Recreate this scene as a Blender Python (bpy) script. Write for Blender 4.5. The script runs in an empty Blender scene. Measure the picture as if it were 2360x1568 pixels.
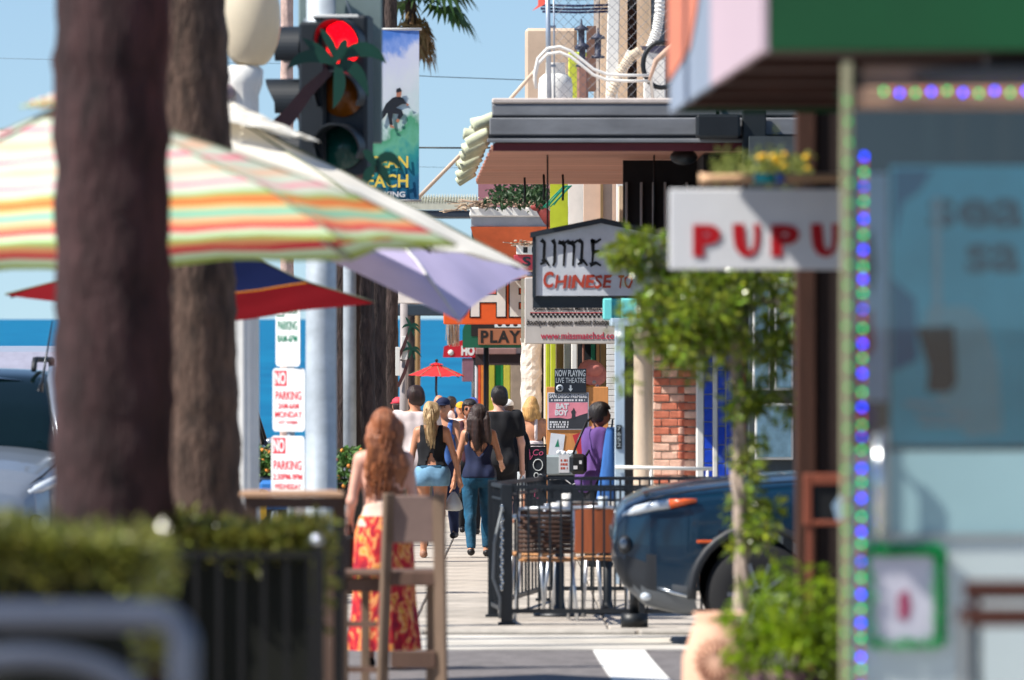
import bpy, math, random
import numpy as np
from mathutils import Vector, Matrix

SC = bpy.context.scene
COL = SC.collection
R = math.radians
# ------------------------------------------------------------------ camera, sky, sun, exposure
SUN = Vector((-0.630, -0.215, 0.745)).normalized()          # direction towards the sun
cam_d = bpy.data.cameras.new('camera')
cam = bpy.data.objects.new('camera', cam_d); COL.objects.link(cam)
cam.location = (0, 0, 1.55); cam.rotation_euler = (R(90), 0, 0)
cam_d.sensor_width = 36.0; cam_d.lens = 240.0; cam_d.shift_y = -0.0206
cam_d.clip_start = 0.5; cam_d.clip_end = 120000
cam_d.dof.use_dof = True; cam_d.dof.focus_distance = 84.0; cam_d.dof.aperture_fstop = 5.0
SC.camera = cam
world = bpy.data.worlds.new('World'); SC.world = world; world.use_nodes = True
wn = world.node_tree.nodes; wl = world.node_tree.links
for n in list(wn): wn.remove(n)
sky = wn.new('ShaderNodeTexSky'); sky.sky_type = 'NISHITA'; sky.sun_disc = False
sky.sun_elevation = math.asin(SUN.z); sky.sun_rotation = math.atan2(SUN.x, SUN.y) % (2 * math.pi)
sky.altitude = 0; sky.air_density = 1.0; sky.dust_density = 0.0; sky.ozone_density = 4.0
bg = wn.new('ShaderNodeBackground'); bg.inputs[1].default_value = 0.088
wo = wn.new('ShaderNodeOutputWorld')
stc = wn.new('ShaderNodeTexCoord'); smp_ = wn.new('ShaderNodeMapping')      # clear coastal air: the pale horizon band is kept low
smp_.inputs['Scale'].default_value = (1, 1, .9); smp_.inputs['Location'].default_value = (0, 0, .078)
wl.new(stc.outputs['Generated'], smp_.inputs[0]); wl.new(smp_.outputs[0], sky.inputs[0]); wl.new(sky.outputs[0], bg.inputs[0]); wl.new(bg.outputs[0], wo.inputs[0])
sl = bpy.data.lights.new('sun', 'SUN'); sl.energy = 5.0; sl.angle = R(0.53); sl.color = (1.0, 0.95, 0.87)
so = bpy.data.objects.new('sun', sl); COL.objects.link(so)
so.rotation_euler = SUN.to_track_quat('Z', 'Y').to_euler(); so.location = (-30, -10, 40)
SC.view_settings.view_transform = 'Standard'; SC.view_settings.look = 'None'
SC.view_settings.gamma = 1.0; SC.view_settings.use_curve_mapping = False
SC.view_settings.exposure = 0.66
SC.render.engine = 'CYCLES'
SC.cycles.use_denoising = True
SC.cycles.max_bounces = 7; SC.cycles.transparent_max_bounces = 24
SC.cycles.caustics_reflective = False; SC.cycles.caustics_refractive = False

# ------------------------------------------------------------------ helpers
K = 15734.0
def X(u, d): return (u - 1180.0) * d / K                    # across the street, metres
def Z(v, d): return 1.55 + (735.4 - v) * d / K              # height, metres
def G(d): return -0.0135 * d                                # the street falls towards the sea
ORG = {}

def lin(c):
    o = []
    for x in c[:3]:
        x = x / 255.0
        o.append(x / 12.92 if x <= 0.04045 else ((x + 0.055) / 1.055) ** 2.4)
    return (o[0], o[1], o[2], 1.0)

MATS = {}
def mat(name, col=(128, 128, 128), rough=0.65, metal=0.0, var=0.10, scale=6.0, bump=0.0, bscale=60.0,
        spec=0.4, emit=0.0, trans=0.0, stretch=None, col2=None, island=0.0, coat=0.0, mottle=0.0, spots=0.0):
    """Principled surface with noise variation, optional streaks, bump and translucency; col is sRGB 0-255."""
    if name in MATS: return MATS[name]
    m = bpy.data.materials.new(name); m.use_nodes = True
    nt = m.node_tree; N = nt.nodes; L = nt.links
    b = N['Principled BSDF']; out = N['Material Output']
    c = lin(col); c2 = lin(col2) if col2 else None
    tc = N.new('ShaderNodeTexCoord'); src = tc.outputs['Object']
    if stretch:
        mp = N.new('ShaderNodeMapping'); mp.inputs['Scale'].default_value = stretch
        L.new(src, mp.inputs['Vector']); src = mp.outputs[0]
    no = N.new('ShaderNodeTexNoise'); no.inputs['Scale'].default_value = scale; no.inputs['Detail'].default_value = 6.0
    no.inputs['Roughness'].default_value = 0.62
    L.new(src, no.inputs['Vector'])
    mx = N.new('ShaderNodeMix'); mx.data_type = 'RGBA'
    a_, b_ = (c, c2) if c2 else (tuple(min(1, k * (1 - var)) for k in c[:3]) + (1,), tuple(min(1, k * (1 + var)) for k in c[:3]) + (1,))
    mx.inputs[6].default_value = a_; mx.inputs[7].default_value = b_
    rp = N.new('ShaderNodeMapRange'); rp.inputs[1].default_value = 0.32; rp.inputs[2].default_value = 0.68
    L.new(no.outputs[0], rp.inputs[0]); L.new(rp.outputs[0], mx.inputs[0])
    colout = mx.outputs[2]
    if mottle:
        n3 = N.new('ShaderNodeTexNoise'); n3.inputs['Scale'].default_value = scale * 0.23; n3.inputs['Detail'].default_value = 3
        L.new(src, n3.inputs['Vector'])
        r3 = N.new('ShaderNodeMapRange'); r3.inputs[1].default_value = 0.35; r3.inputs[2].default_value = 0.65
        r3.inputs[3].default_value = 1 - mottle; r3.inputs[4].default_value = 1 + mottle
        L.new(n3.outputs[0], r3.inputs[0])
        h3 = N.new('ShaderNodeHueSaturation'); L.new(r3.outputs[0], h3.inputs['Value']); L.new(colout, h3.inputs['Color']); colout = h3.outputs[0]
    if spots:
        vo = N.new('ShaderNodeTexVoronoi'); vo.inputs['Scale'].default_value = 4.2; L.new(tc.outputs['Object'], vo.inputs['Vector'])
        rs_ = N.new('ShaderNodeMapRange'); rs_.inputs[1].default_value = .05; rs_.inputs[2].default_value = .11; rs_.inputs[3].default_value = 1 - spots; rs_.inputs[4].default_value = 1.0
        L.new(vo.outputs['Distance'], rs_.inputs[0]); h5 = N.new('ShaderNodeHueSaturation'); L.new(rs_.outputs[0], h5.inputs['Value']); L.new(colout, h5.inputs['Color']); colout = h5.outputs[0]
    if island:
        ge = N.new('ShaderNodeNewGeometry'); hs = N.new('ShaderNodeHueSaturation')
        r2 = N.new('ShaderNodeMapRange'); r2.inputs[3].default_value = 1 - island; r2.inputs[4].default_value = 1 + island
        L.new(ge.outputs['Random Per Island'], r2.inputs[0]); L.new(r2.outputs[0], hs.inputs['Value'])
        r4 = N.new('ShaderNodeMapRange'); r4.inputs[3].default_value = 0.5 - island * 0.045; r4.inputs[4].default_value = 0.5 + island * 0.045
        mu = N.new('ShaderNodeMath'); mu.operation = 'FRACT'; m7 = N.new('ShaderNodeMath'); m7.operation = 'MULTIPLY'; m7.inputs[1].default_value = 7.31
        L.new(ge.outputs['Random Per Island'], m7.inputs[0]); L.new(m7.outputs[0], mu.inputs[0]); L.new(mu.outputs[0], r4.inputs[0]); L.new(r4.outputs[0], hs.inputs['Hue'])
        L.new(colout, hs.inputs['Color']); colout = hs.outputs[0]
    L.new(colout, b.inputs['Base Color'])
    b.inputs['Roughness'].default_value = rough; b.inputs['Metallic'].default_value = metal
    b.inputs['Specular IOR Level'].default_value = spec
    if coat: b.inputs['Coat Weight'].default_value = coat; b.inputs['Coat Roughness'].default_value = 0.05
    if bump:
        n2 = N.new('ShaderNodeTexNoise'); n2.inputs['Scale'].default_value = bscale; n2.inputs['Detail'].default_value = 8
        L.new(src, n2.inputs['Vector'])
        bp = N.new('ShaderNodeBump'); bp.inputs['Strength'].default_value = min(1.0, bump); bp.inputs['Distance'].default_value = 0.02
        L.new(n2.outputs[0], bp.inputs['Height']); L.new(bp.outputs[0], b.inputs['Normal'])
    if emit:
        L.new(colout, b.inputs['Emission Color']); b.inputs['Emission Strength'].default_value = emit
    if trans:
        tl = N.new('ShaderNodeBsdfTranslucent'); ms = N.new('ShaderNodeMixShader'); ms.inputs[0].default_value = trans
        L.new(colout, tl.inputs[0]); L.new(b.outputs[0], ms.inputs[1]); L.new(tl.outputs[0], ms.inputs[2]); L.new(ms.outputs[0], out.inputs[0])
    MATS[name] = m
    return m

def glass(name, tint=(200, 215, 215), refl=0.12, rough=0.02):
    if name in MATS: return MATS[name]
    m = bpy.data.materials.new(name); m.use_nodes = True; N = m.node_tree.nodes; L = m.node_tree.links
    for n in list(N):
        if n.type != 'OUTPUT_MATERIAL': N.remove(n)
    out = [n for n in N if n.type == 'OUTPUT_MATERIAL'][0]
    t = N.new('ShaderNodeBsdfTransparent'); t.inputs[0].default_value = lin(tint)
    g = N.new('ShaderNodeBsdfGlossy'); g.inputs['Roughness'].default_value = rough
    fr = N.new('ShaderNodeFresnel'); fr.inputs[0].default_value = 1.45
    ad = N.new('ShaderNodeMath'); ad.operation = 'ADD'; ad.inputs[1].default_value = refl; ad.use_clamp = True
    L.new(fr.outputs[0], ad.inputs[0])
    ms = N.new('ShaderNodeMixShader'); L.new(ad.outputs[0], ms.inputs[0]); L.new(t.outputs[0], ms.inputs[1]); L.new(g.outputs[0], ms.inputs[2])
    L.new(ms.outputs[0], out.inputs[0]); MATS[name] = m
    return m

def tag(o, label=None, cat=None, group=None, kind=None):
    if label: o['label'] = label
    if cat: o['category'] = cat
    if group: o['group'] = group
    if kind: o['kind'] = kind
    return o

def thing(name, label, cat, loc=(0, 0, 0), rz=0.0, group=None):
    o = bpy.data.objects.new(name, None); COL.objects.link(o)
    o.empty_display_size = 0.2; o.location = loc; o.rotation_euler = (0, 0, rz)
    ORG[o.name] = Vector(loc)
    return tag(o, label, cat, group)

def orient(a, b):
    d = (Vector(b) - Vector(a))
    return d.to_track_quat('Z', 'Y').to_matrix()

class MB:
    """Collects shapes; build() links them as ONE mesh object. w = a root object: shapes are given in world metres."""
    def __init__(s, w=None):
        s.v = []; s.f = []; s.sm = []; s.mi = []; s.cur = 0
        s.o = ORG[w.name] if w is not None else Vector((0, 0, 0)); s.w = w
    def add(s, vs, fs, smooth=False):
        n = len(s.v); ox, oy, oz = s.o
        s.v.extend((p[0] - ox, p[1] - oy, p[2] - oz) for p in vs)
        s.f.extend(tuple(i + n for i in f) for f in fs)
        s.sm.extend([smooth] * len(fs)); s.mi.extend([s.cur] * len(fs)); return s
    def box(s, x0, x1, y0, y1, z0, z1, b=0.0, mtx=None):
        if x0 > x1: x0, x1 = x1, x0
        if y0 > y1: y0, y1 = y1, y0
        if z0 > z1: z0, z1 = z1, z0
        b = min(b, 0.45 * min(x1 - x0, y1 - y0, z1 - z0))
        if b <= 0:
            vs = [(x0, y0, z0), (x1, y0, z0), (x1, y1, z0), (x0, y1, z0), (x0, y0, z1), (x1, y0, z1), (x1, y1, z1), (x0, y1, z1)]
            fs = [(0, 3, 2, 1), (4, 5, 6, 7), (0, 1, 5, 4), (1, 2, 6, 5), (2, 3, 7, 6), (3, 0, 4, 7)]
        else:
            vs = []; idx = {}
            for i, x in enumerate((x0, x1)):
                for j, y in enumerate((y0, y1)):
                    for k, z in enumerate((z0, z1)):
                        bx = b if i == 0 else -b; by = b if j == 0 else -b; bz = b if k == 0 else -b
                        idx[i, j, k] = len(vs)
                        vs += [(x, y + by, z + bz), (x + bx, y, z + bz), (x + bx, y + by, z)]
            def q(a, *cs): return tuple(idx[c] + a for c in cs)
            fs = [q(0, (0, 0, 0), (0, 0, 1), (0, 1, 1), (0, 1, 0)), q(0, (1, 0, 0), (1, 1, 0), (1, 1, 1), (1, 0, 1)),
                  q(1, (0, 0, 0), (1, 0, 0), (1, 0, 1), (0, 0, 1)), q(1, (0, 1, 0), (0, 1, 1), (1, 1, 1), (1, 1, 0)),
                  q(2, (0, 0, 0), (0, 1, 0), (1, 1, 0), (1, 0, 0)), q(2, (0, 0, 1), (1, 0, 1), (1, 1, 1), (0, 1, 1))]
            for j in (0, 1):
                for k in (0, 1):
                    fs.append((idx[0, j, k] + 1, idx[1, j, k] + 1, idx[1, j, k] + 2, idx[0, j, k] + 2))
            for i in (0, 1):
                for k in (0, 1):
                    fs.append((idx[i, 0, k] + 0, idx[i, 1, k] + 0, idx[i, 1, k] + 2, idx[i, 0, k] + 2))
            for i in (0, 1):
                for j in (0, 1):
                    fs.append((idx[i, j, 0] + 0, idx[i, j, 1] + 0, idx[i, j, 1] + 1, idx[i, j, 0] + 1))
            for c in idx.values(): fs.append((c, c + 1, c + 2))
        if mtx is not None: vs = [mtx @ Vector(p) for p in vs]
        return s.add(vs, fs)
    def bar(s, a, b, w, t, roll=0.0, bev=0.0):
        """Rectangular bar from a to b, w wide and t deep."""
        a = Vector(a); b = Vector(b); L = (b - a).length
        m = Matrix.Translation(a) @ (orient(a, b) @ Matrix.Rotation(roll, 3, 'Z')).to_4x4()
        return s.box(-w / 2, w / 2, -t / 2, t / 2, 0, L, bev, m)
    def tube(s, pts, r, n=8, cap=True, smooth=True, closed=False):
        pts = [Vector(p) for p in pts]; m = len(pts)
        rs = r if isinstance(r, (list, tuple)) else [r] * m
        vs = []; fs = []; ref = None
        for i, p in enumerate(pts):
            if closed: t = pts[(i + 1) % m] - pts[i - 1]
            else: t = pts[min(i + 1, m - 1)] - pts[max(i - 1, 0)]
            if t.length < 1e-9: t = Vector((0, 0, 1))
            t.normalize()
            if ref is None: ref = t.orthogonal().normalized()
            ref = (ref - t * ref.dot(t))
            if ref.length < 1e-6: ref = t.orthogonal()
            ref.normalize(); bn = t.cross(ref)
            for k in range(n):
                a = 2 * math.pi * k / n
                vs.append(p + (ref * math.cos(a) + bn * math.sin(a)) * rs[i])
        for i in range(m if closed else m - 1):
            j = (i + 1) % m
            for k in range(n):
                k2 = (k + 1) % n
                fs.append((i * n + k, i * n + k2, j * n + k2, j * n + k))
        if cap and not closed:
            fs.append(tuple(reversed(range(n)))); fs.append(tuple(range((m - 1) * n, m * n)))
        return s.add(vs, fs, smooth)
    def lathe(s, prof, c=(0, 0, 0), n=24, smooth=True, mtx=None):
        vs = []; fs = []; m = len(prof)
        for r_, z in prof:
            for k in range(n):
                a = 2 * math.pi * k / n
                vs.append(Vector((r_ * math.cos(a), r_ * math.sin(a), z)))
        for i in range(m - 1):
            for k in range(n):
                k2 = (k + 1) % n
                fs.append((i * n + k, i * n + k2, (i + 1) * n + k2, (i + 1) * n + k))
        if prof[0][0] > 1e-4: fs.append(tuple(reversed(range(n))))
        if prof[-1][0] > 1e-4: fs.append(tuple(range((m - 1) * n, m * n)))
        M_ = Matrix.Translation(Vector(c)) @ (mtx.to_4x4() if mtx is not None else Matrix.Identity(4))
        return s.add([M_ @ v for v in vs], fs, smooth)
    def ball(s, c, r, n=12, m=8):
        if not isinstance(r, (tuple, list)): r = (r, r, r)
        vs = [(c[0], c[1], c[2] - r[2])]; fs = []
        for i in range(1, m):
            th = math.pi * i / m
            for k in range(n):
                a = 2 * math.pi * k / n
                vs.append((c[0] + r[0] * math.sin(th) * math.cos(a), c[1] + r[1] * math.sin(th) * math.sin(a), c[2] - r[2] * math.cos(th)))
        vs.append((c[0], c[1], c[2] + r[2])); top = len(vs) - 1
        for k in range(n):
            k2 = (k + 1) % n
            fs.append((0, 1 + k2, 1 + k))
            fs.append((top, top - n + k, top - n + k2))
            for i in range(m - 2):
                a0 = 1 + i * n
                fs.append((a0 + k, a0 + k2, a0 + n + k2, a0 + n + k))
        return s.add(vs, fs, True)
    def poly(s, pts, y, t=0.004):
        """Flat shape in an x-z plane, front at y, t thick behind."""
        n = len(pts)
        ar = sum(pts[i][0] * pts[(i + 1) % n][1] - pts[(i + 1) % n][0] * pts[i][1] for i in range(n))
        if ar < 0: pts = list(reversed(pts))
        vs = [(p[0], y, p[1]) for p in pts] + [(p[0], y + t, p[1]) for p in pts]
        fs = [tuple(range(n)), tuple(reversed(range(n, 2 * n)))]
        for i in range(n):
            j = (i + 1) % n; fs.append((i, i + n, j + n, j))
        return s.add(vs, fs)
    def extrude_y(s, pts, y0, y1): return s.poly(pts, y0, y1 - y0)
    def grid(s, nx, ny, fn, smooth=True, flip=False):
        vs = [fn(i / nx, j / ny) for j in range(ny + 1) for i in range(nx + 1)]; fs = []
        for j in range(ny):
            for i in range(nx):
                a = j * (nx + 1) + i
                q = (a, a + 1, a + nx + 2, a + nx + 1)
                fs.append(tuple(reversed(q)) if flip else q)
        return s.add(vs, fs, smooth)
    def mesh(s, name):
        me = bpy.data.meshes.new(name); me.from_pydata(s.v, [], s.f)
        me.polygons.foreach_set('use_smooth', s.sm)
        if any(s.mi): me.polygons.foreach_set('material_index', s.mi)
        me.update(); return me
    def build(s, name, m, parent=None, label=None, cat=None, group=None, kind=None, loc=None, rz=None):
        me = s.mesh(name)
        for k in (m if isinstance(m, (list, tuple)) else [m]): me.materials.append(k)
        o = bpy.data.objects.new(name, me); COL.objects.link(o)
        if parent is None and s.w is not None: parent = s.w
        if parent is not None: o.parent = parent; ORG[o.name] = ORG.get(parent.name, Vector((0, 0, 0))).copy()
        else: ORG[o.name] = Vector(loc or (0, 0, 0))
        if loc is not None: o.location = loc
        if rz is not None: o.rotation_euler = (0, 0, rz)
        return tag(o, label, cat, group, kind)

def inst(o, parent=None, loc=None, rot=None, label=None, group=None, scale=None):
    c = o.copy(); COL.objects.link(c)
    if parent is not None: c.parent = parent
    if loc is not None: c.location = loc
    if rot is not None: c.rotation_euler = rot
    if scale is not None: c.scale = scale
    if label: c['label'] = label
    if group: c['group'] = group
    ORG[c.name] = Vector(c.location)
    return c

def copy_tree(o, parent=None, loc=None, rz=None, label=None, group=None):
    c = o.copy(); COL.objects.link(c)
    if parent is not None: c.parent = parent
    if loc is not None: c.location = loc; ORG[c.name] = Vector(loc)
    if rz is not None: c.rotation_euler = (0, 0, rz)
    if label: c['label'] = label
    if group: c['group'] = group
    for ch in [k for k in bpy.data.objects if k.parent == o]: copy_tree(ch, c)
    return c

def text_mesh(s_, bold=0.0, shear=0.0, space=1.0, ext=0.0):
    cu = bpy.data.curves.new('t', 'FONT'); cu.body = s_; cu.size = 1.0; cu.offset = bold; cu.shear = shear
    cu.space_character = space; cu.extrude = ext; cu.resolution_u = 3; cu.fill_mode = 'BOTH'
    ob = bpy.data.objects.new('t', cu); COL.objects.link(ob)
    dg = bpy.context.evaluated_depsgraph_get(); dg.update()
    me = bpy.data.meshes.new_from_object(ob.evaluated_get(dg))
    bpy.data.objects.remove(ob); bpy.data.curves.remove(cu)
    n = len(me.vertices); co = np.zeros(n * 3); me.vertices.foreach_get('co', co); co = co.reshape(n, 3)
    fs = [tuple(p.vertices) for p in me.polygons]
    bpy.data.meshes.remove(me)
    return co, fs

def text(parent, s_, x0, x1, z0, z1, y, m, bold=0.0, shear=0.0, space=1.0, name='lettering', t=0.003, rough=0.0, seed=0):
    """Lettering fitted into the world box x0..x1, z0..z1 on the plane y (read from the -y side)."""
    co, fs = text_mesh(s_, bold, shear, space, 0.01)
    lo = co.min(0); hi = co.max(0); sp = np.maximum(hi - lo, 1e-6)
    q = (co - lo) / sp
    vs = np.stack([x0 + q[:, 0] * (x1 - x0), y - t * q[:, 2], z0 + q[:, 1] * (z1 - z0)], 1)
    if rough:
        rr = np.random.RandomState(seed)
        f = rr.uniform(20, 60, (2, 3)); ph = rr.uniform(0, 6, 2)
        h = (z1 - z0) * rough
        vs[:, 0] += h * np.sin(vs @ f[0] / (z1 - z0) * 0.2 + ph[0]); vs[:, 2] += h * np.sin(vs @ f[1] / (z1 - z0) * 0.2 + ph[1])
    b = MB(parent); b.add([tuple(p) for p in vs], fs)
    return b.build(name, m, parent)

RNG = random.Random(7)
def leaves(b, n, sampler, size, rng, droop=0.3, aspect=0.45, up=None):
    """Adds n folded leaves; sampler() gives (position, outward direction)."""
    for _ in range(n):
        p, d = sampler()
        p = Vector(p); d = Vector(d) + Vector((rng.gauss(0, .5), rng.gauss(0, .5), rng.gauss(0, .5) - droop))
        if d.length < 1e-4: d = Vector((0, 0, 1))
        d.normalize()
        sd = d.cross(Vector((rng.gauss(0, 1), rng.gauss(0, 1), rng.gauss(0, 1)))); sd.normalize(); nr = sd.cross(d)
        L = size * rng.uniform(.6, 1.3); w = L * aspect
        a = p; c = p + d * L - nr * L * .12
        m1 = p + d * L * .5 + sd * w * .5 + nr * L * .1; m2 = p + d * L * .5 - sd * w * .5 + nr * L * .1
        mid = p + d * L * .5
        b.add([a, m1, c, m2, mid], [(0, 1, 4), (1, 2, 4), (2, 3, 4), (3, 0, 4)])
# ------------------------------------------------------------------ the setting: sea, ground, roads, pavements
def sheet(name, x0, x1, y0, y1, dz, m, zf=None, ny=1, kind='structure', bot=None):
    b = MB(); zf = zf or (lambda y: G(y) + dz)
    b.grid(1, ny, lambda s, t: (x0 + s * (x1 - x0), y0 + t * (y1 - y0), zf(y0 + t * (y1 - y0))), smooth=False)
    if bot:
        for xx in (x0, x1):
            b.add([(xx, y0, zf(y0)), (xx, y1, zf(y1)), (xx, y1, zf(y1) - bot), (xx, y0, zf(y0) - bot)], [(0, 1, 2, 3)])
        for yy in (y0, y1):
            b.add([(x0, yy, zf(yy)), (x1, yy, zf(yy)), (x1, yy, zf(yy) - bot), (x0, yy, zf(yy) - bot)], [(0, 1, 2, 3)])
    return b.build(name, m, kind=kind)

m_asph = mat('asphalt', (112, 107, 106), .92, var=.22, scale=30, bump=.35, bscale=180, mottle=.22, spots=.25)
m_conc = mat('concrete', (176, 168, 158), .9, var=.13, scale=9, bump=.18, bscale=140, mottle=.10)
m_conc2 = mat('concrete_light', (190, 184, 174), .9, var=.12, scale=5, bump=.15, bscale=120, mottle=.2, spots=.35)
m_kerb = mat('kerb_concrete', (170, 164, 155), .9, var=.15, scale=7, bump=.2)
m_line = mat('road_paint', (226, 224, 218), .8, var=.06, scale=20, mottle=.05)
m_earth = mat('earth', (120, 108, 92), .95, var=.2, scale=3)
m_sand = mat('sand', (205, 188, 158), .95, var=.1, scale=2)

SEA = -4.75
def sea_mat():
    m = bpy.data.materials.new('sea_water'); m.use_nodes = True; N = m.node_tree.nodes; L = m.node_tree.links
    b = N['Principled BSDF']; tc = N.new('ShaderNodeTexCoord')
    mp = N.new('ShaderNodeMapping'); mp.inputs['Scale'].default_value = (.06, .012, 1); L.new(tc.outputs['Object'], mp.inputs[0])
    no = N.new('ShaderNodeTexNoise'); no.inputs['Scale'].default_value = 1.0; no.inputs['Detail'].default_value = 9; no.inputs['Roughness'].default_value = .7
    L.new(mp.outputs[0], no.inputs[0])
    cr = N.new('ShaderNodeValToRGB'); e = cr.color_ramp.elements
    e[0].position = .34; e[0].color = lin((0, 88, 128)); e[1].position = .66; e[1].color = lin((6, 112, 150))
    L.new(no.outputs[0], cr.inputs[0]); L.new(cr.outputs[0], b.inputs['Base Color'])
    b.inputs['Roughness'].default_value = .55; b.inputs['Specular IOR Level'].default_value = .08
    return m
b = MB()
ys = [296, 420, 700, 1500, 4000, 12000, 40000, 110000]
for i in range(len(ys) - 1):
    w0 = ys[i] * .6 + 300; w1 = ys[i + 1] * .6 + 300
    b.add([(-w0, ys[i], SEA), (w0, ys[i], SEA), (w1, ys[i + 1], SEA), (-w1, ys[i + 1], SEA)], [(0, 1, 2, 3)])
b.build('sea', sea_mat(), kind='structure')
def zg(y): return (G(y) - .30) if y < 290 else (G(290) - .30) - (y - 290) * .02
b = MB(); yy = [-120, 0, 120, 290, 330, 400]
for i in range(len(yy) - 1):
    b.add([(-400, yy[i], zg(yy[i])), (400, yy[i], zg(yy[i])), (400, yy[i + 1], zg(yy[i + 1])), (-400, yy[i + 1], zg(yy[i + 1]))], [(0, 1, 2, 3)])
b.build('ground', m_earth, kind='structure')
sheet('beach', -300, 300, 262, 292, -.27, m_sand)

KX = -2.25          # kerb line of the main road
b = MB()
def quad(b, x0, x1, y0, y1, dz):
    b.add([(x0, y0, G(y0) + dz), (x1, y0, G(y0) + dz), (x1, y1, G(y1) + dz), (x0, y1, G(y1) + dz)], [(0, 1, 2, 3)])
quad(b, -13, KX, -20, 36.4, -.038); quad(b, -60, 60, 36.4, 45.3, -.038); quad(b, -13, KX, 45.3, 132, -.038)
quad(b, -60, 60, 132, 141, -.038); quad(b, -13, KX, 141, 250, -.038)
b.build('road', m_asph, kind='structure')
sheet('gutter', KX, 40, 45.3, 48.2, -.03, m_conc2, bot=.12)
sheet('far_pavement', -40, -13, 45.3, 132, .0, m_conc, bot=.3)
sheet('near_pavement', KX + .14, 40, -20, 36.4, 0.0, m_conc, bot=.25)
# crosswalk lines
b = MB(); b.grid(1, 16, lambda s, t: (.535 + .345 * s + .10 * (1 - t) ** 1.3 , 37.0 + t * 8.25, G(37.0 + t * 8.25) - .033), smooth=False); b.build('crosswalk_line', m_line, kind='structure')
sheet('crosswalk_line', -1.75, -1.42, 37.0, 45.25, -.033, m_line)
# pavement beyond the crossing: bed, slabs, kerb stones
pav = sheet('pavement', KX + .14, 7.0, 48.36, 131.8, -.02, m_kerb, bot=.25)
sheet('far_shore_pavement', KX, 12, 141.2, 252, 0.0, m_conc, bot=.25)
ang = math.atan(-.0135)
sl_ = MB(); sl_.box(-.693, .693, -.693, .693, -.03, 0, .008)
proto = None; y = 48.36 + .7; mats_s = [mat('slab_a', (176, 167, 156), .9, var=.14, scale=7, bump=.15, mottle=.2, spots=.4), mat('slab_b', (162, 154, 144), .9, var=.16, scale=8, bump=.15, mottle=.2, spots=.4)]
protos = []
for k in range(2):
    p = sl_.build('paving_slab', mats_s[k], pav); protos.append(p)
first = [True, True]; i = 0
while y < 128:
    for j in range(3):
        k = RNG.choice((0, 0, 1)); loc = (KX + .14 + .7 + j * 1.4, y, G(y)); rot = (ang, RNG.gauss(0, .002), 0)
        if first[k]: o = protos[k]; first[k] = False; o.location = loc; o.rotation_euler = rot
        else: inst(protos[k], pav, loc, rot)
    y += 1.4
kb = MB(); kb.box(-.07, .07, -.74, .74, -.26, .004, .015)
kp = None; y = 48.36 + .75
while y < 131:
    loc = (KX + .07, y, G(y)); 
    if kp is None: kp = kb.build('kerb_stone', m_kerb, pav); kp.location = loc; kp.rotation_euler = (ang, 0, 0)
    else: inst(kp, pav, loc, (ang, 0, 0))
    y += 1.5
kb = MB(); kb.box(-.74, .74, -.07, .07, -.26, .004, .015); kp = None; xx = KX + .89
while xx < 7:
    loc = (xx, 48.28, G(48.28))
    if kp is None: kp = kb.build('kerb_stone', m_kerb, pav); kp.location = loc
    else: inst(kp, pav, loc)
    xx += 1.5
# ------------------------------------------------------------------ buildings on the right
def px(b, u0, u1, v0, v1, d, t, bev=0.0):
    """A box whose front face spans u0..u1, v0..v1 at distance d, t deep."""
    return b.box(X(u0, d), X(u1, d), d, d + t, Z(v1, d), Z(v0, d), bev)

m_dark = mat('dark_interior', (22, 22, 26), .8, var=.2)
m_black = mat('black_paint', (20, 24, 28), .45, var=.2)
m_white = mat('white_paint', (222, 220, 214), .6, var=.06, mottle=.06)
m_greyfascia = mat('grey_fascia', (118, 120, 124), .65, var=.16, scale=3, stretch=(1, 1, 3), mottle=.14, bump=.1)
m_line_dk = mat('fascia_groove', (18, 22, 28), .7)
m_maroon = mat('maroon_trim', (92, 26, 34), .6, var=.12)
m_soffit = mat('soffit_board', (198, 142, 122), .8, var=.14, scale=2.5, stretch=(.4, 3, 1), mottle=.1)
m_tile = mat('clay_tile', (196, 200, 170), .8, var=.18, scale=8, bump=.2)
m_brick = mat('brick', (196, 118, 94), .9, var=.2, scale=10, bump=.3, island=.0, mottle=.2)
m_brick2 = mat('brick_pale', (224, 184, 164), .9, var=.18, scale=10, bump=.3, mottle=.2)
m_mortar = mat('mortar', (176, 164, 150), .95, var=.15, scale=12, bump=.3)
m_cream = mat('cream_plaster', (214, 192, 168), .85, var=.12, scale=4, bump=.15, stretch=(3, 3, .6), mottle=.12)
m_bluetile = mat('blue_tile', (34, 74, 196), .18, var=.2, scale=9, spec=.6, coat=.5)
m_grout = mat('grout', (196, 196, 192), .9)
m_ltblue = mat('pale_blue_steel', (176, 194, 208), .5, var=.08, scale=5, mottle=.06)
m_wall = mat('plaster_tan', (200, 180, 160), .9, var=.1, scale=3, bump=.15, mottle=.1)

# ---- corner cafe: canopy, brick pier, column, tile pier, roof deck
D1 = 58.0
cafe = thing('cafe_building', 'corner cafe with grey tiled canopy, brick pier, cream column and cluttered roof deck', 'building', (X(1560, 60), 60, G(60)))
zc0 = Z(345, D1); D2 = 73.0
xl0, xl1 = X(1128, D1), X(1092, D2)
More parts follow.
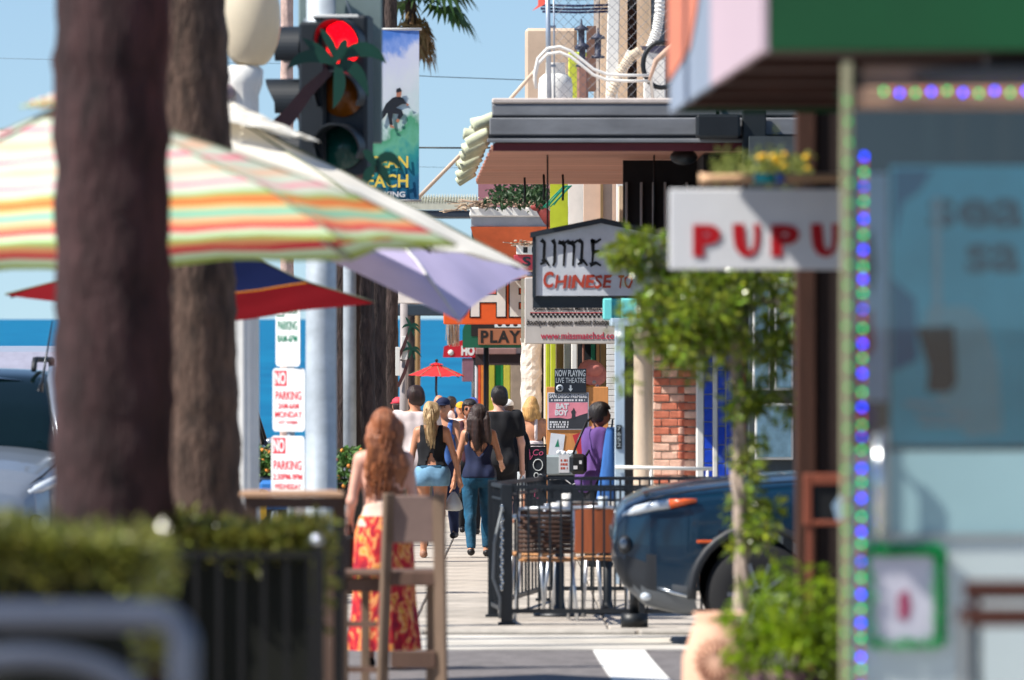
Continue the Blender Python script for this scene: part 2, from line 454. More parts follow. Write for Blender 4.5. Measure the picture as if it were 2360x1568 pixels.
# soffit planks
nb = 11
for i in range(nb):
    b = MB(cafe); y0 = D1 + .1 + (D2 - D1 - .1) * i / nb; y1 = D1 + .1 + (D2 - D1 - .1) * (i + 1) / nb - .012
    xa = xl0 + (xl1 - xl0) * (i + .5) / nb + .02
    b.box(xa, 4.2, y0, y1, zc0 + RNG.uniform(0, .006), zc0 + .04, .004); b.build('soffit_plank', m_soffit)
b = MB(cafe); b.box(xl0 + .05, 4.2, D1 + .06, D2, zc0 + .045, zc0 + .3); b.build('canopy_core', m_dark)
zt = Z(240, D1); zl = Z(330, D1)
b = MB(cafe); b.box(xl0, 4.2, D1 - .03, D1 + .05, Z(312, D1) , Z(272, D1), .01); b.build('fascia_board', m_greyfascia)
b = MB(cafe); b.box(xl0 + .02, 4.2, D1 - .01, D1 + .05, Z(268, D1), zt, .012); b.build('fascia_board', m_greyfascia)
b = MB(cafe); b.box(xl0 - .02, 4.2, D1 - .05, D1 + .05, Z(329, D1), Z(320, D1) , .006); b.build('fascia_board', m_greyfascia)
b = MB(cafe); b.box(xl0 - .01, 4.2, D1 - .02, D1 + .04, Z(321, D1), Z(311, D1)); b.box(xl0 + .02, 4.2, D1 + .0, D1 + .04, Z(274, D1), Z(267, D1)); b.build('fascia_groove', m_line_dk)
b = MB(cafe); b.box(xl0 + .03, 4.2, D1 - .005, D1 + .06, zc0 - .012, Z(329, D1) - .004); b.build('maroon_trim', m_maroon)
b = MB(cafe); b.box(xl0 + .02, 4.2, D1 - .02, D2, zt + .003, zt + .05, .012); b.build('roof_edge', mat('roof_gravel', (196, 184, 176), .9, var=.1, bump=.2))
# clay tiles stepping back along the canopy's left edge
tp = None
tl = MB(); tl.lathe([(.05, 0), (.055, .02), (.05, .2), (.046, .21)], n=10)
for row in range(2):
    for i in range(15):
        t = (i + .3 * row) / 15; y = D1 + .2 + (D2 - D1 - .4) * t; x = xl0 + (xl1 - xl0) * t - .035 - .07 * row
        loc = Vector((x + .10, y, zc0 + .30 - .15 * row + RNG.gauss(0, .012))) - ORG[cafe.name]
        if tp is None: tp = tl.build('roof_tile', m_tile, cafe); tp.location = loc; tp.rotation_euler = (0, R(248), R(6))
        else: inst(tp, cafe, loc, (R(RNG.gauss(0, 3)), R(248 + RNG.gauss(0, 9)), R(RNG.gauss(0, 10))))
# dark hooks and cords hanging below the soffit
for u, v0, v1 in ((1253, 366, 425), (1297, 338, 425), (1500, 372, 425), (1209, 410, 440), (1448, 415, 440)):
    d = 60 + (v1 - 345) * .1; b = MB(cafe); b.tube([(X(u, d), d, zc0), (X(u, d) + .005, d, zc0 - .14), (X(u, d), d, zc0 - .26)], .012, 6); b.build('hanging_chain', m_black)
# walls
b = MB(cafe); b.box(2.0, 7.5, 57.5, 74.5, G(74) - .1, zc0 + .1); b.build('wall', mat('wall_slate_green', (58, 66, 70), .7, var=.2, mottle=.2))
for u0, u1, v0, v1 in ((1735, 1775, 640, 900), (1785, 1828, 640, 900), (1740, 1828, 930, 1060)):
    b = MB(cafe); px(b, u0, u1, v0, v1, 57.44, .05, .006); wf = b.build('window', m_white)
    b = MB(cafe); px(b, u0 + 5, u1 - 5, v0 + 6, v1 - 6, 57.43, .012); o = b.build('pane', mat('pane_blue', (110, 140, 156), .12, spec=.6, var=.3, scale=5), wf)
b = MB(cafe); px(b, 1605, 1706, 264, 318, D1 - .35, .3, .02); b.build('speaker_box', m_black)
b = MB(cafe); px(b, 1712, 1766, 255, 760, D1 - .3, .25, .01); b.build('dark_pier', mat('pier_dark', (20, 28, 32), .6))
b = MB(cafe); b.bar((X(1655, D1 - .3), D1 - .2, Z(264, D1)), (X(1655, D1 - .3), D1 + .0, zt + .02), .03, .03); b.build('speaker_arm', m_black)
b = MB(cafe); b.ball((X(1580, D1), D1 + .6, zc0 - .05), (.12, .12, .07), 16, 8); b.build('caged_lamp', m_black)
b = MB(cafe); b.box(1.15, 1.99, 73.2, 74.0, G(74) - .1, zc0 - .01); b.build('wall', m_cream)
b = MB(cafe); b.box(1.0, 1.99, 61.5, 61.6, G(61) - .05, zc0 - .01); b.build('dark_opening', m_dark)
b = MB(cafe); b.box(1.66, 2.0, 59.2, 61.4, G(60) - .1, zc0 - .015); b.build('shopfront_back', m_dark)
for u in (1441, 1475, 1503, 1530, 1580, 1640):
    b = MB(cafe); px(b, u, u + 6, 420, 735, 61.44, .05, .004); b.build('window_frame', mat('frame_grey', (150, 146, 146), .6))
# cream column
dC = 58.6
b = MB(cafe); b.lathe([(.092, 0), (.095, .06), (.088, .1), (.084, 1.2), (.082, 1.48 - G(dC) - .16), (.1, 1.48 - G(dC) - .12), (.1, 1.48 - G(dC))], (X(1483, dC), dC + .1, G(dC)), 28); b.build('column', m_cream)
# brick pier, brick by brick
bkA = MB(); bkA.box(-.068, .068, -.05, .05, -.029, .029, .005)
bkB = MB(); bkB.box(-.033, .033, -.05, .05, -.029, .029, .005)
pa = bkA.build('brick', m_brick, cafe); pb = bkA.build('brick', m_brick2, cafe); pc = bkB.build('brick', m_brick, cafe); pd = bkB.build('brick', m_brick2, cafe)
used = {}
def brick(proto, w):
    loc = Vector(w) - ORG[cafe.name]; rot = (RNG.gauss(0, .006), RNG.gauss(0, .006), RNG.gauss(0, .01))
    if proto.name not in used: used[proto.name] = 1; proto.location = loc; proto.rotation_euler = rot
    else: inst(proto, cafe, loc, rot)
dB = 58.9; xb0, xb1 = X(1506, dB), X(1582, dB); zz = G(dB) + .04; r = 0
b = MB(cafe); b.box(xb0, xb1, dB + .012, dB + .5, G(dB) - .05, 1.478); b.build('mortar_core', m_mortar)
b = MB(cafe); b.box(X(1584, dB), X(1606, dB), dB - .088, dB + .4, G(dB) - .05, 1.478); b.build('mortar_core', m_mortar)
while zz < 1.46:
    off = 0 if r % 2 else .07
    for i in range(3):
        cx = xb0 + .07 + i * .14 - off + (.0 if not off else .0)
        if off and i == 0: brick(RNG.choice((pc, pd)), (xb0 + .034, dB + .05 + RNG.gauss(0, .003), zz)); continue
        if cx + .068 > xb1 + .01: brick(RNG.choice((pc, pd)), (min(cx - .034, xb1 - .034), dB + .05, zz)); continue
        brick(RNG.choice((pa, pb, pb)), (cx, dB + .05 + RNG.gauss(0, .003), zz))
    brick(pa if r % 3 else pb, (X(1595, dB), dB - .05 + RNG.gauss(0, .003), zz))
    zz += .0705; r += 1
# tile pier
dT = 58.4
b = MB(cafe)
for u0, u1 in ((1606, 1622), (1643, 1654)): px(b, u0, u1, 738, 1330, dT, .3, .006)
b.build('white_trim', m_white)
b = MB(cafe); px(b, 1622, 1643, 738, 1330, dT + .02, .25); px(b, 1654, 1690, 738, 1330, dT + .02, .25); b.build('grout_bed', m_grout)
def tiles(u0, u1, z0, z1, step):
    global tproto
    cx = (X(u0, dT) + X(u1, dT)) / 2; w = (X(u1, dT) - X(u0, dT)) / 2 - .004
    t_ = MB(); t_.box(-w, w, -.008, .008, -step / 2 + .005, step / 2 - .005, .003); pr = None; z = z0
    while z < z1:
        loc = Vector((cx, dT + .012, z)) - ORG[cafe.name]
        if pr is None: pr = t_.build('tile', m_bluetile, cafe); pr.location = loc
        else: inst(pr, cafe, loc, (RNG.gauss(0, .01), 0, RNG.gauss(0, .01)))
        z += step
tiles(1622, 1643, G(dT) + .1, 1.45, .118); tiles(1654, 1672, G(dT) + .06, 1.45, .16); tiles(1673, 1690, G(dT) + .12, 1.45, .16)
b = MB(cafe); px(b, 1692, 1720, 738, 1330, dT - .03, .3); b.build('salmon_trim', mat('salmon', (196, 110, 96), .8))
# pale blue post with number plate and handrail
dP = 57.6
pst = thing('steel_post', 'pale blue steel post with dark number plate beside the brick pier', 'post', (X(1428, dP), dP, G(dP)))
b = MB(pst); px(b, 1417, 1440, 745, 1347, dP, .09, .006); b.build('shaft', m_ltblue)
b = MB(pst); px(b, 1410, 1700, 734, 752, dP + .002, 1.4, .004); b.build('crossbeam', m_ltblue)
b = MB(pst); px(b, 1420, 1433, 980, 1035, dP - .012, .012, .002); b.build('number_plate', m_black)
for k, ch in enumerate('2567'):
    text(pst, ch, X(1422, dP), X(1431, dP), Z(1030 - k * 12.5, dP), Z(1020.5 - k * 12.5, dP), dP - .0125, mat('plate_grey', (150, 158, 160), .6), .02, name='digit')
hr = thing('handrail', 'white steel handrail running from the pale blue post past brick', 'handrail', (X(1530, dP), dP - .05, G(dP)))
b = MB(hr); b.tube([(X(1418, dP), dP - .03, Z(1077, dP)), (X(1642, dP), dP - .03, Z(1081, dP))], .016, 8); b.build('rail', m_white)
for u in (1500, 1630):
    b = MB(hr); b.tube([(X(u, dP), dP - .03, G(dP)), (X(u, dP), dP - .03, Z(1079, dP))], .013, 8); b.build('post', m_white)

# ---- roof deck clutter above the canopy
DR = 63.0
zr = zt + .05
def deckz(v): return Z(v, DR)
b = MB(cafe); b.box(X(1210, DR + 6), X(1330, DR + 6), DR + 6, DR + 6.4, zr, Z(65, DR + 6), .03); b.build('parapet_wall', m_wall)
b = MB(cafe)
for (u0, u1, tone) in ((1385, 1408, 0), (1424, 1446, 0), (1468, 1500, 0)):
    b.box(X(u0, DR + 3), X(u1, DR + 3), DR + 3, DR + 3.4, zr, 6.0)
b.build('timber_stud', mat('timber_pale', (206, 178, 148), .8, var=.15, scale=4, stretch=(3, 3, .4)))
b = MB(cafe); b.box(X(1378, DR + 4), X(1640, DR + 4), DR + 3.45, DR + 7.5, zr, 6.5); b.build('deck_wall', mat('deck_wall_grey', (150, 138, 128), .85, var=.12, mottle=.15))
b = MB(cafe); px(b, 1352, 1384, 60, 210, DR + 5.5, .2); b.build('deck_recess', mat('deck_brown', (110, 84, 74), .85))
b = MB(cafe); px(b, 1436, 1466, 20, 190, DR + 3.38, .05); b.build('deck_recess', mat('deck_brown', (110, 84, 74), .85))
b = MB(cafe); px(b, 1502, 1532, 0, 100, DR + 2.9, .3); b.build('deck_downpipe', mat('slate_pipe', (44, 54, 66), .6))
whitepost = thing('timber_post', 'peeling white timber post standing on the cafe roof deck', 'post', (X(1410, DR), DR, zr))
b = MB(whitepost); b.bar((X(1409, DR), DR, zr), (X(1418, DR), DR, Z(-160, DR)), .11, .11, 0, .008); b.build('shaft', m_white)
b = MB(whitepost); b.bar((X(1402, DR), DR - .04, zr + .2), (X(1452, DR), DR - .04, Z(118, DR)), .09, .05, 0, .006); b.build('brace', m_white)
wp = thing('timber_post', 'squat white timber post on roof deck beside the hose', 'post', (X(1500, DR), DR - .3, zr))
b = MB(wp); b.box(X(1482, DR), X(1532, DR), DR - .35, DR - .15, zr, Z(118, DR), .012); b.build('shaft', m_white)
b = MB(wp); b.box(X(1478, DR), X(1536, DR), DR - .38, DR - .12, Z(118, DR) + .002, Z(112, DR), .006); b.build('cap', mat('slate_pipe'))
pole = thing('fence_pole', 'galvanised fence pole rising from the canopy roof edge', 'pole', (X(1262, DR - 3), DR - 3, zr))
b = MB(pole); b.tube([(X(1266, DR - 3), DR - 3, zr), (X(1261, DR - 3), DR - 3, Z(-80, DR - 3))], .022, 10); b.build('shaft', mat('galvanised', (168, 178, 190), .42, .55, var=.1, scale=12, mottle=.1))
b = MB(pole); b.tube([(X(1278, DR - 3), DR - 2.95, zr), (X(1276, DR - 3), DR - 2.95, Z(-80, DR - 3))], .008, 6); b.build('tension_rod', mat('galvanised'))
for v in (62, 152):
    b = MB(pole); b.tube([(X(1263, DR - 3), DR - 3.0, Z(v, DR - 3)), (X(1280, DR - 3), DR - 2.95, Z(v, DR - 3))], .012, 6); b.build('clamp', mat('galvanised'))
# chain link: one mesh of crossing wires
cl = MB(); yc = DR - 2.9; x0, x1 = X(1276, yc), X(1545, yc); z0, z1 = zr + .02, Z(-60, yc)
stp = .085; n = int((x1 - x0 + z1 - z0) / stp)
for i in range(n):
    for sgn in (1, -1):
        if sgn > 0: a = (x0 + i * stp, z0); 
        else: a = (x1 - i * stp, z0)
        t0 = 0; L = z1 - z0; p0 = [a[0], a[1]]; p1 = [a[0] - sgn * L, z1]
        def clipx(p, q):
            o = []
            for (aa, bb) in ((p, q), (q, p)):
                x, z = aa
                if x < x0: t = (x0 - x) / (bb[0] - x + 1e-9); x, z = x0, z + t * (bb[1] - z)
                elif x > x1: t = (x - x1) / (x - bb[0] + 1e-9); x, z = x1, z + t * (bb[1] - z)
                o.append((x, z))
            return o
        if (p0[0] < x0 and p1[0] < x0) or (p0[0] > x1 and p1[0] > x1): continue
        q = clipx(p0, p1)
        if q[0][1] > z1 + .01 or q[0][1] < z0 - .01 or q[1][1] < z0 - .01 or q[1][1] > z1 + .01: continue
        cl.tube([(q[0][0], yc + .004 * sgn, q[0][1]), (q[1][0], yc + .004 * sgn, q[1][1])], .0022, 4, cap=False)
cl.build('chain_link_fence', mat('link_wire', (120, 122, 128), .5, .4), label='chain-link mesh fence on the cafe roof deck behind the galvanised pole', cat='fence')
# propane tank
tk = thing('propane_tank', 'white propane tank standing at the canopy roof edge', 'tank', (X(1280, DR - 1.5), DR - 1.5, zr))
b = MB(); b.lathe([(.09, 0), (.1, .02), (.145, .05), (.155, .1), (.155, .22), (.145, .29), (.1, .33), (.05, .345)], n=24); b.build('vessel', m_white, tk)
b = MB(); b.lathe([(.085, .33), (.09, .34), (.085, .42), (.09, .43)], n=18); b.build('collar', m_white, tk)
b = MB(); b.tube([(0, 0, .33), (0, 0, .40)], .018, 8); b.build('valve', mat('brass', (170, 140, 70), .35, .8), tk)
# white hoses looping over the fence
for k, (dv, dd) in enumerate(((0, 0), (13, .12))):
    pts = [(1236, 205), (1232, 170 + dv), (1240, 135 + dv), (1262, 112 + dv), (1290, 108 + dv), (1315, 118 + dv), (1340, 137 + dv), (1368, 160 + dv), (1400, 172 + dv), (1440, 174 + dv), (1500, 174 + dv)]
    b = MB(); y_ = DR - 3.2 + dd
    b.tube([(X(u, y_), y_, Z(v, y_)) for u, v in pts] + [(X(1508, y_), y_ + .4, zr + .02)], .0145, 8)
    b.build('white_hose', m_white, label=('outer', 'inner')[k] + ' of two white hoses arching above the propane tank', cat='hose', group='white hoses on the roof deck')
# corrugated ducts
for pts, lab in (([(1522, -40), (1520, 30), (1514, 70), (1500, 110)], 'pale corrugated duct hanging from above onto the white deck post'),
            ([(1475, 118), (1452, 132), (1428, 170), (1406, 222)], 'pale corrugated duct slanting down to the deck beside the bowl')):
    y_ = DR - .6; P = [Vector((X(u, y_), y_, Z(v, y_))) for u, v in pts]; Q = []; rs = []
    for i in range(len(P) - 1):
        for k in range(14):
            Q.append(P[i].lerp(P[i + 1], k / 14)); rs.append(.052 if k % 2 else .043)
    Q.append(P[-1]); rs.append(.05)
    b = MB(); b.tube(Q, rs, 12, smooth=False); b.build('corrugated_duct', m_white if 'hanging' in lab else mat('duct_cream', (214, 198, 176), .7), label=lab, cat='duct')
# other deck things
b = MB(); y_ = DR - 1; b.lathe([(.02, 0), (.1, .02), (.14, .06), (.15, .065)], (X(1512, y_), y_, Z(124, y_))); b.build('feed_bowl', mat('navy_bowl', (40, 44, 84), .4), label='shallow navy bowl perched on the white deck post', cat='bowl')
b = MB(); y_ = DR - 3.4
b.tube([(X(1496, y_), y_, Z(186, y_)), (X(1512, y_), y_, Z(140, y_)), (X(1548, y_), y_, Z(108, y_)), (X(1590, y_), y_, Z(80, y_))], [.012, .024, .03, .03], 8)
b.build('driftwood_branch', mat('driftwood', (190, 160, 140), .85, var=.2, bump=.3), label='bare driftwood branch leaning across the roof deck fence', cat='branch')
b = MB(); y_ = DR - 3.0
b.tube([(X(1524, y_) + .16 * math.cos(a * math.pi / 12), y_, Z(150, y_) + .2 * math.sin(a * math.pi / 12)) for a in range(24)], .022, 8, closed=True)
b.build('black_hoop', m_black, label='black rubber hoop hung on the chain-link fence', cat='hoop')
for u, v in ((1340, 70), (1342, 110), (1378, 90)):
    y_ = DR - 1.2; b = MB(); x, z = X(u, y_), Z(v, y_)
    b.lathe([(.006, .1), (.012, .05), (.06, .02), (.068, 0), (.03, -.004), (.028, -.15), (.062, -.155), (.06, -.175), (.0, -.18)], (x, y_, z), 14)
    b.build('bird_feeder', mat('feeder_navy', (52, 56, 74), .5), label={1340: 'small dark bird feeder hanging highest left of the white deck post', 1342: 'dark bird feeder hanging just below another one', 1378: 'dark bird feeder hanging in front of the white deck post'}[u], cat='bird feeder', group='bird feeders on the roof deck')
for k, v in enumerate((-6, 10, 18, 25)):
    b = MB(); y_ = DR - 2.6; b.tube([(X(1238 + k * 4, y_), y_, Z(v + 2, y_)), (X(1330, y_), y_, Z(v + 4, y_)), (X(1402, y_), y_, Z(v + 2, y_))], .011, 6)
    b.build('awning_line', mat('navy_line', (22, 30, 70), .6), label=('topmost', 'second', 'third', 'lowest')[k] + ' of four dark blue cords between pole and timber studs', cat='cord', group='dark blue cords over the roof deck')
b = MB(); y_ = DR - 2.7
b.add([(X(1226, y_), y_, Z(26, y_)), (X(1256, y_), y_, Z(10, y_)), (X(1262, y_), y_ + .1, Z(-30, y_)), (X(1240, y_), y_ + .1, Z(-30, y_)), (X(1240, y_), y_ + .02, Z(12, y_))], [(0, 1, 4), (1, 2, 3, 4)])
b.build('red_flag', mat('red_cloth', (190, 70, 56), .85), label='small red flag hanging at the tip of the blue cords', cat='flag')
b = MB(); y_ = DR + 1; px(b, 1310, 1352, 120, 232, y_, .06, .01); b.build('folded_chair_panel', mat('lime_panel', (196, 206, 70), .7), label='lime green panel leaning behind the propane tank', cat='panel')
b = MB(); px(b, 1330, 1356, 130, 232, y_ - .3, .2, .02); b.build('brown_box', mat('brown_box_m', (140, 104, 92), .8), label='tall brown box on the roof deck beside the lime panel', cat='box')
# ------------------------------------------------------------------ antiques shop, orange shop and the far shops
m_lime = mat('lime_paint', (178, 186, 40), .7, var=.08)
m_tan = mat('tan_trim', (140, 112, 74), .8)
m_grey = mat('grey_panel', (160, 162, 166), .6, mottle=.08)
m_peach = mat('peach_plaster', (226, 190, 164), .85, var=.06, mottle=.06)
m_orange = mat('orange_paint', (222, 92, 34), .6, var=.06, mottle=.05)
m_orange2 = mat('orange_wall', (214, 104, 62), .8, var=.1, mottle=.1)
m_mauve = mat('mauve_plaster', (146, 98, 106), .85, var=.08)
DA = 90.0
ant = thing('antiques_shop', 'antiques shop with lime and white piers and a dark open doorway', 'building', (X(1340, DA), DA, G(DA)))
for u0, u1, m, dd in ((1258, 1268, m_lime, 0), (1269, 1281, m_lime, -.4), (1282, 1299, m_tan, .2), (1300, 1316, m_grey, -.1), (1317, 1330, m_white, -.5), (1384, 1396, m_tan, .5)):
    b = MB(ant); px(b, u0, u1, 690, 1275, DA + dd, .25, .01); b.build('pier', m)
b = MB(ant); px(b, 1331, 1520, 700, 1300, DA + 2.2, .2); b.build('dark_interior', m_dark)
for u0, u1, c in ((1342, 1347, (120, 80, 66)), (1362, 1372, (20, 92, 66)), (1374, 1382, (150, 110, 70))):
    b = MB(ant); px(b, u0, u1, 740, 1200, DA + 2.0, .1, .01); b.build('coloured_drape', mat('drape%d' % u0, c, .85))
b = MB(ant); px(b, 1402, 1419, 700, 1320, DA - 6, .2); b.build('white_brick_pier_core', m_grey)
wb = MB(); wb.box(-.046, .046, -.03, .03, -.033, .033, .004); wbp = None; zz = G(84) + .05; k = 0
while zz < Z(790, 84):
    for j in (0, 1):
        loc = Vector((X(1406.5 + j * 9.5, 84), 84 - .012, zz)) - ORG[ant.name]
        if wbp is None: wbp = wb.build('brick', m_white, ant); wbp.location = loc
        else: inst(wbp, ant, loc, (0, 0, RNG.gauss(0, .01)))
    zz += .072; k += 1
b = MB(ant); b.box(.45, 6, DA + 2.5, DA + 14, G(DA + 14) - .2, Z(690, DA)); b.build('wall', m_wall)
b = MB(ant); b.box(X(1250, 88), 6, 88.0, 104, Z(690, DA) + .004, Z(640, DA), .01); b.build('lintel', m_white)
# upper storey seen above the signs
b = MB(ant); px(b, 1345, 1420, 300, 640, 88.4, .3); b.build('upper_wall', m_peach)
b = MB(ant); px(b, 1421, 1442, 300, 640, 87.8, .3, .01); b.build('upper_post', m_white)
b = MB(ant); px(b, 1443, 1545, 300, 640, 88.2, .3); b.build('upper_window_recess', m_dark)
for u in (1452, 1478, 1502, 1530):
    b = MB(ant); px(b, u, u + 6, 300, 640, 88.1, .06, .004); b.build('window_frame', m_grey)
b = MB(ant); px(b, 1310, 1344, 300, 640, 88.9, .3); b.build('upper_wall', m_white)
b = MB(ant); px(b, 1268, 1309, 300, 640, 89.5, .3); b.build('upper_wall', m_lime)
b = MB(ant); px(b, 1384, 1390, 300, 640, 88.36, .03); b.build('drain_pipe', m_tan)
# orange shop
DO = 104.0
org = thing('orange_shop', 'orange shop with a white parapet and thatched ridge above hanging signs', 'building', (X(1260, DO), DO, G(DO)))
b = MB(org); b.box(X(1082, DO), 4, DO, DO + 6, Z(500, DO), Z(478, DO), .02); b.build('parapet', m_white)
b = MB(org); b.box(X(1086, DO), 4, DO + .05, DO + 6, Z(522, DO), Z(500, DO) - .003); b.build('parapet_return', m_grey)
b = MB(org)
b.add([(X(1084, DO), DO + .02, Z(523, DO)), (4, DO + .02, Z(523, DO)), (4, DO + .5, Z(640, DO)), (X(1120, DO), DO + .5, Z(640, DO)), (X(1084, DO), DO + 5, Z(523, DO)), (X(1120, DO), DO + 5, Z(640, DO))], [(0, 3, 2, 1), (0, 4, 5, 3)])
b.build('orange_fascia', m_orange2)
b = MB(org); b.box(.62, 5, DO + 1, DO + 20, G(DO + 20) - .2, Z(500, DO)); b.build('wall', m_peach)
b = MB(org); b.box(X(1102, DO + 4), X(1270, DO + 4), DO + 4, DO + 8, Z(478, DO), Z(410, DO + 4)); b.build('mauve_upper_wall', m_mauve)
b = MB(org)
rg = random.Random(3)
for i in range(120):
    t = rg.random(); x = X(1050 + 250 * t, DO - .1); z = Z(482 - 14 * math.sin(t * 3.1) + rg.uniform(-8, 6), DO)
    b.bar((x, DO - .2 + rg.random() * .5, z), (x + rg.uniform(-.5, .5), DO + rg.random() * .6, z + rg.uniform(-.08, .08)), .03, .012)
b.build('thatch', mat('thatch', (176, 152, 130), .95, var=.2, island=.3), kind='stuff')
# bits in front of the parapet
b = MB(); y_ = DO - .6; b.tube([(X(1240, y_), y_, Z(477, y_)), (X(1250, y_), y_, Z(487, y_)), (X(1266, y_), y_, Z(506, y_)), (X(1288, y_), y_, Z(528, y_))], [.05, .08, .1, .07], 10)
b.ball((X(1238, y_), y_, Z(478, y_)), (.1, .08, .06)); b.build('rusty_spout', mat('rust_red', (128, 50, 44), .7, var=.25, bump=.2), label='rusty red spout poking up before the white parapet', cat='spout')
b = MB(); y_ = DO - .4; b.tube([(X(1305, y_), y_, Z(470, y_)), (X(1312, y_), y_, Z(498, y_)), (X(1320, y_), y_, Z(530, y_))], .02, 6); b.build('stay_rod', m_black, label='thin dark stay rod leaning on the white parapet', cat='rod')
rg = random.Random(5); b = MB()
for k in range(7):
    y_ = 86 + k * .05; b.tube([(X(1300 + k * 3, y_), y_, Z(428, y_)), (X(1275 + k * 3, y_), y_, Z(452 + rg.uniform(-6, 6), y_)), (X(1252 + k * 4, y_), y_, Z(476 + rg.uniform(-4, 4), y_))], .008, 5)
b.build('cord_bundle', mat('teal_cord', (20, 140, 110), .7), label='bundle of green cords slanting below the canopy', cat='cords')
# leafy vine on the upper wall
b = MB(); rg = random.Random(11)
def smp():
    u = rg.choice((1150, 1180, 1210, 1235, 1250)) + rg.gauss(0, 12); v = 446 + rg.gauss(0, 13) + abs(u - 1215) * .05; return ((X(u, 101), 101 + rg.gauss(0, .25), Z(v, 101)), (rg.gauss(0, 1), -1, rg.gauss(0, 1)))
leaves(b, 900, smp, .1, rg); b.build('roof_plant', mat('leaf_dark', (52, 78, 44), .55, island=.45, trans=.25), label='leafy green plant growing above the white parapet', cat='plant')
# corrugated roof further off
b = MB(); d = 150; n = 60
b.grid(n, 1, lambda s, t: (X(905, d) + s * (X(1100, d) - X(905, d)), d + t * 3 + .035 * 0, Z(484, d) + t * .16 + .03 * math.sin(s * n * math.pi / 1.0 * 1.0 + t)), smooth=False)
far1 = thing('corrugated_roof_hut', 'pale hut with corrugated roof edge rising behind the thatch', 'hut', (X(1000, d), d + 2, G(d)))
b2 = MB(far1); vs = []
for i in range(121):
    s = i / 120; z_ = .07 * (1 if (i // 2) % 2 else 0); x_ = X(905, d) + s * (X(1100, d) - X(905, d))
    vs += [(x_, d, Z(484, d)), (x_, d, Z(463, d) - z_), (x_, d + 3, Z(463, d) - z_ + .2)]
fs = []
for i in range(120): fs += [(3 * i, 3 * i + 3, 3 * i + 4, 3 * i + 1), (3 * i + 1, 3 * i + 4, 3 * i + 5, 3 * i + 2)]
b2.add(vs, fs); b2.build('corrugated_sheet', mat('corrugated', (206, 204, 184), .6, .2))
b2 = MB(far1); b2.box(X(905, d), X(1100, d), d + .02, d + 3, Z(500, d), Z(485, d)); b2.build('eave_board', mat('slate_pipe'))
for u in (960, 1092):
    b2 = MB(far1); b2.tube([(X(u, d), d + 2, G(d)), (X(u, d), d + 2, Z(485, d))], .06, 8); b2.build('post', m_tan)
# marquee on the seaward block, over the pavement
DM = 122.0
mq = thing('theatre_marquee', 'white marquee with black letters and dark lower band over the pavement', 'marquee', (X(1080, DM), DM, G(DM)))
b = MB(mq); b.box(X(858, DM), .6, DM, DM + 2.5, Z(701, DM), Z(600, DM), .02); b.build('board', m_white)
b = MB(mq); b.box(X(856, DM), .6, DM - .02, DM + 2.5, Z(728, DM), Z(702, DM), .02); b.build('lower_band', mat('dark_teal', (38, 56, 70), .6))
text(mq, 'EN', X(868, DM), X(908, DM), Z(676, DM), Z(648, DM), DM - .003, m_black, .02)
for u in (862, 1120):
    b = MB(mq); b.tube([(X(u, DM), DM + 1.2, G(DM)), (X(u, DM), DM + 1.2, Z(728, DM))], .05, 10); b.build('post', m_black)
# far row: awning shop and mural wall
fs_ = thing('awning_shop', 'small shop with dark awning beyond the signs', 'building', (X(1160, 128), 128, G(128)))
b = MB(fs_); d = 126; b.add([(X(1095, d), d, Z(842, d)), (X(1210, d), d, Z(842, d)), (X(1210, d), d, Z(815, d)), (X(1095, d), d, Z(815, d)), (X(1098, d), d + 2.4, Z(790, d)), (X(1210, d), d + 2.4, Z(790, d)), (X(1095, d), d + 2.4, Z(842, d)), (X(1210, d), d + 2.4, Z(842, d))],
    [(0, 1, 2, 3), (3, 2, 5, 4), (0, 3, 4, 6), (1, 7, 5, 2)]); b.build('awning', mat('awning_dark', (58, 46, 48), .8))
b = MB(fs_); px(b, 1097, 1190, 803, 817, d - .05, .06, .01); b.build('awning_top', mat('awning_rose', (150, 116, 112), .8))
b = MB(fs_); b.box(X(1205, d), 6, d + .6, d + 5, G(d) - .2, Z(760, d)); b.build('wall', m_wall)
for u in (1098, 1205):
    b = MB(fs_); b.tube([(X(u, d), d + .05, G(d)), (X(u, d), d + .05, Z(842, d))], .03, 8); b.build('post', m_grey)
mu = thing('mural_shop', 'shopfront painted in orange, yellow and green bands at the street end', 'building', (X(1150, 146), 146, G(146)))
d = 146
for u0, u1, c in ((1088, 1098, (196, 172, 100)), (1099, 1108, (214, 70, 40)), (1109, 1122, (208, 120, 44)), (1123, 1140, (178, 170, 50)), (1141, 1160, (30, 130, 60)), (1161, 1176, (190, 178, 60)), (1177, 1210, (150, 130, 110))):
    b = MB(mu); px(b, u0, u1, 760, 1010, d + RNG.uniform(0, .06), .3, .01); b.build('painted_panel', mat('mural%d' % u0, c, .8, var=.15))
b = MB(mu); b.box(X(1088, d), 6, d + .4, d + 8, G(d) - .3, Z(750, d)); b.build('wall', m_wall)
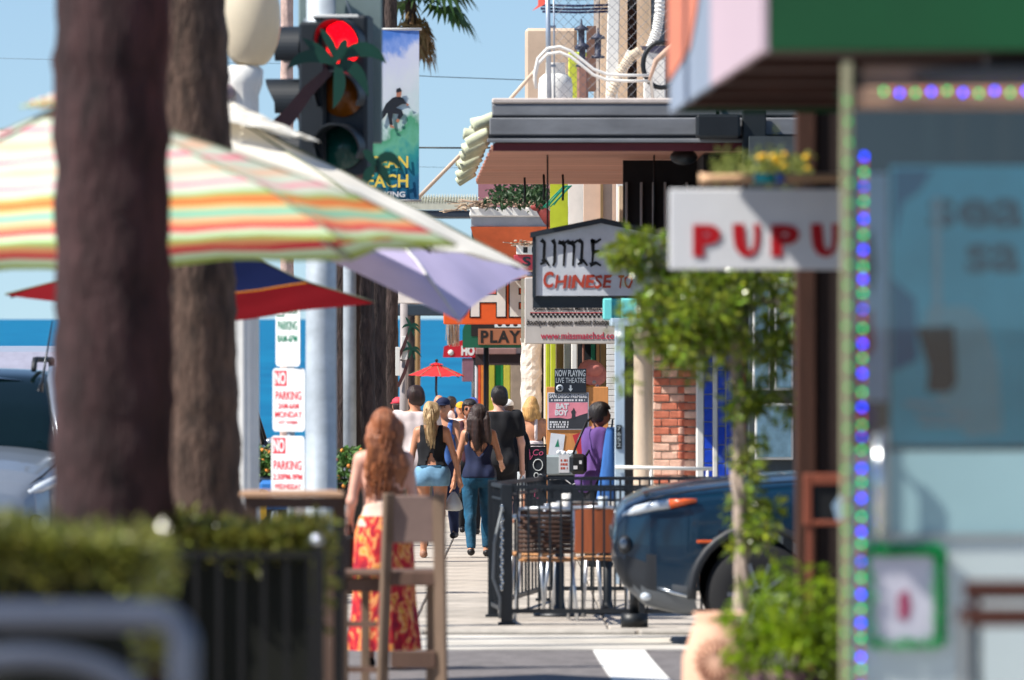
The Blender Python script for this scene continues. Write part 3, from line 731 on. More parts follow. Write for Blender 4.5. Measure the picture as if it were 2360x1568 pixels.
# rough whitewashed pillar with a black pipe
pl = thing('stone_pillar', 'rough whitewashed stone pillar with a black pipe on its side', 'pillar', (X(1226, 97), 97, G(97)))
b = MB(); rg = random.Random(2); n = 20; m_ = 46; H = Z(780, 97) - G(97); vs = []; fs = []
for i in range(m_ + 1):
    for k in range(n):
        a = 2 * math.pi * k / n; r_ = .155 * (1 + .05 * math.sin(i * .9 + k) + rg.gauss(0, .035)); vs.append((r_ * math.cos(a), r_ * math.sin(a), H * i / m_))
for i in range(m_):
    for k in range(n): fs.append((i * n + k, i * n + (k + 1) % n, (i + 1) * n + (k + 1) % n, (i + 1) * n + k))
fs.append(tuple(range(m_ * n, m_ * n + n)))
b.add(vs, fs); b.build('shaft', mat('whitewash', (206, 196, 184), .9, var=.16, scale=9, bump=.5, bscale=25, mottle=.12), pl)
b = MB(pl); b.tube([(X(1252, 97), 96.95, G(97)), (X(1252, 97), 96.95, Z(780, 97))], .026, 8); b.build('pipe', m_black)
# ------------------------------------------------------------------ signs hanging over the pavement
m_red = mat('sign_red', (190, 24, 40), .55, var=.05)
m_signwhite = mat('sign_white', (206, 206, 204), .5, var=.05, mottle=.05)
m_blk = mat('letter_black', (16, 17, 20), .6)
def signroot(name, label, u, v, d, cat='sign', group=None): return thing(name, label, cat, (X(u, d), d, Z(v, d)), 0, group)

# Little / Chinese gabled sign
d = 60.0
s1 = signroot('gabled_sign', 'white gabled sign reading LITTLE CHINESE with a black roof edge', 1385, 685, d)
P = lambda u, v: (X(u, d), Z(v, d))
b = MB(s1); b.extrude_y([P(1232, 682), P(1540, 682), P(1540, 545), P(1385, 512), P(1232, 545)], d, d + .16); b.build('panel', mat('sign_bluegrey', (206, 212, 220), .6, var=.1, scale=5, mottle=.12))
b = MB(s1)
b.extrude_y([P(1222, 548), P(1222, 536), P(1385, 503), P(1548, 536), P(1548, 548), P(1385, 515)], d - .05, d + .21); b.build('roof_edge', mat('frame_slate', (38, 46, 54), .5))
b = MB(s1)
for u in (1231, 1541): b.bar((X(u, d), d + .08, Z(686, d)), (X(u, d), d + .08, Z(545, d)), .03, .2)
b.bar((X(1228, d), d + .08, Z(684, d)), (X(1544, d), d + .08, Z(684, d)), .2, .03, R(90)); b.build('frame', mat('frame_slate'))
strokes = {'L': [[(.1, 1), (.45, .9), (.35, .1), (.0, .05)], [(.2, .16), (.55, .2), (.95, .0)]],
           'I': [[(.2, 1), (.6, .85), (.55, .15), (.25, 0)]],
           'T': [[(.0, .92), (.5, .86), (1, 1.0)], [(.35, .95), (.62, .75), (.5, .0)]],
           'E': [[(.3, 1), (.35, .5), (.25, .0)], [(.2, .98), (.6, .92), (1, 1.04)], [(.3, .52), (.85, .58)], [(.1, .02), (.6, .1), (1, .0)]],
           'C': [[(.95, .85), (.6, 1), (.15, .7), (.2, .2), (.6, .0), (1, .15)]], 'H': [[(.2, 1), (.25, .5), (.12, 0)], [(.85, 1), (.8, .5), (.95, 0)], [(.2, .52), (.85, .58)]],
           'F': [[(.3, 1), (.35, .5), (.2, .0)], [(.2, .98), (.6, .92), (1, 1.04)], [(.3, .55), (.85, .6)]]}
def brush(word, boxes, v0, v1, yy, m, parent, wid):
    for ch, (u0, u1) in zip(word, boxes):
        b = MB(parent)
        for st in strokes[ch]:
            pts = [(X(u0 + (u1 - u0) * q[0], d), Z(v1 - (v1 - v0) * q[1], d)) for q in st]
            for i in range(len(pts) - 1):
                a = Vector(pts[i]); c = Vector(pts[i + 1]); dr = (c - a).normalized(); nr = Vector((-dr.y, dr.x))
                wa = wid * (1.25 if i == 0 else .8); wb_ = wid * (.55 if i == len(pts) - 2 else .85)
                a2 = a - dr * wid * .3; c2 = c + dr * wid * .3
                b.poly([tuple(a2 + nr * wa), tuple(a2 - nr * wa), tuple(c2 - nr * wb_), tuple(c2 + nr * wb_)], yy - .0004 * (i + 1), .004)
        b.build('letter', m, parent)
brush('LITTLE', [(1246, 1266), (1272, 1283), (1288, 1310), (1309, 1332), (1332, 1354), (1358, 1384)], 554, 612, d - .004, m_blk, s1, .0155)
m_brown = mat('letter_rust', (176, 66, 48), .6)
text(s1, 'C', X(1252, d), X(1276, d), Z(664, d), Z(626, d), d - .003, m_brown, .03, .1, name='letter')
text(s1, 'HINESE', X(1278, d), X(1410, d), Z(665, d), Z(634, d), d - .003, m_brown, .03, .12, rough=.04, seed=4)
text(s1, 'TO', X(1424, d), X(1458, d), Z(665, d), Z(634, d), d - .003, m_brown, .03, .12, rough=.04, seed=5)
for u in (1262, 1508):
    b = MB(s1); b.tube([(X(u, d), d + .08, Z(533, d)), (X(u, d), d + .08, zc0 + .01)], .008, 6); b.build('hanger', m_black)

# boutique sign
d = 76.0
s2 = signroot('boutique_sign', 'pale box sign with black script, chequered strip and red web address', 1325, 795, d)
b = MB(s2); b.box(X(1209, d), X(1452, d), d, d + .28, Z(793, d), Z(640, d), .01); b.build('box', mat('sign_cream', (198, 192, 186), .6, var=.06, mottle=.08))
b = MB(s2); b.box(X(1201, d + .1), X(1208, d), d + .01, d + .27, Z(790, d), Z(642, d)); b.build('end_panel', mat('sign_end', (176, 168, 150), .7))
text(s2, 'Antiques', X(1240, d), X(1400, d), Z(709, d), Z(668, d), d - .003, m_blk, .01, .25)
text(s2, 'Ocean Beach Antique Mall & Empire Enterprises', X(1228, d), X(1436, d), Z(718, d), Z(707, d), d - .003, m_blk, .008)
b = MB(s2); b.box(X(1222, d), X(1440, d), d - .003, d, Z(722, d), Z(720.5, d)); b.build('red_rule', m_red)
b = MB(s2)
for i in range(44):
    u = 1222 + i * 5; v = 722 + (i % 2) * 5; b.box(X(u, d), X(u + 5, d), d - .003, d, Z(v + 5, d), Z(v, d) - .0005)
b.build('chequer_strip', m_blk)
text(s2, 'boutique experience without boutique prices', X(1213, d), X(1446, d), Z(753, d), Z(736, d), d - .003, m_blk, .006, .4)
text(s2, 'www.missmatchsd.com', X(1246, d), X(1430, d), Z(782, d), Z(766, d), d - .003, mat('letter_crimson', (190, 50, 80), .6), .012)
b = MB(s2); b.bar((X(1215, d), d + .14, Z(632, d)), (2.05, d + .14, Z(632, d)), .05, .05)
for u in (1230, 1430): b.tube([(X(u, d), d + .14, Z(641, d)), (X(u, d), d + .14, Z(632, d))], .012, 6)
b.build('bracket', m_black)
# turquoise box lamp
d = 58.3
s3 = signroot('box_lamp', 'turquoise box lamp with a dark teal stripe beneath the gabled sign', 1428, 740, d, 'lamp')
b = MB(s3); b.box(X(1390, d), X(1412, d), d, d + .2, Z(738, d), Z(688, d), .012); b.box(X(1430, d), X(1468, d), d, d + .2, Z(738, d), Z(688, d), .012); b.build('shade', mat('turquoise', (110, 205, 200), .5, var=.06))
b = MB(s3); b.box(X(1411, d), X(1431, d), d + .004, d + .2, Z(737, d), Z(689, d)); b.build('stripe', mat('teal_dark', (0, 96, 110), .5))
b = MB(s3); b.bar((X(1468, d), d + .1, Z(712, d)), (X(1484, d), d + .1, Z(712, d)), .03, .03); b.build('bracket', m_black)

# orange THE sign
d = 108.0
s4 = signroot('orange_sign', 'large orange sign with white black-edged block letters HE', 1130, 748, d)
b = MB(s4); b.box(X(1022, d), X(1245, d), d, d + .3, Z(748, d), Z(636, d), .015); b.build('panel', m_orange)
for ch, u0, u1 in (('S', 1034, 1078), ('H', 1082, 1168), ('E', 1172, 1236)):
    text(s4, ch, X(u0, d), X(u1, d), Z(733, d), Z(644, d), d - .002, m_blk, .05, name='letter_edge', t=.004)
    text(s4, ch, X(u0 + 3, d), X(u1 - 3, d), Z(730, d), Z(647, d), d - .008, m_white, .03, name='letter', t=.004)
b = MB(s4); b.bar((X(1240, d), d + .15, Z(650, d)), (.75, d + .15, Z(650, d)), .06, .06); b.bar((X(1240, d), d + .15, Z(735, d)), (.75, d + .15, Z(735, d)), .06, .06); b.build('bracket', m_black)
# small red sign over it
d = 100.0
s5 = signroot('red_sign', 'red sign with dark S under a black and white chequered rail', 1210, 622, d)
b = MB(s5); b.box(X(1184, d), X(1300, d), d, d + .15, Z(622, d), Z(588, d), .008); b.build('panel', mat('sign_rose', (184, 62, 74), .6))
text(s5, 'S', X(1204, d), X(1224, d), Z(614, d), Z(592, d), d - .003, mat('frame_slate'), .03)
b = MB(s5); b.box(X(1184, d), X(1300, d), d + .01, d + .15, Z(640, d), Z(623, d)); b.build('lower_panel', mat('sign_tan', (196, 150, 120), .7))
b = MB(s5); b.box(X(1190, d), X(1300, d), d - .02, d + .12, Z(587, d), Z(565, d), .008); b.build('rail', m_white)
b = MB(s5)
for i in range(5): b.box(X(1206 + i * 20, d), X(1216 + i * 20, d), d - .023, d - .02, Z(583, d), Z(570, d))
b.build('chequer', m_blk)
b = MB(s5); b.bar((X(1295, d), d + .07, Z(605, d)), (.8, d + .07, Z(605, d)), .06, .06); b.build('bracket', m_black)
rg = random.Random(8); b = MB(s5)
for i in range(40):
    x = X(rg.uniform(1175, 1300), d); z = Z(rg.uniform(556, 566), d); b.bar((x, d + rg.uniform(-.1, .2), z), (x + rg.uniform(-.25, .25), d + rg.uniform(-.1, .2), z + rg.uniform(-.03, .03)), .04, .012)
b.build('thatch_cap', mat('thatch'), kind='stuff')
# PLAY sign
d = 114.0
s6 = signroot('play_sign', 'green framed sign with brown board reading PLAY', 1140, 802, d)
b = MB(s6); pts = [P6 for P6 in []]
pts = [(X(1066, d), Z(802, d)), (X(1225, d), Z(802, d)), (X(1225, d), Z(744, d)), (X(1080, d), Z(744, d)), (X(1070, d), Z(750, d)), (X(1066, d), Z(762, d))]
b.extrude_y(pts, d, d + .12); b.build('frame', mat('sign_green', (0, 84, 62), .6))
b = MB(s6); b.box(X(1086, d), X(1225, d), d - .008, d, Z(775, d), Z(745, d)); b.build('dark_panel', m_blk)
b = MB(s6); b.box(X(1140, d), X(1225, d), d - .014, d - .008, Z(755, d), Z(744, d), .002); b.build('pale_panel', mat('pale_bluegrey', (186, 206, 214), .6))
for i in range(4):
    b = MB(s6); b.ball((X(1152 + i * 18, d), d - .014, Z(749, d)), (.04, .004, .03), 10, 6); b.build('dot', m_blk)
b = MB(s6); b.box(X(1102, d), X(1225, d), d - .022, d - .001, Z(795, d), Z(758, d), .004); b.build('board', mat('sign_brown', (140, 92, 66), .7))
text(s6, 'PLAY', X(1108, d), X(1200, d), Z(791, d), Z(762, d), d - .0225, m_blk, .04, space=1.2)
b = MB(s6); b.bar((X(1220, d), d + .06, Z(760, d)), (.75, d + .06, Z(760, d)), .05, .05); b.build('bracket', m_black)
# shaggy bundle under the orange sign
d = 111
b = MB(); rg = random.Random(9)
for i in range(90):
    a = rg.uniform(0, 6.28); r_ = .11 * math.sqrt(rg.random()); x = X(1043, d) + r_ * math.cos(a); y = d + r_ * math.sin(a); b.bar((x, y, Z(745, d)), (x + rg.gauss(0, .012), y, Z(rg.uniform(785, 800), d)), .02, .006)
b.tube([(X(1043, d), d, Z(747, d)), (X(1043, d), d, Z(740, d)), (X(1060, d), d - 2.8, Z(742, d))], .02, 6)
b.build('straw_bundle', mat('straw', (196, 178, 160), .9, island=.35), label='shaggy straw bundle hanging below the orange sign', cat='bundle')
# red HOT sign
d = 132.0
s7 = signroot('red_arrow_sign', 'red pointed sign with white dot and letters HO', 1060, 826, d)
b = MB(s7); b.extrude_y([(X(1021, d), Z(824, d)), (X(1100, d), Z(824, d)), (X(1100, d), Z(786, d)), (X(1066, d), Z(784, d)), (X(1023, d), Z(799, d))], d, d + .1); b.build('panel', m_red)
b = MB(s7); b.lathe([(.0, 0), (.055, 0), (.055, .01), (0, .012)], (X(1039, d), d - .001, Z(813, d)), 16, mtx=Matrix.Rotation(R(90), 3, 'X')); b.build('dot', m_white)
text(s7, 'HO', X(1063, d), X(1094, d), Z(820, d), Z(797, d), d - .004, m_white, .06)
b = MB(s7); b.tube([(X(1092, d), d + .05, G(d)), (X(1092, d), d + .05, Z(824, d))], .035, 8); b.build('post', m_black)
b = MB(s7); b.box(X(1065, d), X(1092, d), d + .02, d + .12, Z(880, d), Z(826, d), .01); b.build('lower_panel', mat('sign_mauve', (130, 92, 104), .7))

def bars(parent, u0, u1, v0, v1, d, y, m):
    '''A printed line too small to read.'''
    b = MB(parent); u = u0; rg = random.Random(int(u0 * 7 + v0))
    while u < u1:
        w = rg.uniform(.5, 1.1) * (v1 - v0); b.box(X(u, d), X(min(u + w, u1), d), y - .001, y, Z(v1, d), Z(v0, d)); u += w + rg.choice((.25, .25, .8)) * (v1 - v0)
    b.build('fine_print', m, parent)
# poster board with playbills, counter box, chalkboard
d = 83.0
pb_ = thing('poster_board', 'orange timber board covered with theatre posters and flyers', 'board', (X(1325, d), d, G(d)))
b = MB(pb_); b.box(X(1259, d), X(1402, d), d, d + .06, Z(1112, d), Z(892, d), .006)
b.build('board', mat('board_ply', (206, 138, 78), .7, var=.14, scale=3, stretch=(4, 4, .5)))
for u in (1264, 1396):
    b = MB(pb_); b.box(X(u - 4, d), X(u + 4, d), d + .061, d + .12, G(d), Z(900, d), .004); b.build('leg', mat('board_ply'))
m_pblack = mat('print_black', (26, 34, 44), .6); m_pw = mat('print_white', (216, 216, 218), .7); m_ppink = mat('print_pink', (226, 138, 152), .7, var=.12)
b = MB(pb_); b.box(X(1278, d), X(1351, d), d - .03, d - .002, Z(906, d), Z(850, d), .003); np_ = b.build('theatre_sign', m_pblack)
text(np_, 'NOW PLAYING', X(1280, d), X(1349, d), Z(868, d), Z(853, d), d - .0305, mat('print_grey', (176, 184, 190), .7), .012)
text(np_, 'LIVE THEATRE', X(1281, d), X(1349, d), Z(883, d), Z(871, d), d - .0305, mat('print_grey'), .0)
b = MB(pb_); b.poly([(X(1313, d), Z(888, d)), (X(1317, d), Z(888, d)), (X(1317, d), Z(896, d)), (X(1320.5, d), Z(896, d)), (X(1315, d), Z(903, d)), (X(1309.5, d), Z(896, d)), (X(1313, d), Z(896, d))], d - .033, .003); b.build('arrow', mat('print_grey'))
b = MB(pb_); b.lathe([(0, 0), (.045, 0), (.045, .003), (0, .003)], (X(1290, d), d - .031, Z(895, d)), 20, mtx=Matrix.Rotation(R(90), 3, 'X')); b.build('emblem', mat('print_grey'))
text(pb_, 'S', X(1285.5, d), X(1294.5, d), Z(900, d), Z(890, d), d - .0345, m_pblack, .05, name='emblem_mark')
b = MB(pb_); b.box(X(1262, d), X(1357, d), d - .012, d - .002, Z(991, d), Z(905, d), .002); b.build('playbill', m_pw)
b = MB(pb_); b.box(X(1264.5, d), X(1354.5, d), d - .0145, d - .0125, Z(927, d), Z(907.5, d)); b.build('playbill_header', mat('print_slate', (74, 82, 96), .7))
b = MB(pb_); b.box(X(1264.5, d), X(1354.5, d), d - .0145, d - .0125, Z(966, d), Z(928, d)); b.build('playbill_sky', m_ppink)
hill = [(1264.5, 988.5), (1354.5, 988.5), (1354.5, 952), (1335, 958), (1322, 963), (1308, 966), (1290, 963), (1264.5, 964)]
b = MB(pb_); b.poly([(X(u, d), Z(v, d)) for u, v in hill], d - .0165, .0015); b.build('playbill_hill', mat('print_charcoal', (52, 54, 60), .7))
b = MB(pb_); b.poly([(X(u, d), Z(v, d)) for u, v in ((1317, 965), (1326, 965), (1325, 955), (1327, 949), (1324, 945), (1322, 940), (1320, 945), (1316, 949), (1318, 956))], d - .018, .0012); b.build('playbill_figure', mat('print_charcoal'))
text(pb_, 'SAN DIEGO PREMIERE', X(1266, d), X(1353, d), Z(918, d), Z(909, d), d - .015, m_pw, .03)
bars(pb_, 1270, 1348, 920.5, 925, d, d - .015, m_pw)
text(pb_, 'BAT', X(1281, d), X(1311, d), Z(943, d), Z(930, d), d - .015, m_pw, .05)
text(pb_, 'BOY', X(1279, d), X(1309, d), Z(958, d), Z(945, d), d - .015, m_pw, .05)
for k in range(3): bars(pb_, 1267, 1310, 971 + 5.5 * k, 975.5 + 5.5 * k, d, d - .017, m_pw)
for (u, v, w, h, a, c) in ((1283, 1025, 33, 50, .12, (214, 218, 224)), (1341, 1022, 30, 48, -.3, (190, 50, 60))):
    b = MB(pb_); b.box(-w / 2 * d / K, w / 2 * d / K, -.002, .002, -h / 2 * d / K, h / 2 * d / K, 0, Matrix.Translation((X(u, d), d - .005, Z(v, d))) @ Matrix.Rotation(a, 4, 'Y')); b.build('flyer', mat('flyer%d' % u, c, .7))
b = MB(pb_); b.poly([(X(u, d), Z(v, d)) for u, v in ((1279, 1030), (1286, 1012), (1289, 1030))], d - .009, .001); b.build('flyer_print', mat('flyer_green', (40, 130, 100), .7))
d = 80.0
cb = thing('grey_counter_box', 'grey plastic counter box with a white menu card taped to it', 'box', (X(1292, d), d, G(d)))
b = MB(cb); b.box(X(1250, d), X(1334, d), d, d + .4, Z(1096, d), Z(1050, d), .02); b.build('box', mat('grey_plastic', (150, 160, 162), .5))
b = MB(cb); b.box(X(1288, d), X(1312, d), d - .006, d - .001, Z(1090, d), Z(1048, d), .001); b.build('card', m_pw)
for k in range(3): bars(cb, 1292, 1308, 1059 + k * 9, 1064 + k * 9, d, d - .0065, mat('print_rust', (190, 80, 60), .7))
b = MB(cb); b.box(X(1262, d), X(1340, d), d + .03, d + .36, G(d), Z(1097, d), .01); b.build('pedestal', m_pblack)
b = MB(cb); b.tube([(X(1266, d), d + .02, Z(1106, d)), (X(1300, d), d + .02, Z(1104, d)), (X(1318, d), d + .02, Z(1118, d)), (X(1336, d), d + .02, Z(1110, d))], .008, 5); b.build('chalk_line', m_pw)
b = MB(cb); rg = random.Random(4)
for i in range(7): b.ball((X(1288 + i * 6, d), d + .15 + rg.uniform(-.05, .1), Z(1046 + rg.uniform(-3, 3), d)), .03, 8, 6)
b.build('bagged_goods', m_pw)
d = 79.0
ck = thing('chalkboard', 'black chalkboard sign with pink and white chalk drawings', 'chalkboard', (X(1236, d), d, G(d)))
b = MB(ck); b.box(X(1215, d), X(1257, d), d, d + .03, G(d) + .05, Z(1030, d), .004); b.build('slate', m_pblack)
b = MB(ck)
for u in (1213, 1258): b.box(X(u - 2, d), X(u + 2, d), d - .01, d + .04, G(d), Z(1028, d), .003)
b.box(X(1211, d), X(1260, d), d - .01, d + .04, Z(1028, d), Z(1024, d), .003); b.build('frame', m_black)
m_cp = mat('chalk_pink', (206, 90, 130), .9); m_cw = mat('chalk_white', (200, 205, 205), .9)
text(ck, 'Co', X(1228, d), X(1252, d), Z(1050, d), Z(1036, d), d - .002, m_cp, .0, .2)
for k, (u, v, r_) in enumerate(((1240, 1072, 11), (1236, 1096, 5), (1246, 1098, 4))):
    b = MB(ck); b.tube([(X(u + r_ * math.cos(a * .5236), d), d - .003, Z(v + 1.2 * r_ * math.sin(a * .5236), d)) for a in range(12)], .006, 5, closed=True); b.build('chalk_drawing', m_cw)
b = MB(ck); b.tube([(X(1220, d), d - .003, Z(1036, d)), (X(1222, d), d - .003, Z(1060, d)), (X(1228, d), d - .003, Z(1050, d))], .006, 5); b.tube([(X(1234, d), d - .003, Z(1125, d)), (X(1232, d), d - .003, Z(1145, d)), (X(1240, d), d - .003, Z(1150, d)), (X(1245, d), d - .003, Z(1140, d))], .006, 5); b.build('chalk_drawing', m_cp)
# hats and masks hanging in the shop doorway
d = 88
hp = MB(); hp.ball((0, 0, 0), (.13, .08, .14), 14, 9); hp.lathe([(.13, -.04), (.2, -.06), (.2, -.05), (.13, -.02)], n=16)
for u, v, c, lab in ((1372, 855, (196, 120, 110), 'pink straw hat hanging in the shop doorway'), (1362, 905, (204, 132, 50), 'orange straw hat hanging in the shop doorway'), (1388, 930, (110, 112, 120), 'grey felt hat hanging in the shop doorway')):
    o = hp.build('hat', mat('hat%d' % u, c, .85), loc=(X(u, d), d + 1.7, Z(v, d + 1.7))); o.rotation_euler = (R(60), 0, R(20)); tag(o, lab, 'hat', 'hats in the shop doorway')
b = MB(); rg = random.Random(6)
for i in range(60): b.ball((X(1368 + rg.gauss(0, 8), d), d + .1 + rg.gauss(0, .06), Z(945 + rg.gauss(0, 26), d)), rg.uniform(.012, .032), 6, 5)
b.tube([(X(1368, d), d + .1, G(d)), (X(1368, d), d + .1, Z(900, d))], .012, 6); b.build('trinket_rack', mat('trinkets', (140, 116, 112), .5, island=.8, var=.4), label='slim rack hung with small coloured trinkets by the posters', cat='rack')
# coat hanging by the pale post
d = 66.0
ct = thing('blue_coat', 'long blue denim coat hung from a hook beside the pale post', 'coat', (X(1405, d), d, G(d)))
b = MB(ct); vs = []; n = 26; rows = 18
for i in range(rows + 1):
    t = i / rows
    for k in range(n):
        a = 2 * math.pi * k / n; w = (.045 + .075 * t ** .8) * (1 + .1 * math.sin(a * 7 + t * 3)); vs.append((X(1410 - 6 * t, d) + w * math.cos(a), d + .08 * math.sin(a), Z(985 + 170 * t, d)))
fs = [(i * n + k, i * n + (k + 1) % n, (i + 1) * n + (k + 1) % n, (i + 1) * n + k) for i in range(rows) for k in range(n)]
fs.append(tuple(range(n))); b.add(vs, fs, True); b.build('cloth', mat('denim_coat', (44, 94, 160), .8, var=.22, scale=5, stretch=(4, 4, .6)))
b = MB(ct); b.tube([(X(1410, d), d, Z(986, d)), (X(1412, d), d, Z(966, d)), (X(1422, d), d, Z(966, d)), (X(1422, d), d + .05, G(d))], .01, 6); b.build('stand', m_black)
# ------------------------------------------------------------------ near right: glazed shop corner, canopy, string lights, hanging sign
D = 18.0
m_frame = mat('frame_pale', (150, 146, 116), .6, var=.12)
shop = thing('glazed_shopfront', 'glazed shop corner with pale frame, posters and frosted band above a pane coloured as street reflection', 'shopfront', (X(2150, D), D + .3, G(D)))
zb = G(D); xr = 2.6
b = MB(shop); b.box(X(1941, D), X(1964, D), D - .02, D + .05, zb, Z(140, D), .004); b.build('corner_post', m_frame)
b = MB(shop); b.box(X(2230, D) + .5, X(2230, D) + .53, D, D + .05, zb, Z(250, D)); b.build('mullion', m_frame)
m_beam = mat('header_brown', (152, 120, 100), .75, var=.14, scale=5)
b = MB(shop); b.box(X(1966, D), xr, D - .01, D + .08, Z(252, D), Z(200, D), .006); b.build('header_beam', m_beam)
b = MB(shop); b.box(X(1990, D), xr, D + .02, D + .1, Z(199, D), Z(150, D)); b.build('header_panel', mat('header_tan', (138, 110, 94), .75))
b = MB(shop); b.lathe([(0, 0), (.26, 0), (.26, .02), (0, .022)], (X(2330, D), D + .018, Z(176, D)), 40, mtx=Matrix.Rotation(R(90), 3, 'X') @ Matrix.Diagonal((1, .1, 1))); b.build('oval_plaque', mat('oval_grey', (84, 80, 76), .6))
b = MB(shop); b.add([(X(1966, D), D + .012, Z(1038, D)), (xr, D + .012, Z(1038, D)), (xr, D + .012, Z(253, D)), (X(1966, D), D + .012, Z(253, D))], [(0, 1, 2, 3)]); b.build('window_pane', glass('shop_glass', (232, 242, 244), .09))
m_streetrefl = mat('street_reflection', (186, 198, 198), .35, var=.05, scale=2, mottle=.1, spec=.5)  # pale grey paints the bright street's reflection onto the lower pane
b = MB(shop); b.box(X(1966, D), xr, D + .01, D + .02, Z(1232, D), Z(1040, D)); b.build('frosted_band', mat('frosted_teal', (150, 182, 186), .3, var=.06, scale=2, mottle=.1))
b = MB(shop); b.box(X(1966, D), xr, D + .01, D + .02, zb + .05, Z(1236, D)); b.build('reflection_pane', m_streetrefl)
b = MB(shop); b.box(X(1966, D), xr, D - .002, D + .03, Z(1237, D), Z(1231, D)); b.build('glazing_bar', mat('steel_bar', (150, 152, 152), .4, .4))
# display inside
b = MB(shop); b.box(X(1968, D) + .02, xr, D + .55, D + .6, zb, Z(150, D)); b.build('back_panel', mat('back_dark', (40, 42, 46), .8, var=.3, scale=3))  # dark panel added so the glass looks into an unlit interior
b = MB(shop); b.box(X(1968, D) + .02, xr, D + .1, D + .55, Z(160, D), Z(152, D)); b.build('case_ceiling', m_dark)
b = MB(shop); b.box(xr, xr + .05, D, D + .6, zb, Z(150, D)); b.build('end_wall', m_dark)
for k, (u0, u1, v0, v1) in enumerate(((2130, 2160, 262, 375), (2200, 2230, 262, 375), (2300, 2330, 262, 375))):
    b = MB(shop); px(b, u0, u1, v0, v1, D + .45, .03); b.build('shelf_upright', mat('upright%d' % k, ((50, 56, 54), (60, 50, 44), (70, 58, 50))[k], .8))
yp = D + .05
m_teal = mat('poster_teal', (104, 212, 232), .5, var=.16, scale=3, mottle=.2)
pst_ = thing('drink_poster', 'large teal shop window poster with grey letters sea sa and a dark drink', 'poster', (X(2205, yp), yp, Z(1010, yp)))
b = MB(pst_); b.box(X(2052, yp), xr - .02, yp, yp + .004, Z(1028, yp), Z(382, yp)); b.build('sheet', m_teal)
m_pg = mat('poster_grey', (58, 82, 96), .6)
text(pst_, 'sea', X(2140, yp), X(2362, yp), Z(526, yp), Z(458, yp), yp - .001, m_pg, .03)
text(pst_, 'sa', X(2226, yp), X(2352, yp), Z(630, yp), Z(562, yp), yp - .001, m_pg, .03)
b = MB(pst_); b.poly([(X(u, yp), Z(v, yp)) for u, v in ((2118, 770), (2138, 705), (2230, 705), (2270, 740), (2300, 830), (2310, 1000), (2230, 1010), (2150, 900))], yp - .003, .002); b.build('cup_print', mat('poster_pale', (160, 204, 212), .5, var=.1, mottle=.1))
b = MB(pst_); b.box(X(2150, yp), X(2168, yp), yp - .006, yp - .004, Z(770, yp), Z(455, yp)); b.build('straw_print', mat('poster_white', (176, 198, 204), .5))
b = MB(pst_); b.poly([(X(u, yp), Z(v, yp)) for u, v in ((2112, 755), (2198, 750), (2206, 880), (2190, 905), (2135, 905), (2140, 850))], yp - .0062, .002); b.build('drink_print', mat('poster_dark', (44, 40, 46), .5))
b = MB(pst_)
for u0, u1, v0, v1 in ((2085, 2180, 925, 938), (2110, 2240, 950, 962), (2120, 2210, 972, 984)): b.box(X(u0, yp), X(u1, yp), yp - .0075, yp - .0065, Z(v1, yp), Z(v0, yp))
b.build('fine_print', mat('poster_white'))
b = MB(pst_); b.poly([(X(u, yp), Z(v, yp)) for u, v in ((2060, 382 + 8), (2150, 392), (2120, 440), (2080, 470), (2062, 560))], yp - .0015, .001); b.poly([(X(u, yp), Z(v, yp)) for u, v in ((2054, 640), (2110, 690), (2115, 830), (2056, 860))], yp - .0015, .001); b.build('wave_print', mat('poster_blue', (10, 104, 150), .5))
p2 = thing('narrow_poster', 'narrow white poster with navy edge and red blot beside the teal one', 'poster', (X(2005, yp), yp, Z(1010, yp)))
b = MB(p2); b.box(X(1968, yp), X(2046, yp), yp, yp + .004, Z(925, yp), Z(400, yp)); b.build('sheet', mat('poster_lav', (190, 200, 220), .5, mottle=.1))
b = MB(p2); b.box(X(1966, yp), X(1978, yp), yp - .003, yp - .001, Z(925, yp), Z(385, yp)); b.build('navy_edge', mat('poster_navy', (16, 28, 84), .5))
b = MB(p2); b.poly([(X(u, yp), Z(v, yp)) for u, v in ((1990, 545), (2010, 530), (2022, 620), (2010, 680), (1992, 640))], yp - .003, .002); b.build('dark_print', mat('poster_dark'))
b = MB(p2); b.poly([(X(u, yp), Z(v, yp)) for u, v in ((1988, 720), (2010, 715), (2016, 800), (1998, 830), (1986, 790))], yp - .003, .002); b.build('red_print', mat('poster_red', (180, 70, 84), .6))
p3 = thing('purple_card', 'small purple card in the lower corner of the shop window', 'card', (X(1990, yp), yp, Z(1030, yp)))
b = MB(p3); b.box(X(1968, yp), X(2016, yp), yp - .006, yp - .003, Z(1010, yp), Z(935, yp)); b.build('card', mat('poster_purple', (70, 40, 120), .6))
b = MB(p3); b.box(X(1976, yp), X(2006, yp), yp - .0085, yp - .0065, Z(1000, yp), Z(978, yp)); b.build('print', mat('poster_navy'))
# door pull
dh = thing('door_pull', 'chromed tubular door pull on the frosted glass', 'door handle', (X(2024, D), D - .03, Z(1230, D)))
b = MB(dh); b.tube([(X(2024, D), D - .04, Z(1236, D)), (X(2024, D), D - .04, Z(1000, D))], .0125, 12); b.build('bar', mat('chrome', (200, 204, 206), .18, .9))
b = MB(dh)
for v in (1020, 1212): b.tube([(X(2024, D), D - .04, Z(v, D)), (X(2024, D), D + .011, Z(v, D))], .008, 8)
b.build('standoff', mat('chrome'))
b = MB(dh); b.box(X(2034, D), X(2048, D), D - .004, D + .008, Z(1250, D), Z(990, D), .002); b.build('backplate', mat('steel_bar'))
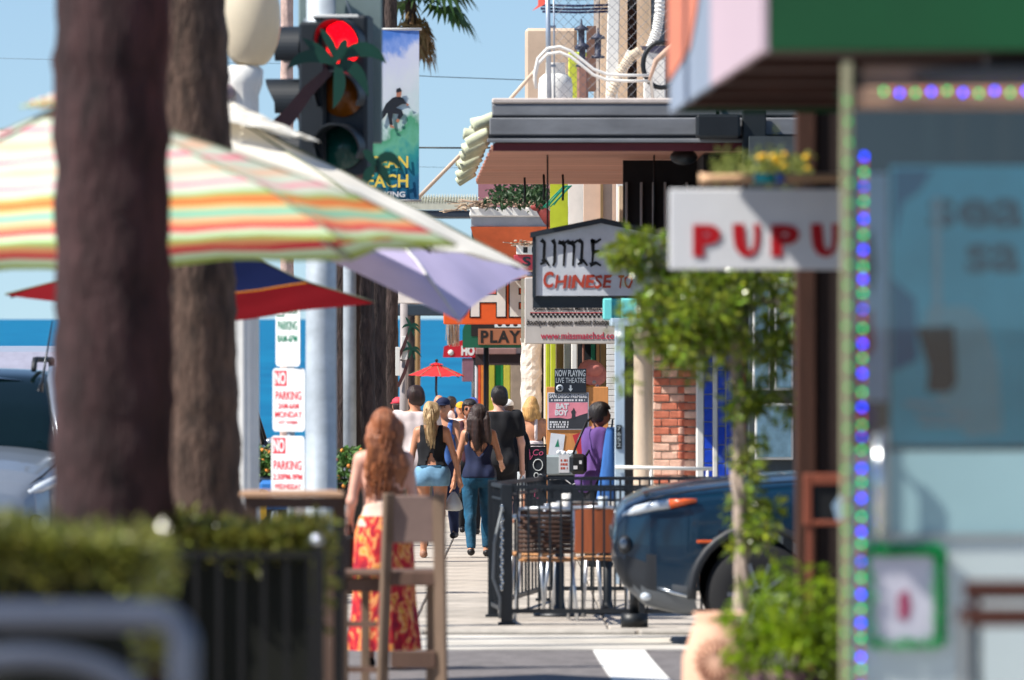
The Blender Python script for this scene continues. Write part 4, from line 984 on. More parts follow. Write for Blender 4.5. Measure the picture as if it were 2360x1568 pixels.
# garland framed notice
nt_ = thing('framed_notice', 'white notice framed by a green tinsel garland on the lower glass', 'notice', (X(2088, D), D - .004, Z(1490, D)))
b = MB(nt_); b.box(X(2006, D), X(2168, D), D - .004, D + .008, Z(1486, D), Z(1270, D)); b.build('sheet', mat('notice_lav', (190, 188, 200), .6, mottle=.06))
b = MB(nt_); b.poly([(X(u, D), Z(v, D)) for u, v in ((2070, 1370), (2092, 1360), (2100, 1400), (2090, 1430), (2070, 1425))], D - .0065, .002); b.build('print', mat('poster_plum', (150, 60, 90), .6))
rg = random.Random(21); b = MB(nt_)
def rim():
    while True:
        s = rg.random()
        k = rg.random()
        if k < .36: u, v = 2000 + 165 * s, 1268
        elif k < .82: u, v = 2166, 1268 + 215 * s
        elif k < .9: u, v = 2006, 1268 + 215 * s
        else: u, v = 2000 + 165 * s, 1484
        return ((X(u + rg.gauss(0, 4), D), D - .008 + rg.gauss(0, .003), Z(v + rg.gauss(0, 4), D)), (rg.gauss(0, 1), -.5, rg.gauss(0, 1)))
leaves(b, 2200, rim, .017, rg, 0, .3); b.build('tinsel_garland', mat('tinsel', (6, 160, 84), .4, island=.3))
# shop block behind and canopy above
b = MB(shop); b.box(1.32, 5, 18.9, 31.5, G(31) - .1, 3.4)
b.build('side_wall', mat('wall_slate', (92, 98, 110), .75, var=.12, mottle=.1))
for y in (20.5, 23, 25.5, 28, 30.5):
    b = MB(shop); b.box(1.30, 1.318, y, y + .25, G(31), 3.3); b.build('wall_panel', mat('wall_stripe', (40, 48, 58), .7))
cz = Z(118, D); xa, xb_ = .658, .576; ya, ys, yb = 18.0, 21.3, 24.91
def xe(y): return xa + (xb_ - xa) * (y - ya) / (yb - ya)
def ze(y): return cz + .045 * (y - ya) / (yb - ya)
can = thing('green_canopy', 'green shop canopy with pale pink printed side and dark underside', 'canopy', (1.2, 20, G(20)))
b = MB(can); b.box(xa + .012, 4.5, ya - .03, ya, cz, cz + 1.1, .004); b.build('front_panel', mat('canopy_green', (0, 76, 38), .7, var=.12, scale=2, mottle=.12))
def side(y0, y1, z0, z1, m, name, off=0.0):
    b = MB(can); e0, e1_ = ze(y0) - cz, ze(y1) - cz; b.add([(xe(y0) - off, y0, z0 + e0), (xe(y1) - off, y1, z0 + e1_), (xe(y1) - off, y1, z1), (xe(y0) - off, y0, z1), (xe(y0) + .02, y0, z0 + e0), (xe(y1) + .02, y1, z0 + e1_), (xe(y1) + .02, y1, z1), (xe(y0) + .02, y0, z1)],
        [(0, 3, 2, 1), (4, 5, 6, 7), (0, 1, 5, 4), (1, 2, 6, 5), (2, 3, 7, 6), (3, 0, 4, 7)]); return b.build(name, m)
side(ya - .03, ys, cz, cz + 1.1, mat('canopy_pink', (186, 164, 174), .7, var=.05, scale=2, mottle=.05), 'side_panel')
side(ys + .01, yb, cz, cz + 1.1, mat('canopy_grey', (134, 146, 164), .7, var=.06, scale=2, mottle=.06), 'side_panel')
side(ya + .6, ya + 1.9, cz + .28, cz + .9, mat('canopy_print', (152, 156, 182), .7), 'side_print', .004)
b = MB(can); xs = []
pts = [(ys + .1, cz + .56), (ys + .5, cz + .42), (ys + 1.0, cz + .30), (ys + 1.6, cz + .20), (yb, cz + .16), (yb, cz + 1.1), (ys + .1, cz + 1.1)]
b.add([(xe(p[0]) - .006, p[0], p[1]) for p in pts], [tuple(range(len(pts)))]); b.build('orange_print', mat('print_orange', (206, 120, 92), .7))
b = MB(can)
b.add([(xa + .021, ya + .01, cz + .02), (4.5, ya + .01, cz + .02), (4.5, yb, cz + .065), (xb_ + .021, yb, cz + .065)], [(0, 3, 2, 1)]); b.build('underside', mat('underside_brown', (74, 50, 44), .8, var=.2, scale=4))
b = MB(can); b.add([(xa + .02, ya, cz + 1.08), (4.5, ya, cz + 1.08), (4.5, yb, cz + 1.08), (xb_ + .02, yb, cz + 1.08)], [(0, 1, 2, 3)]); b.build('top_sheet', mat('canopy_green'))
b = MB(can); b.add([(xb_, yb + .002, cz + .045), (4.5, yb + .002, cz + .045), (4.5, yb + .002, cz + 1.1), (xb_, yb + .002, cz + 1.1)], [(0, 1, 2, 3)]); b.build('back_panel', mat('canopy_green'))
for y in (19.2, 20.6, 22.0, 23.4):
    b = MB(can); b.bar((xe(y) + .03, y, ze(y) + .003), (3.2, y, ze(y) + .003), .04, .03); b.build('cross_rib', mat('underside_brown'))
b = MB(can); b.box(1.0, 1.32, 21, 21.06, cz - .03, cz + .0); b.build('wall_bracket', mat('canopy_green'))
# string lights
def strand(name, label, pts, cols):
    root = thing(name, label, 'string lights', pts[0])
    b = MB(root); b.tube(pts, .0022, 5); b.build('wire', mat('wire_green', (30, 70, 40), .6))
    protos = {}
    for i, p in enumerate(pts):
        c = cols[i % len(cols)]
        q = Vector(p) + Vector((0, -.008, 0)) - ORG[root.name]
        if c not in protos:
            colr, st = {'b': ((24, 56, 255), 7), 'B': ((40, 70, 255), 3), 'g': ((16, 225, 110), 2.4), 'r': ((255, 90, 100), .3), 'd': ((20, 190, 80), .9)}[c]
            bb = MB(); bb.ball((0, 0, 0), (.0045, .0045, .006), 8, 6); protos[c] = bb.build('bulb', mat('bulb_' + c, colr, .4, var=0, emit=st), root); protos[c].location = q
        else: inst(protos[c], root, q)
    return root
pts = [Vector((X(1991 - 8 * math.sin((v - 360) / 1250 * 1.4), D), D - .012 + RNG.gauss(0, .001), Z(v + RNG.gauss(0, 4.5), D))) for v in np.arange(362, 1640, 17.9)]
strand('string_lights', 'string of blue and green bulbs running down the shop glass', pts, ['b', 'r', 'g', 'r', 'B', 'r', 'g', 'r', 'b', 'r', 'g', 'r', 'b', 'r', 'g', 'r'])
pts = [Vector((X(u, D), D - .018, Z(213 + RNG.gauss(0, 2), D))) for u in np.arange(2036, 2620, 18.2)]
strand('string_lights', 'string of blue and green bulbs along the shop header', pts, ['g', 'r', 'b', 'r'])
pts = [Vector((X(1952 + RNG.gauss(0, 3), D), D - .026, Z(v, D))) for v in np.arange(235, 1640, 47)]
strand('string_lights', 'string of small green bulbs wound on the pale corner post', pts, ['d'])

# hanging PUPU sign with bamboo pole and flower box
d = 25.0
sg = signroot('hanging_sign', 'white hanging sign with red letters PUPU', 1740, 622, d)
b = MB(sg); b.box(X(1543, d), 1.30, d, d + .03, Z(622, d), Z(436, d), .004); b.build('board', mat('board_white', (232, 233, 236), .55, var=.03, mottle=.03))
m_pu = mat('letter_red', (186, 4, 24), .6, var=.05)
def ugl(u0, u1, v0, v1, nm):
    w = u1 - u0; b = MB(sg); P_ = lambda u, v: (X(u, d), Z(v, d))
    o = [(u0, v0), (u0 + .42 * w, v0), (u0 + .48 * w, v0 + .55 * (v1 - v0))]
    i_ = [(u0 + .53 * w, v0 + .74 * (v1 - v0)), (u0 + .65 * w, v0 + .80 * (v1 - v0)), (u0 + .73 * w, v0 + .70 * (v1 - v0)), (u0 + .77 * w, v0 + .45 * (v1 - v0)), (u0 + .76 * w, v0), (u1, v0)]
    e = [(u1 - .01 * w, v0 + .5 * (v1 - v0)), (u1 - .1 * w, v0 + .82 * (v1 - v0)), (u1 - .3 * w, v1 - .02 * (v1 - v0)), (u0 + .5 * w, v1), (u0 + .25 * w, v0 + .92 * (v1 - v0)), (u0 + .08 * w, v0 + .7 * (v1 - v0)), (u0 + .02 * w, v0 + .4 * (v1 - v0))]
    L_ = [o[0], e[6], e[5], e[4], e[3], e[2], e[1], e[0], i_[5]]; I_ = [o[1], o[2], i_[0], i_[1], i_[1], i_[2], i_[3], i_[4], i_[4]]
    L_ = [(u0, v0), e[6], e[5], e[4], e[3], e[2], e[1], e[0], (u1, v0)]; I_ = [o[1], (u0 + .46 * w, v0 + .3 * (v1 - v0)), o[2], i_[0], i_[1], i_[2], i_[2], i_[3], i_[4]]
    vs = [(X(a, d), d - .004, Z(c, d)) for a, c in L_] + [(X(a, d), d - .004, Z(c, d)) for a, c in I_]; n = 9
    b.add(vs, [(k, k + 1, n + k + 1, n + k) for k in range(n - 1)]); b.build('letter', m_pu)
for (u0, u1) in ((1597, 1661), (1777, 1842)): text(sg, 'P', X(u0, d), X(u1, d), Z(592, d), Z(518, d), d - .002, m_pu, .062, name='letter')
ugl(1688, 1752, 516, 593, 'U'); ugl(1868, 1932, 516, 593, 'U')
b = MB(sg)
for x in (X(1660, d), 1.2): b.tube([(x, d + .015, Z(436, d)), (x, d + .015, Z(412, d))], .004, 6)
b.build('hook', m_black)
bp_ = thing('bamboo_pole', 'peeled wooden pole with a teal wrap carrying the red lettered sign', 'pole', (X(1700, d), d + .015, Z(412, d)))
b = MB(); b.tube([(X(1612, d) - X(1700, d), 0, .012 - .012), (X(1640, d) - X(1700, d), 0, .0), (1.36 - X(1700, d), 0, .006)], [.021, .0165, .0165], 12); b.build('pole', mat('bamboo', (222, 180, 140), .6, var=.1, scale=6, stretch=(.5, 4, 4)), bp_)
b = MB(); b.tube([(X(1738, d) - X(1700, d), 0, .002), (X(1788, d) - X(1700, d), 0, .003), ], .0178, 12); b.build('wrap', mat('wrap_teal', (30, 170, 180), .5, var=.25, scale=30), bp_)
b = MB(); b.tube([(X(1790, d) - X(1700, d), 0, .003), (X(1808, d) - X(1700, d), 0, .0032)], .0176, 12); b.build('wrap', mat('wrap_blue', (60, 110, 200), .5, var=.25, scale=30), bp_)
# timber post
tp_ = thing('timber_post', 'dark brown timber post beside the hanging sign', 'post', (X(1884, 26), 26.2, G(26)))
b = MB(tp_); b.box(X(1838, 26), X(1884, 26), 26.1, 26.25, G(26), 2.4, .006); b.build('plank', mat('timber_dark', (70, 42, 30), .8, var=.3, scale=6, stretch=(5, 5, .5), bump=.3))
b = MB(tp_); b.box(X(1886, 26), X(1950, 26), 26.12, 26.3, G(26), 2.4, .006); b.build('plank', mat('timber_darker', (40, 26, 22), .8, var=.3, scale=6, stretch=(5, 5, .5), bump=.3))
# menu board leaning on the post
d = 25.4
mbd = thing('menu_board', 'reddish wood framed menu board on legs by the dark post', 'board', (X(1890, d), d, G(d)))
m_rw = mat('red_wood', (136, 72, 52), .7, var=.2, scale=5, stretch=(4, 4, .6))
b = MB(mbd)
px(b, 1852, 1872, 1092, 1212, d, .03, .004); px(b, 1873, 1950, 1092, 1118, d, .03, .004); px(b, 1873, 1950, 1200, 1212, d, .03, .004); b.build('frame', m_rw)
b = MB(mbd); px(b, 1872, 1950, 1118, 1200, d + .012, .01); b.build('slate', m_blk)
b = MB(mbd); b.poly([(X(u, d), Z(v, d)) for u, v in ((1918, 1165), (1935, 1140), (1950, 1150), (1950, 1210), (1928, 1200))], d + .008, .003); b.build('print', mat('pale_print', (150, 180, 206), .7))
for u in (1866, 1945):
    b = MB(mbd); b.bar((X(u, d), d + .03, G(d)), (X(u, d), d + .02, Z(1200, d)), .02, .02); b.build('leg', m_rw)
b = MB(mbd); b.bar((X(1866, d), d + .2, G(d)), (X(1866, d), d + .035, Z(1220, d)), .02, .02); b.build('prop_leg', m_rw)
# cafe chair at the right edge
d = 14.6
m_rw = mat('bench_wood', (70, 34, 22), .7, var=.2, scale=5)
ch = thing('folding_chair', 'folding chair with two brown back slats and dark metal frame', 'chair', (X(2400, d), d + .2, G(d)))
b = MB(ch); b.box(X(2222, d), X(2222, d) + .42, d, d + .018, Z(1384, d), Z(1338, d), .004); b.build('back_slat', m_rw)
b = MB(ch); b.box(X(2205, d), X(2205, d) + .44, d - .03, d - .012, Z(1444, d), Z(1398, d), .004); b.build('back_slat', m_rw)
for x in (X(2250, d), X(2250, d) + .36):
    b = MB(ch); b.bar((x, d + .024, Z(1348, d)), (x - .0, d - .12, G(d)), .02, .012); b.build('leg', m_black)
    b = MB(ch); b.bar((x - .03, d - .04, Z(1430, d)), (x - .02, d + .36, G(d)), .016, .012); b.build('leg', mat('steel_bar'))
for k in range(5):
    b = MB(ch); b.box(X(2250, d) + .012, X(2250, d) + .348, d - .34 + k * .06, d - .34 + k * .06 + .045, G(d) + .44, G(d) + .456, .003); b.build('seat_slat', m_rw)
for x in (X(2250, d) + .03, X(2250, d) + .33):
    b = MB(ch); b.bar((x, d - .35, G(d) + .43), (x, d + .03, G(d) + .43), .014, .014); b.build('seat_rail', m_black)
# ------------------------------------------------------------------ palms along the kerb, lamp, signal, banner, street signs
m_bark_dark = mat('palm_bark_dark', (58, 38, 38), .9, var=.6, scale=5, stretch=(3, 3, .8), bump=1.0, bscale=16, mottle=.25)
m_bark = mat('palm_bark', (66, 54, 50), .9, var=.6, scale=6, stretch=(3, 3, .8), bump=1.0, bscale=16, mottle=.25)
m_frond = mat('palm_frond', (66, 92, 44), .5, island=.35, trans=.25)
m_dead = mat('palm_dead', (150, 122, 82), .8, island=.35, trans=.2)
def fan_leaf(b, base, d, length, rad, droop, rg, segs=15):
    d = Vector(d).normalized(); tip = Vector(base) + d * length + Vector((0, 0, -droop * length))
    b.tube([base, Vector(base).lerp(tip, .5) + Vector((0, 0, droop * length * .25)), tip], [.03, .018, .012], 5)
    f = (tip - Vector(base)).normalized(); sd = f.cross(Vector((0, 0, 1)))
    if sd.length < 1e-3: sd = Vector((1, 0, 0))
    sd.normalize(); up = sd.cross(f)
    for k in range(segs):
        a = R(-100 + 200 * k / (segs - 1)); dd = f * math.cos(a) + sd * math.sin(a)
        L = rad * (1 - .25 * abs(a) / R(100)) * rg.uniform(.85, 1.1); w = rad * .085
        pr = dd.cross(up).normalized()
        e = tip + dd * L * .6 + up * .03; q = tip + dd * L - Vector((0, 0, 1)) * L * .38
        b.add([tip, e + pr * w, q, e - pr * w], [(0, 1, 2, 3)])
def crown_mesh(seed):
    rg = random.Random(seed); g = MB()
    for i in range(30):
        a = i * 2.4; el = rg.uniform(-.5, 1.1); fan_leaf(g, (0, 0, rg.uniform(-.2, .15)), (math.cos(a), math.sin(a), el), rg.uniform(.8, 1.2), rg.uniform(.7, .95), rg.uniform(.05, .35), rg)
    dd = MB()
    for i in range(26):
        a = i * 2.4 + 1; fan_leaf(dd, (0, 0, -.35 - rg.random() * .5), (math.cos(a), math.sin(a), -1.6), rg.uniform(.5, .8), rg.uniform(.5, .75), .25, rg, 9)
    return g, dd
CG, CD = crown_mesh(4)
crown_me = CG.mesh('crown'); crown_me.materials.append(m_frond)
skirt_me = CD.mesh('dead_fronds'); skirt_me.materials.append(m_dead)
def palm(x, y, H, r0, r1, label, bark, lean=(0, 0), group='palms along the kerb', flare=.25, seed=1, detail=1.0, z=None):
    root = thing('palm_tree', label, 'palm tree', (x, y, G(y) if z is None else z), 0, group)
    rg = np.random.RandomState(seed); n = 28; m_ = int(H / .05 * detail); vs = []; fs = []
    zz_ = np.linspace(-.25, H, m_ + 1)
    ring = rg.uniform(-1, 1, m_ + 1); lump = rg.normal(0, 1, (m_ + 1, n))
    crk = rg.normal(0, 1, n)
    for _ in range(2): lump = (lump + np.roll(lump, 1, 0) + np.roll(lump, 1, 1)) / 2.0
    for i, z_ in enumerate(zz_):
        t = max(0, z_) / H
        r_ = (r0 + (r1 - r0) * min(1, t * 1.6)) * (1 + flare * math.exp(-max(0, z_) / .35)) * (1 + .03 * ring[i] + .025 * ((z_ / .16) % 1.0))
        for k in range(n):
            a = 2 * math.pi * k / n; q = r_ * (1 + .03 * lump[i, k] + .014 * crk[k])
            vs.append((lean[0] * t + q * math.cos(a), lean[1] * t + q * math.sin(a), z_))
    for i in range(m_):
        for k in range(n): fs.append((i * n + k, i * n + (k + 1) % n, (i + 1) * n + (k + 1) % n, (i + 1) * n + k))
    b = MB(); b.add(vs, fs, True); b.build('trunk', bark, root)
    for me, nm in ((crown_me, 'crown'), (skirt_me, 'dead_fronds')):
        o = bpy.data.objects.new(nm, me); COL.objects.link(o); o.parent = root; o.location = (lean[0], lean[1], H); o.rotation_euler = (0, 0, seed * 1.3)
    return root
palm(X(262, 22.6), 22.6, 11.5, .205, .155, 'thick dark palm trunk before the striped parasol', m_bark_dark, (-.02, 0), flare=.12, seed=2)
palm(X(478, 34), 34.0, 12.0, .205, .165, 'palm trunk with flared base behind the striped parasol', mat('palm_bark_mid', (82, 64, 54), .9, var=.65, scale=6, stretch=(3, 3, .8), bump=1.0, bscale=16, mottle=.25), (-.30, 0), flare=.12, seed=3)
for i, (d, u, lab) in enumerate(((70, 790, 'kerb palm nearest the galvanised signal pole'), (78.5, 827, 'kerb palm beyond the one by the signal pole'), (87, 858, 'kerb palm standing behind the yellow diamond sign'), (101, 899, 'slim kerb palm beside the far metal palm lamp'))):
    palm(X(u, d), d, 12.5, .19 if i < 3 else .13, .15 if i < 3 else .1, lab, m_bark, flare=.15, seed=5 + i, detail=.5)
palm(X(946, 170), 170, Z(-40, 170) - G(170), .16, .13, 'distant palm whose fronds hang behind the surfer banner', m_bark, seed=12, detail=.3)
palm(X(661, 100), 100, 13, .1, .09, 'slim pale palm trunk behind the globe lamp', mat('pale_bark', (186, 160, 150), .85, var=.3, scale=7, bump=.4), seed=9, detail=.4)

# globe lamp with fluted white post and metal palm cut-out
d = 45.4
lp = thing('globe_street_lamp', 'white fluted street lamp with a round globe and metal palm cut-out', 'street lamp', (X(562, d), d, G(d)))
H = Z(152, d) - G(d)
b = MB()
vs = []; fs = []; n = 48
prof = [(.19, 0), (.19, .25), (.14, .32), (.108, .45), (.1, 1.2), (.098, H - .55), (.12, H - .5), (.12, H - .44), (.1, H - .40), (.095, H - .2), (.125, H - .12), (.13, H - .03), (.1, H)]
for r_, z_ in prof:
    for k in range(n):
        a = 2 * math.pi * k / n; q = r_ * (1 + (.035 * math.cos(12 * a) if .4 < z_ < H - .15 else 0)); vs.append((q * math.cos(a), q * math.sin(a), z_))
for i in range(len(prof) - 1):
    for k in range(n): fs.append((i * n + k, i * n + (k + 1) % n, (i + 1) * n + (k + 1) % n, (i + 1) * n + k))
b.add(vs, fs, True); b.build('post', m_white, lp)
b = MB(); gz0 = Z(152, d) - G(d); b.lathe([(.0, gz0), (.085, gz0 + .004), (.118, gz0 + .025), (.15, gz0 + .07), (.178, gz0 + .14), (.196, gz0 + .23), (.2, gz0 + .31), (.194, gz0 + .40), (.172, gz0 + .49), (.13, gz0 + .56), (.07, gz0 + .61), (.0, gz0 + .63)], (X(578, d) - X(562, d), 0, 0), 36); b.build('globe', mat('globe_glass', (226, 214, 190), .35, var=.04, trans=.35), lp)
b = MB(); b.ball((X(523, d) - X(562, d), -.1, Z(213, d) - G(d)), .055, 16, 10); b.tube([(X(523, d) - X(562, d), -.1, Z(225, d) - G(d)), (X(523, d) - X(562, d), -.1, Z(245, d) - G(d)), (0, 0, Z(250, d) - G(d))], .014, 8); b.build('finial', mat('finial_mauve', (150, 132, 136), .4), lp)
m_palmgreen = mat('metal_green', (12, 60, 46), .45, var=.12); m_palmtrunk = mat('metal_brown', (72, 42, 42), .5, var=.12)
def leafpoly(u0, v0, cu, cv, u1, v1, w):
    """crescent frond from (u0,v0) bending by (cu,cv) to the tip (u1,v1)."""
    up = []; lo = []
    for i in range(9):
        t = i / 8; u = (1 - t) ** 2 * u0 + 2 * t * (1 - t) * cu + t * t * u1; v = (1 - t) ** 2 * v0 + 2 * t * (1 - t) * cv + t * t * v1
        du = 2 * (1 - t) * (cu - u0) + 2 * t * (u1 - cu); dv = 2 * (1 - t) * (cv - v0) + 2 * t * (v1 - cv); L = math.hypot(du, dv) + 1e-6
        ww = w * (math.sin(math.pi * min(1, t * .9 + .12))) ** .8
        up.append((u - dv / L * ww, v + du / L * ww)); lo.append((u + dv / L * ww, v - du / L * ww))
    return up, lo
def frond(parent, pts, dd, y, m, name='metal_frond'):
    up, lo = leafpoly(*pts); b = MB(parent); n = len(up); vs = []
    for k, th in ((0, 0), (1, .014)):
        for a in up: vs.append((X(a[0], dd), y + th, Z(a[1], dd)))
        for a in lo: vs.append((X(a[0], dd), y + th, Z(a[1], dd)))
    fs = []
    for i in range(n - 1):
        fs += [(i, n + i, n + i + 1, i + 1), (2 * n + i, 2 * n + i + 1, 3 * n + i + 1, 3 * n + i), (i, i + 1, 2 * n + i + 1, 2 * n + i), (n + i, 3 * n + i, 3 * n + i + 1, n + i + 1)]
    b.add(vs, fs); return b.build(name, m)
dd = 45.7
def strip(parent, P, w, dd, y, m, name):
    b = MB(parent)
    for i in range(len(P) - 1):
        a = Vector(P[i]); c = Vector(P[i + 1]); dr = (c - a).normalized(); nr = Vector((-dr.y, dr.x)); a = a - dr * 1.5; c = c + dr * 1.5
        b.poly([(X((a + nr * w[i]).x, dd), Z((a + nr * w[i]).y, dd)), (X((a - nr * w[i]).x, dd), Z((a - nr * w[i]).y, dd)), (X((c - nr * w[i + 1]).x, dd), Z((c - nr * w[i + 1]).y, dd)), (X((c + nr * w[i + 1]).x, dd), Z((c + nr * w[i + 1]).y, dd))], y + .0005 * i, .014)
    return b.build(name, m)
strip(lp, [(560, 330), (640, 300), (672, 268), (712, 214), (760, 168)], [12, 19, 17, 14, 10], dd, dd - .3, m_palmtrunk, 'metal_trunk')
for k, p in enumerate(((772, 150, 735, 118, 700, 92, 12), (775, 150, 708, 110, 664, 166, 15), (780, 146, 762, 92, 740, 70, 10), (785, 140, 850, 92, 893, 152, 17), (785, 150, 830, 150, 852, 228, 15), (780, 152, 795, 205, 770, 256, 14), (775, 150, 800, 100, 800, 96, 10))):
    frond(lp, p, dd, dd - .32 - .01 * k, m_palmgreen)
strip(lp, [(700, 420), (780, 430), (840, 415), (872, 385)], [12, 12, 10, 8], dd, dd - .3, m_palmtrunk, 'metal_trunk')
for k, p in enumerate(((868, 385, 900, 335, 932, 402, 12), (868, 388, 880, 380, 905, 440, 12), (866, 385, 850, 350, 838, 352, 10), (866, 388, 846, 400, 842, 440, 11))): frond(lp, p, dd, dd - .32 - .01 * k, m_palmgreen)

# traffic signal
d = 47.0
ts = thing('traffic_signal', 'traffic signal on galvanised pole with red light lit and second head', 'traffic signal', (X(740, d), d, G(d)))
m_galv2 = mat('galvanised_pole', (176, 184, 190), .5, .25, var=.14, scale=8, mottle=.14)
b = MB(); Hs = Z(-60, d) - G(d); b.lathe([(.16, 0), (.16, .05), (.112, .08), (.106, 2), (.1, Hs)], n=32); b.build('pole', m_galv2, ts)
b = MB(ts); b.box(X(686, d), X(880, d), d + .16, d + .2, Z(330, d), Z(-60, d), .01); b.build('back_panel', mat('sign_back', (124, 140, 138), .55, .15, var=.06, mottle=.06))
b = MB(ts); b.bar((X(740, d), d, Z(60, d)), (X(800, d), d + .17, Z(60, d)), .05, .03); b.bar((X(740, d), d, Z(260, d)), (X(800, d), d + .17, Z(260, d)), .05, .03); b.build('panel_bracket', m_galv2)
b = MB(ts); b.bar((X(795, d), d + .155, Z(-3, d)), (X(808, d), d + .155, Z(33, d)), .035, .01); b.build('clip', m_white)
m_house = mat('signal_housing', (24, 30, 36), .5, var=.1)
def lens_mat(nm, c, st):
    m = bpy.data.materials.new(nm); m.use_nodes = True; N = m.node_tree.nodes; L = m.node_tree.links; bs = N['Principled BSDF']
    tc = N.new('ShaderNodeTexCoord'); vo = N.new('ShaderNodeTexVoronoi'); vo.inputs['Scale'].default_value = 62
    L.new(tc.outputs['Object'], vo.inputs[0]); rp = N.new('ShaderNodeMapRange'); rp.inputs[1].default_value = .15; rp.inputs[2].default_value = .5; rp.inputs[3].default_value = st; rp.inputs[4].default_value = st * .5
    L.new(vo.outputs['Distance'], rp.inputs[0]); bs.inputs['Base Color'].default_value = lin(c); bs.inputs['Emission Color'].default_value = lin(c)
    bs.inputs['Roughness'].default_value = .25; L.new(rp.outputs[0], bs.inputs['Emission Strength']); return m
lens_m = [lens_mat('lens_red', (255, 6, 24), 2.6), mat('lens_amber', (120, 66, 12), .25, var=.2, scale=12), mat('lens_green', (8, 64, 58), .25, var=.2)]
def head(loc, rz, lit):
    hd = bpy.data.objects.new('signal_head', None)
    b = MB(); b.box(-.17, .17, -.02, .17, -.02, 1.09, .02); hd = b.build('signal_head', m_house, ts); hd.location = loc; hd.rotation_euler = (0, 0, rz); ORG[hd.name] = Vector((0, 0, 0))
    for i in range(3):
        zc = .9 - .36 * i
        b = MB(); b.lathe([(0, -.012), (.1, -.008), (.148, 0), (.148, .02)], (0, -.022, zc), 28, mtx=Matrix.Rotation(R(90), 3, 'X')); b.build('lens', lens_m[i] if (lit or i) else mat('lens_dark', (70, 10, 14), .3), hd)
        b = MB(); vs = []; fs = []; n = 26
        for j, yy_ in enumerate((-.02, -.26)):
            for rr_ in (.152, .165):
                for k in range(n + 1):
                    a = R(-118 + 236 * k / n) + R(90); dp = yy_ if j == 0 else -.24 - .03 * math.sin(a) + (.10 if False else 0) ; dp = yy_ if j == 0 else (-.19 - .09 * max(0, math.sin(a)))
                    vs.append((rr_ * math.cos(a), dp, zc + rr_ * math.sin(a)))
        w = n + 1
        for k in range(n): fs += [(k, k + 1, 2 * w + k + 1, 2 * w + k), (w + k, 3 * w + k, 3 * w + k + 1, w + k + 1), (2 * w + k, 2 * w + k + 1, 3 * w + k + 1, 3 * w + k), (k, w + k, w + k + 1, k + 1)]
        b.add(vs, fs, False); b.build('visor', m_house, hd)
    return hd
zh = Z(403, d) - G(d)
head((X(793, d) - X(740, d), -.16, zh), R(-14), True)
head((X(706, d) - X(740, d), -.02, Z(418, d) - G(d)), R(-100), False)
b = MB(ts)
for v in (48, 360): b.bar((X(740, d), d, Z(v, d)), (X(800, d), d - .02, Z(v, d)), .04, .04)
b.bar((X(700, d), d, Z(50, d)), (X(740, d), d, Z(50, d)), .04, .04); b.bar((X(700, d), d, Z(380, d)), (X(740, d), d, Z(380, d)), .04, .04); b.build('mounting_arm', m_galv2)
b = MB(ts); b.box(X(722, d), X(828, d), d - .2, d - .04, Z(44, d), Z(37, d), .004); b.build('top_cap', m_white)

# banner with surfer
d = 62.0
bn = thing('surf_banner', 'tall street banner with a surfer on a wave reading OCEAN BEACH', 'banner', (X(806, d), d, G(d)))
b = MB(); b.tube([(0, 0, 0), (0, 0, Z(-40, d) - G(d))], .06, 14); b.build('post', m_galv2, bn)
def banner_mat():
    m = bpy.data.materials.new('banner_print'); m.use_nodes = True; N = m.node_tree.nodes; L = m.node_tree.links; bs = N['Principled BSDF']; bs.inputs['Roughness'].default_value = .75
    tc = N.new('ShaderNodeTexCoord'); sp = N.new('ShaderNodeSeparateXYZ'); L.new(tc.outputs['Generated'], sp.inputs[0])
    mp = N.new('ShaderNodeMapping'); mp.inputs['Scale'].default_value = (3, 1, 5); mp.inputs['Rotation'].default_value = (0, R(35), 0); L.new(tc.outputs['Generated'], mp.inputs[0])
    no = N.new('ShaderNodeTexNoise'); no.inputs['Scale'].default_value = 2.2; no.inputs['Detail'].default_value = 5; L.new(mp.outputs[0], no.inputs[0])
    a = N.new('ShaderNodeMath'); a.operation = 'MULTIPLY_ADD'; a.inputs[1].default_value = .30; L.new(no.outputs[0], a.inputs[0]); L.new(sp.outputs['Z'], a.inputs[2])
    a2 = N.new('ShaderNodeMath'); a2.operation = 'MULTIPLY_ADD'; a2.inputs[1].default_value = -.20; L.new(sp.outputs['X'], a2.inputs[0]); L.new(a.outputs[0], a2.inputs[2])
    cr = N.new('ShaderNodeValToRGB'); e = cr.color_ramp.elements; e[0].position = .0; e[0].color = lin((0, 84, 124)); e[1].position = 1.0; e[1].color = lin((70, 120, 200))
    for p, c in ((.12, (0, 104, 136)), (.24, (30, 140, 140)), (.33, (96, 170, 140)), (.42, (70, 150, 110)), (.5, (196, 214, 214)), (.68, (210, 214, 220)), (.84, (204, 206, 224)), (.92, (120, 150, 214))):
        q = e.new(p); q.color = lin(c)
    L.new(a2.outputs[0], cr.inputs[0]); L.new(cr.outputs[0], bs.inputs['Base Color']); return m
b = MB(bn); b.grid(6, 14, lambda s, t: (X(812, d) + s * (X(966, d) - X(812, d)), d - .03 + .012 * math.sin(t * 5 + s * 3), Z(462, d) + t * (Z(70, d) - Z(462, d)))); b.build('cloth', banner_mat())
for v in (68, 463):
    b = MB(bn); b.tube([(X(806, d), d - .02, Z(v, d)), (X(972, d), d - .02, Z(v, d))], .012, 8); b.build('arm', m_white)
m_by = mat('banner_yellow', (238, 206, 84), .7, var=.05); m_suit = mat('print_wetsuit', (24, 30, 40), .7); m_skinp = mat('print_skin', (176, 116, 92), .7)
yb_ = d - .052
text(bn, 'OCEAN', X(824, d), X(941, d), Z(388, d), Z(360, d), yb_, m_by, .02)
text(bn, 'BEACH', X(824, d), X(941, d), Z(433, d), Z(402, d), yb_, m_by, .02)
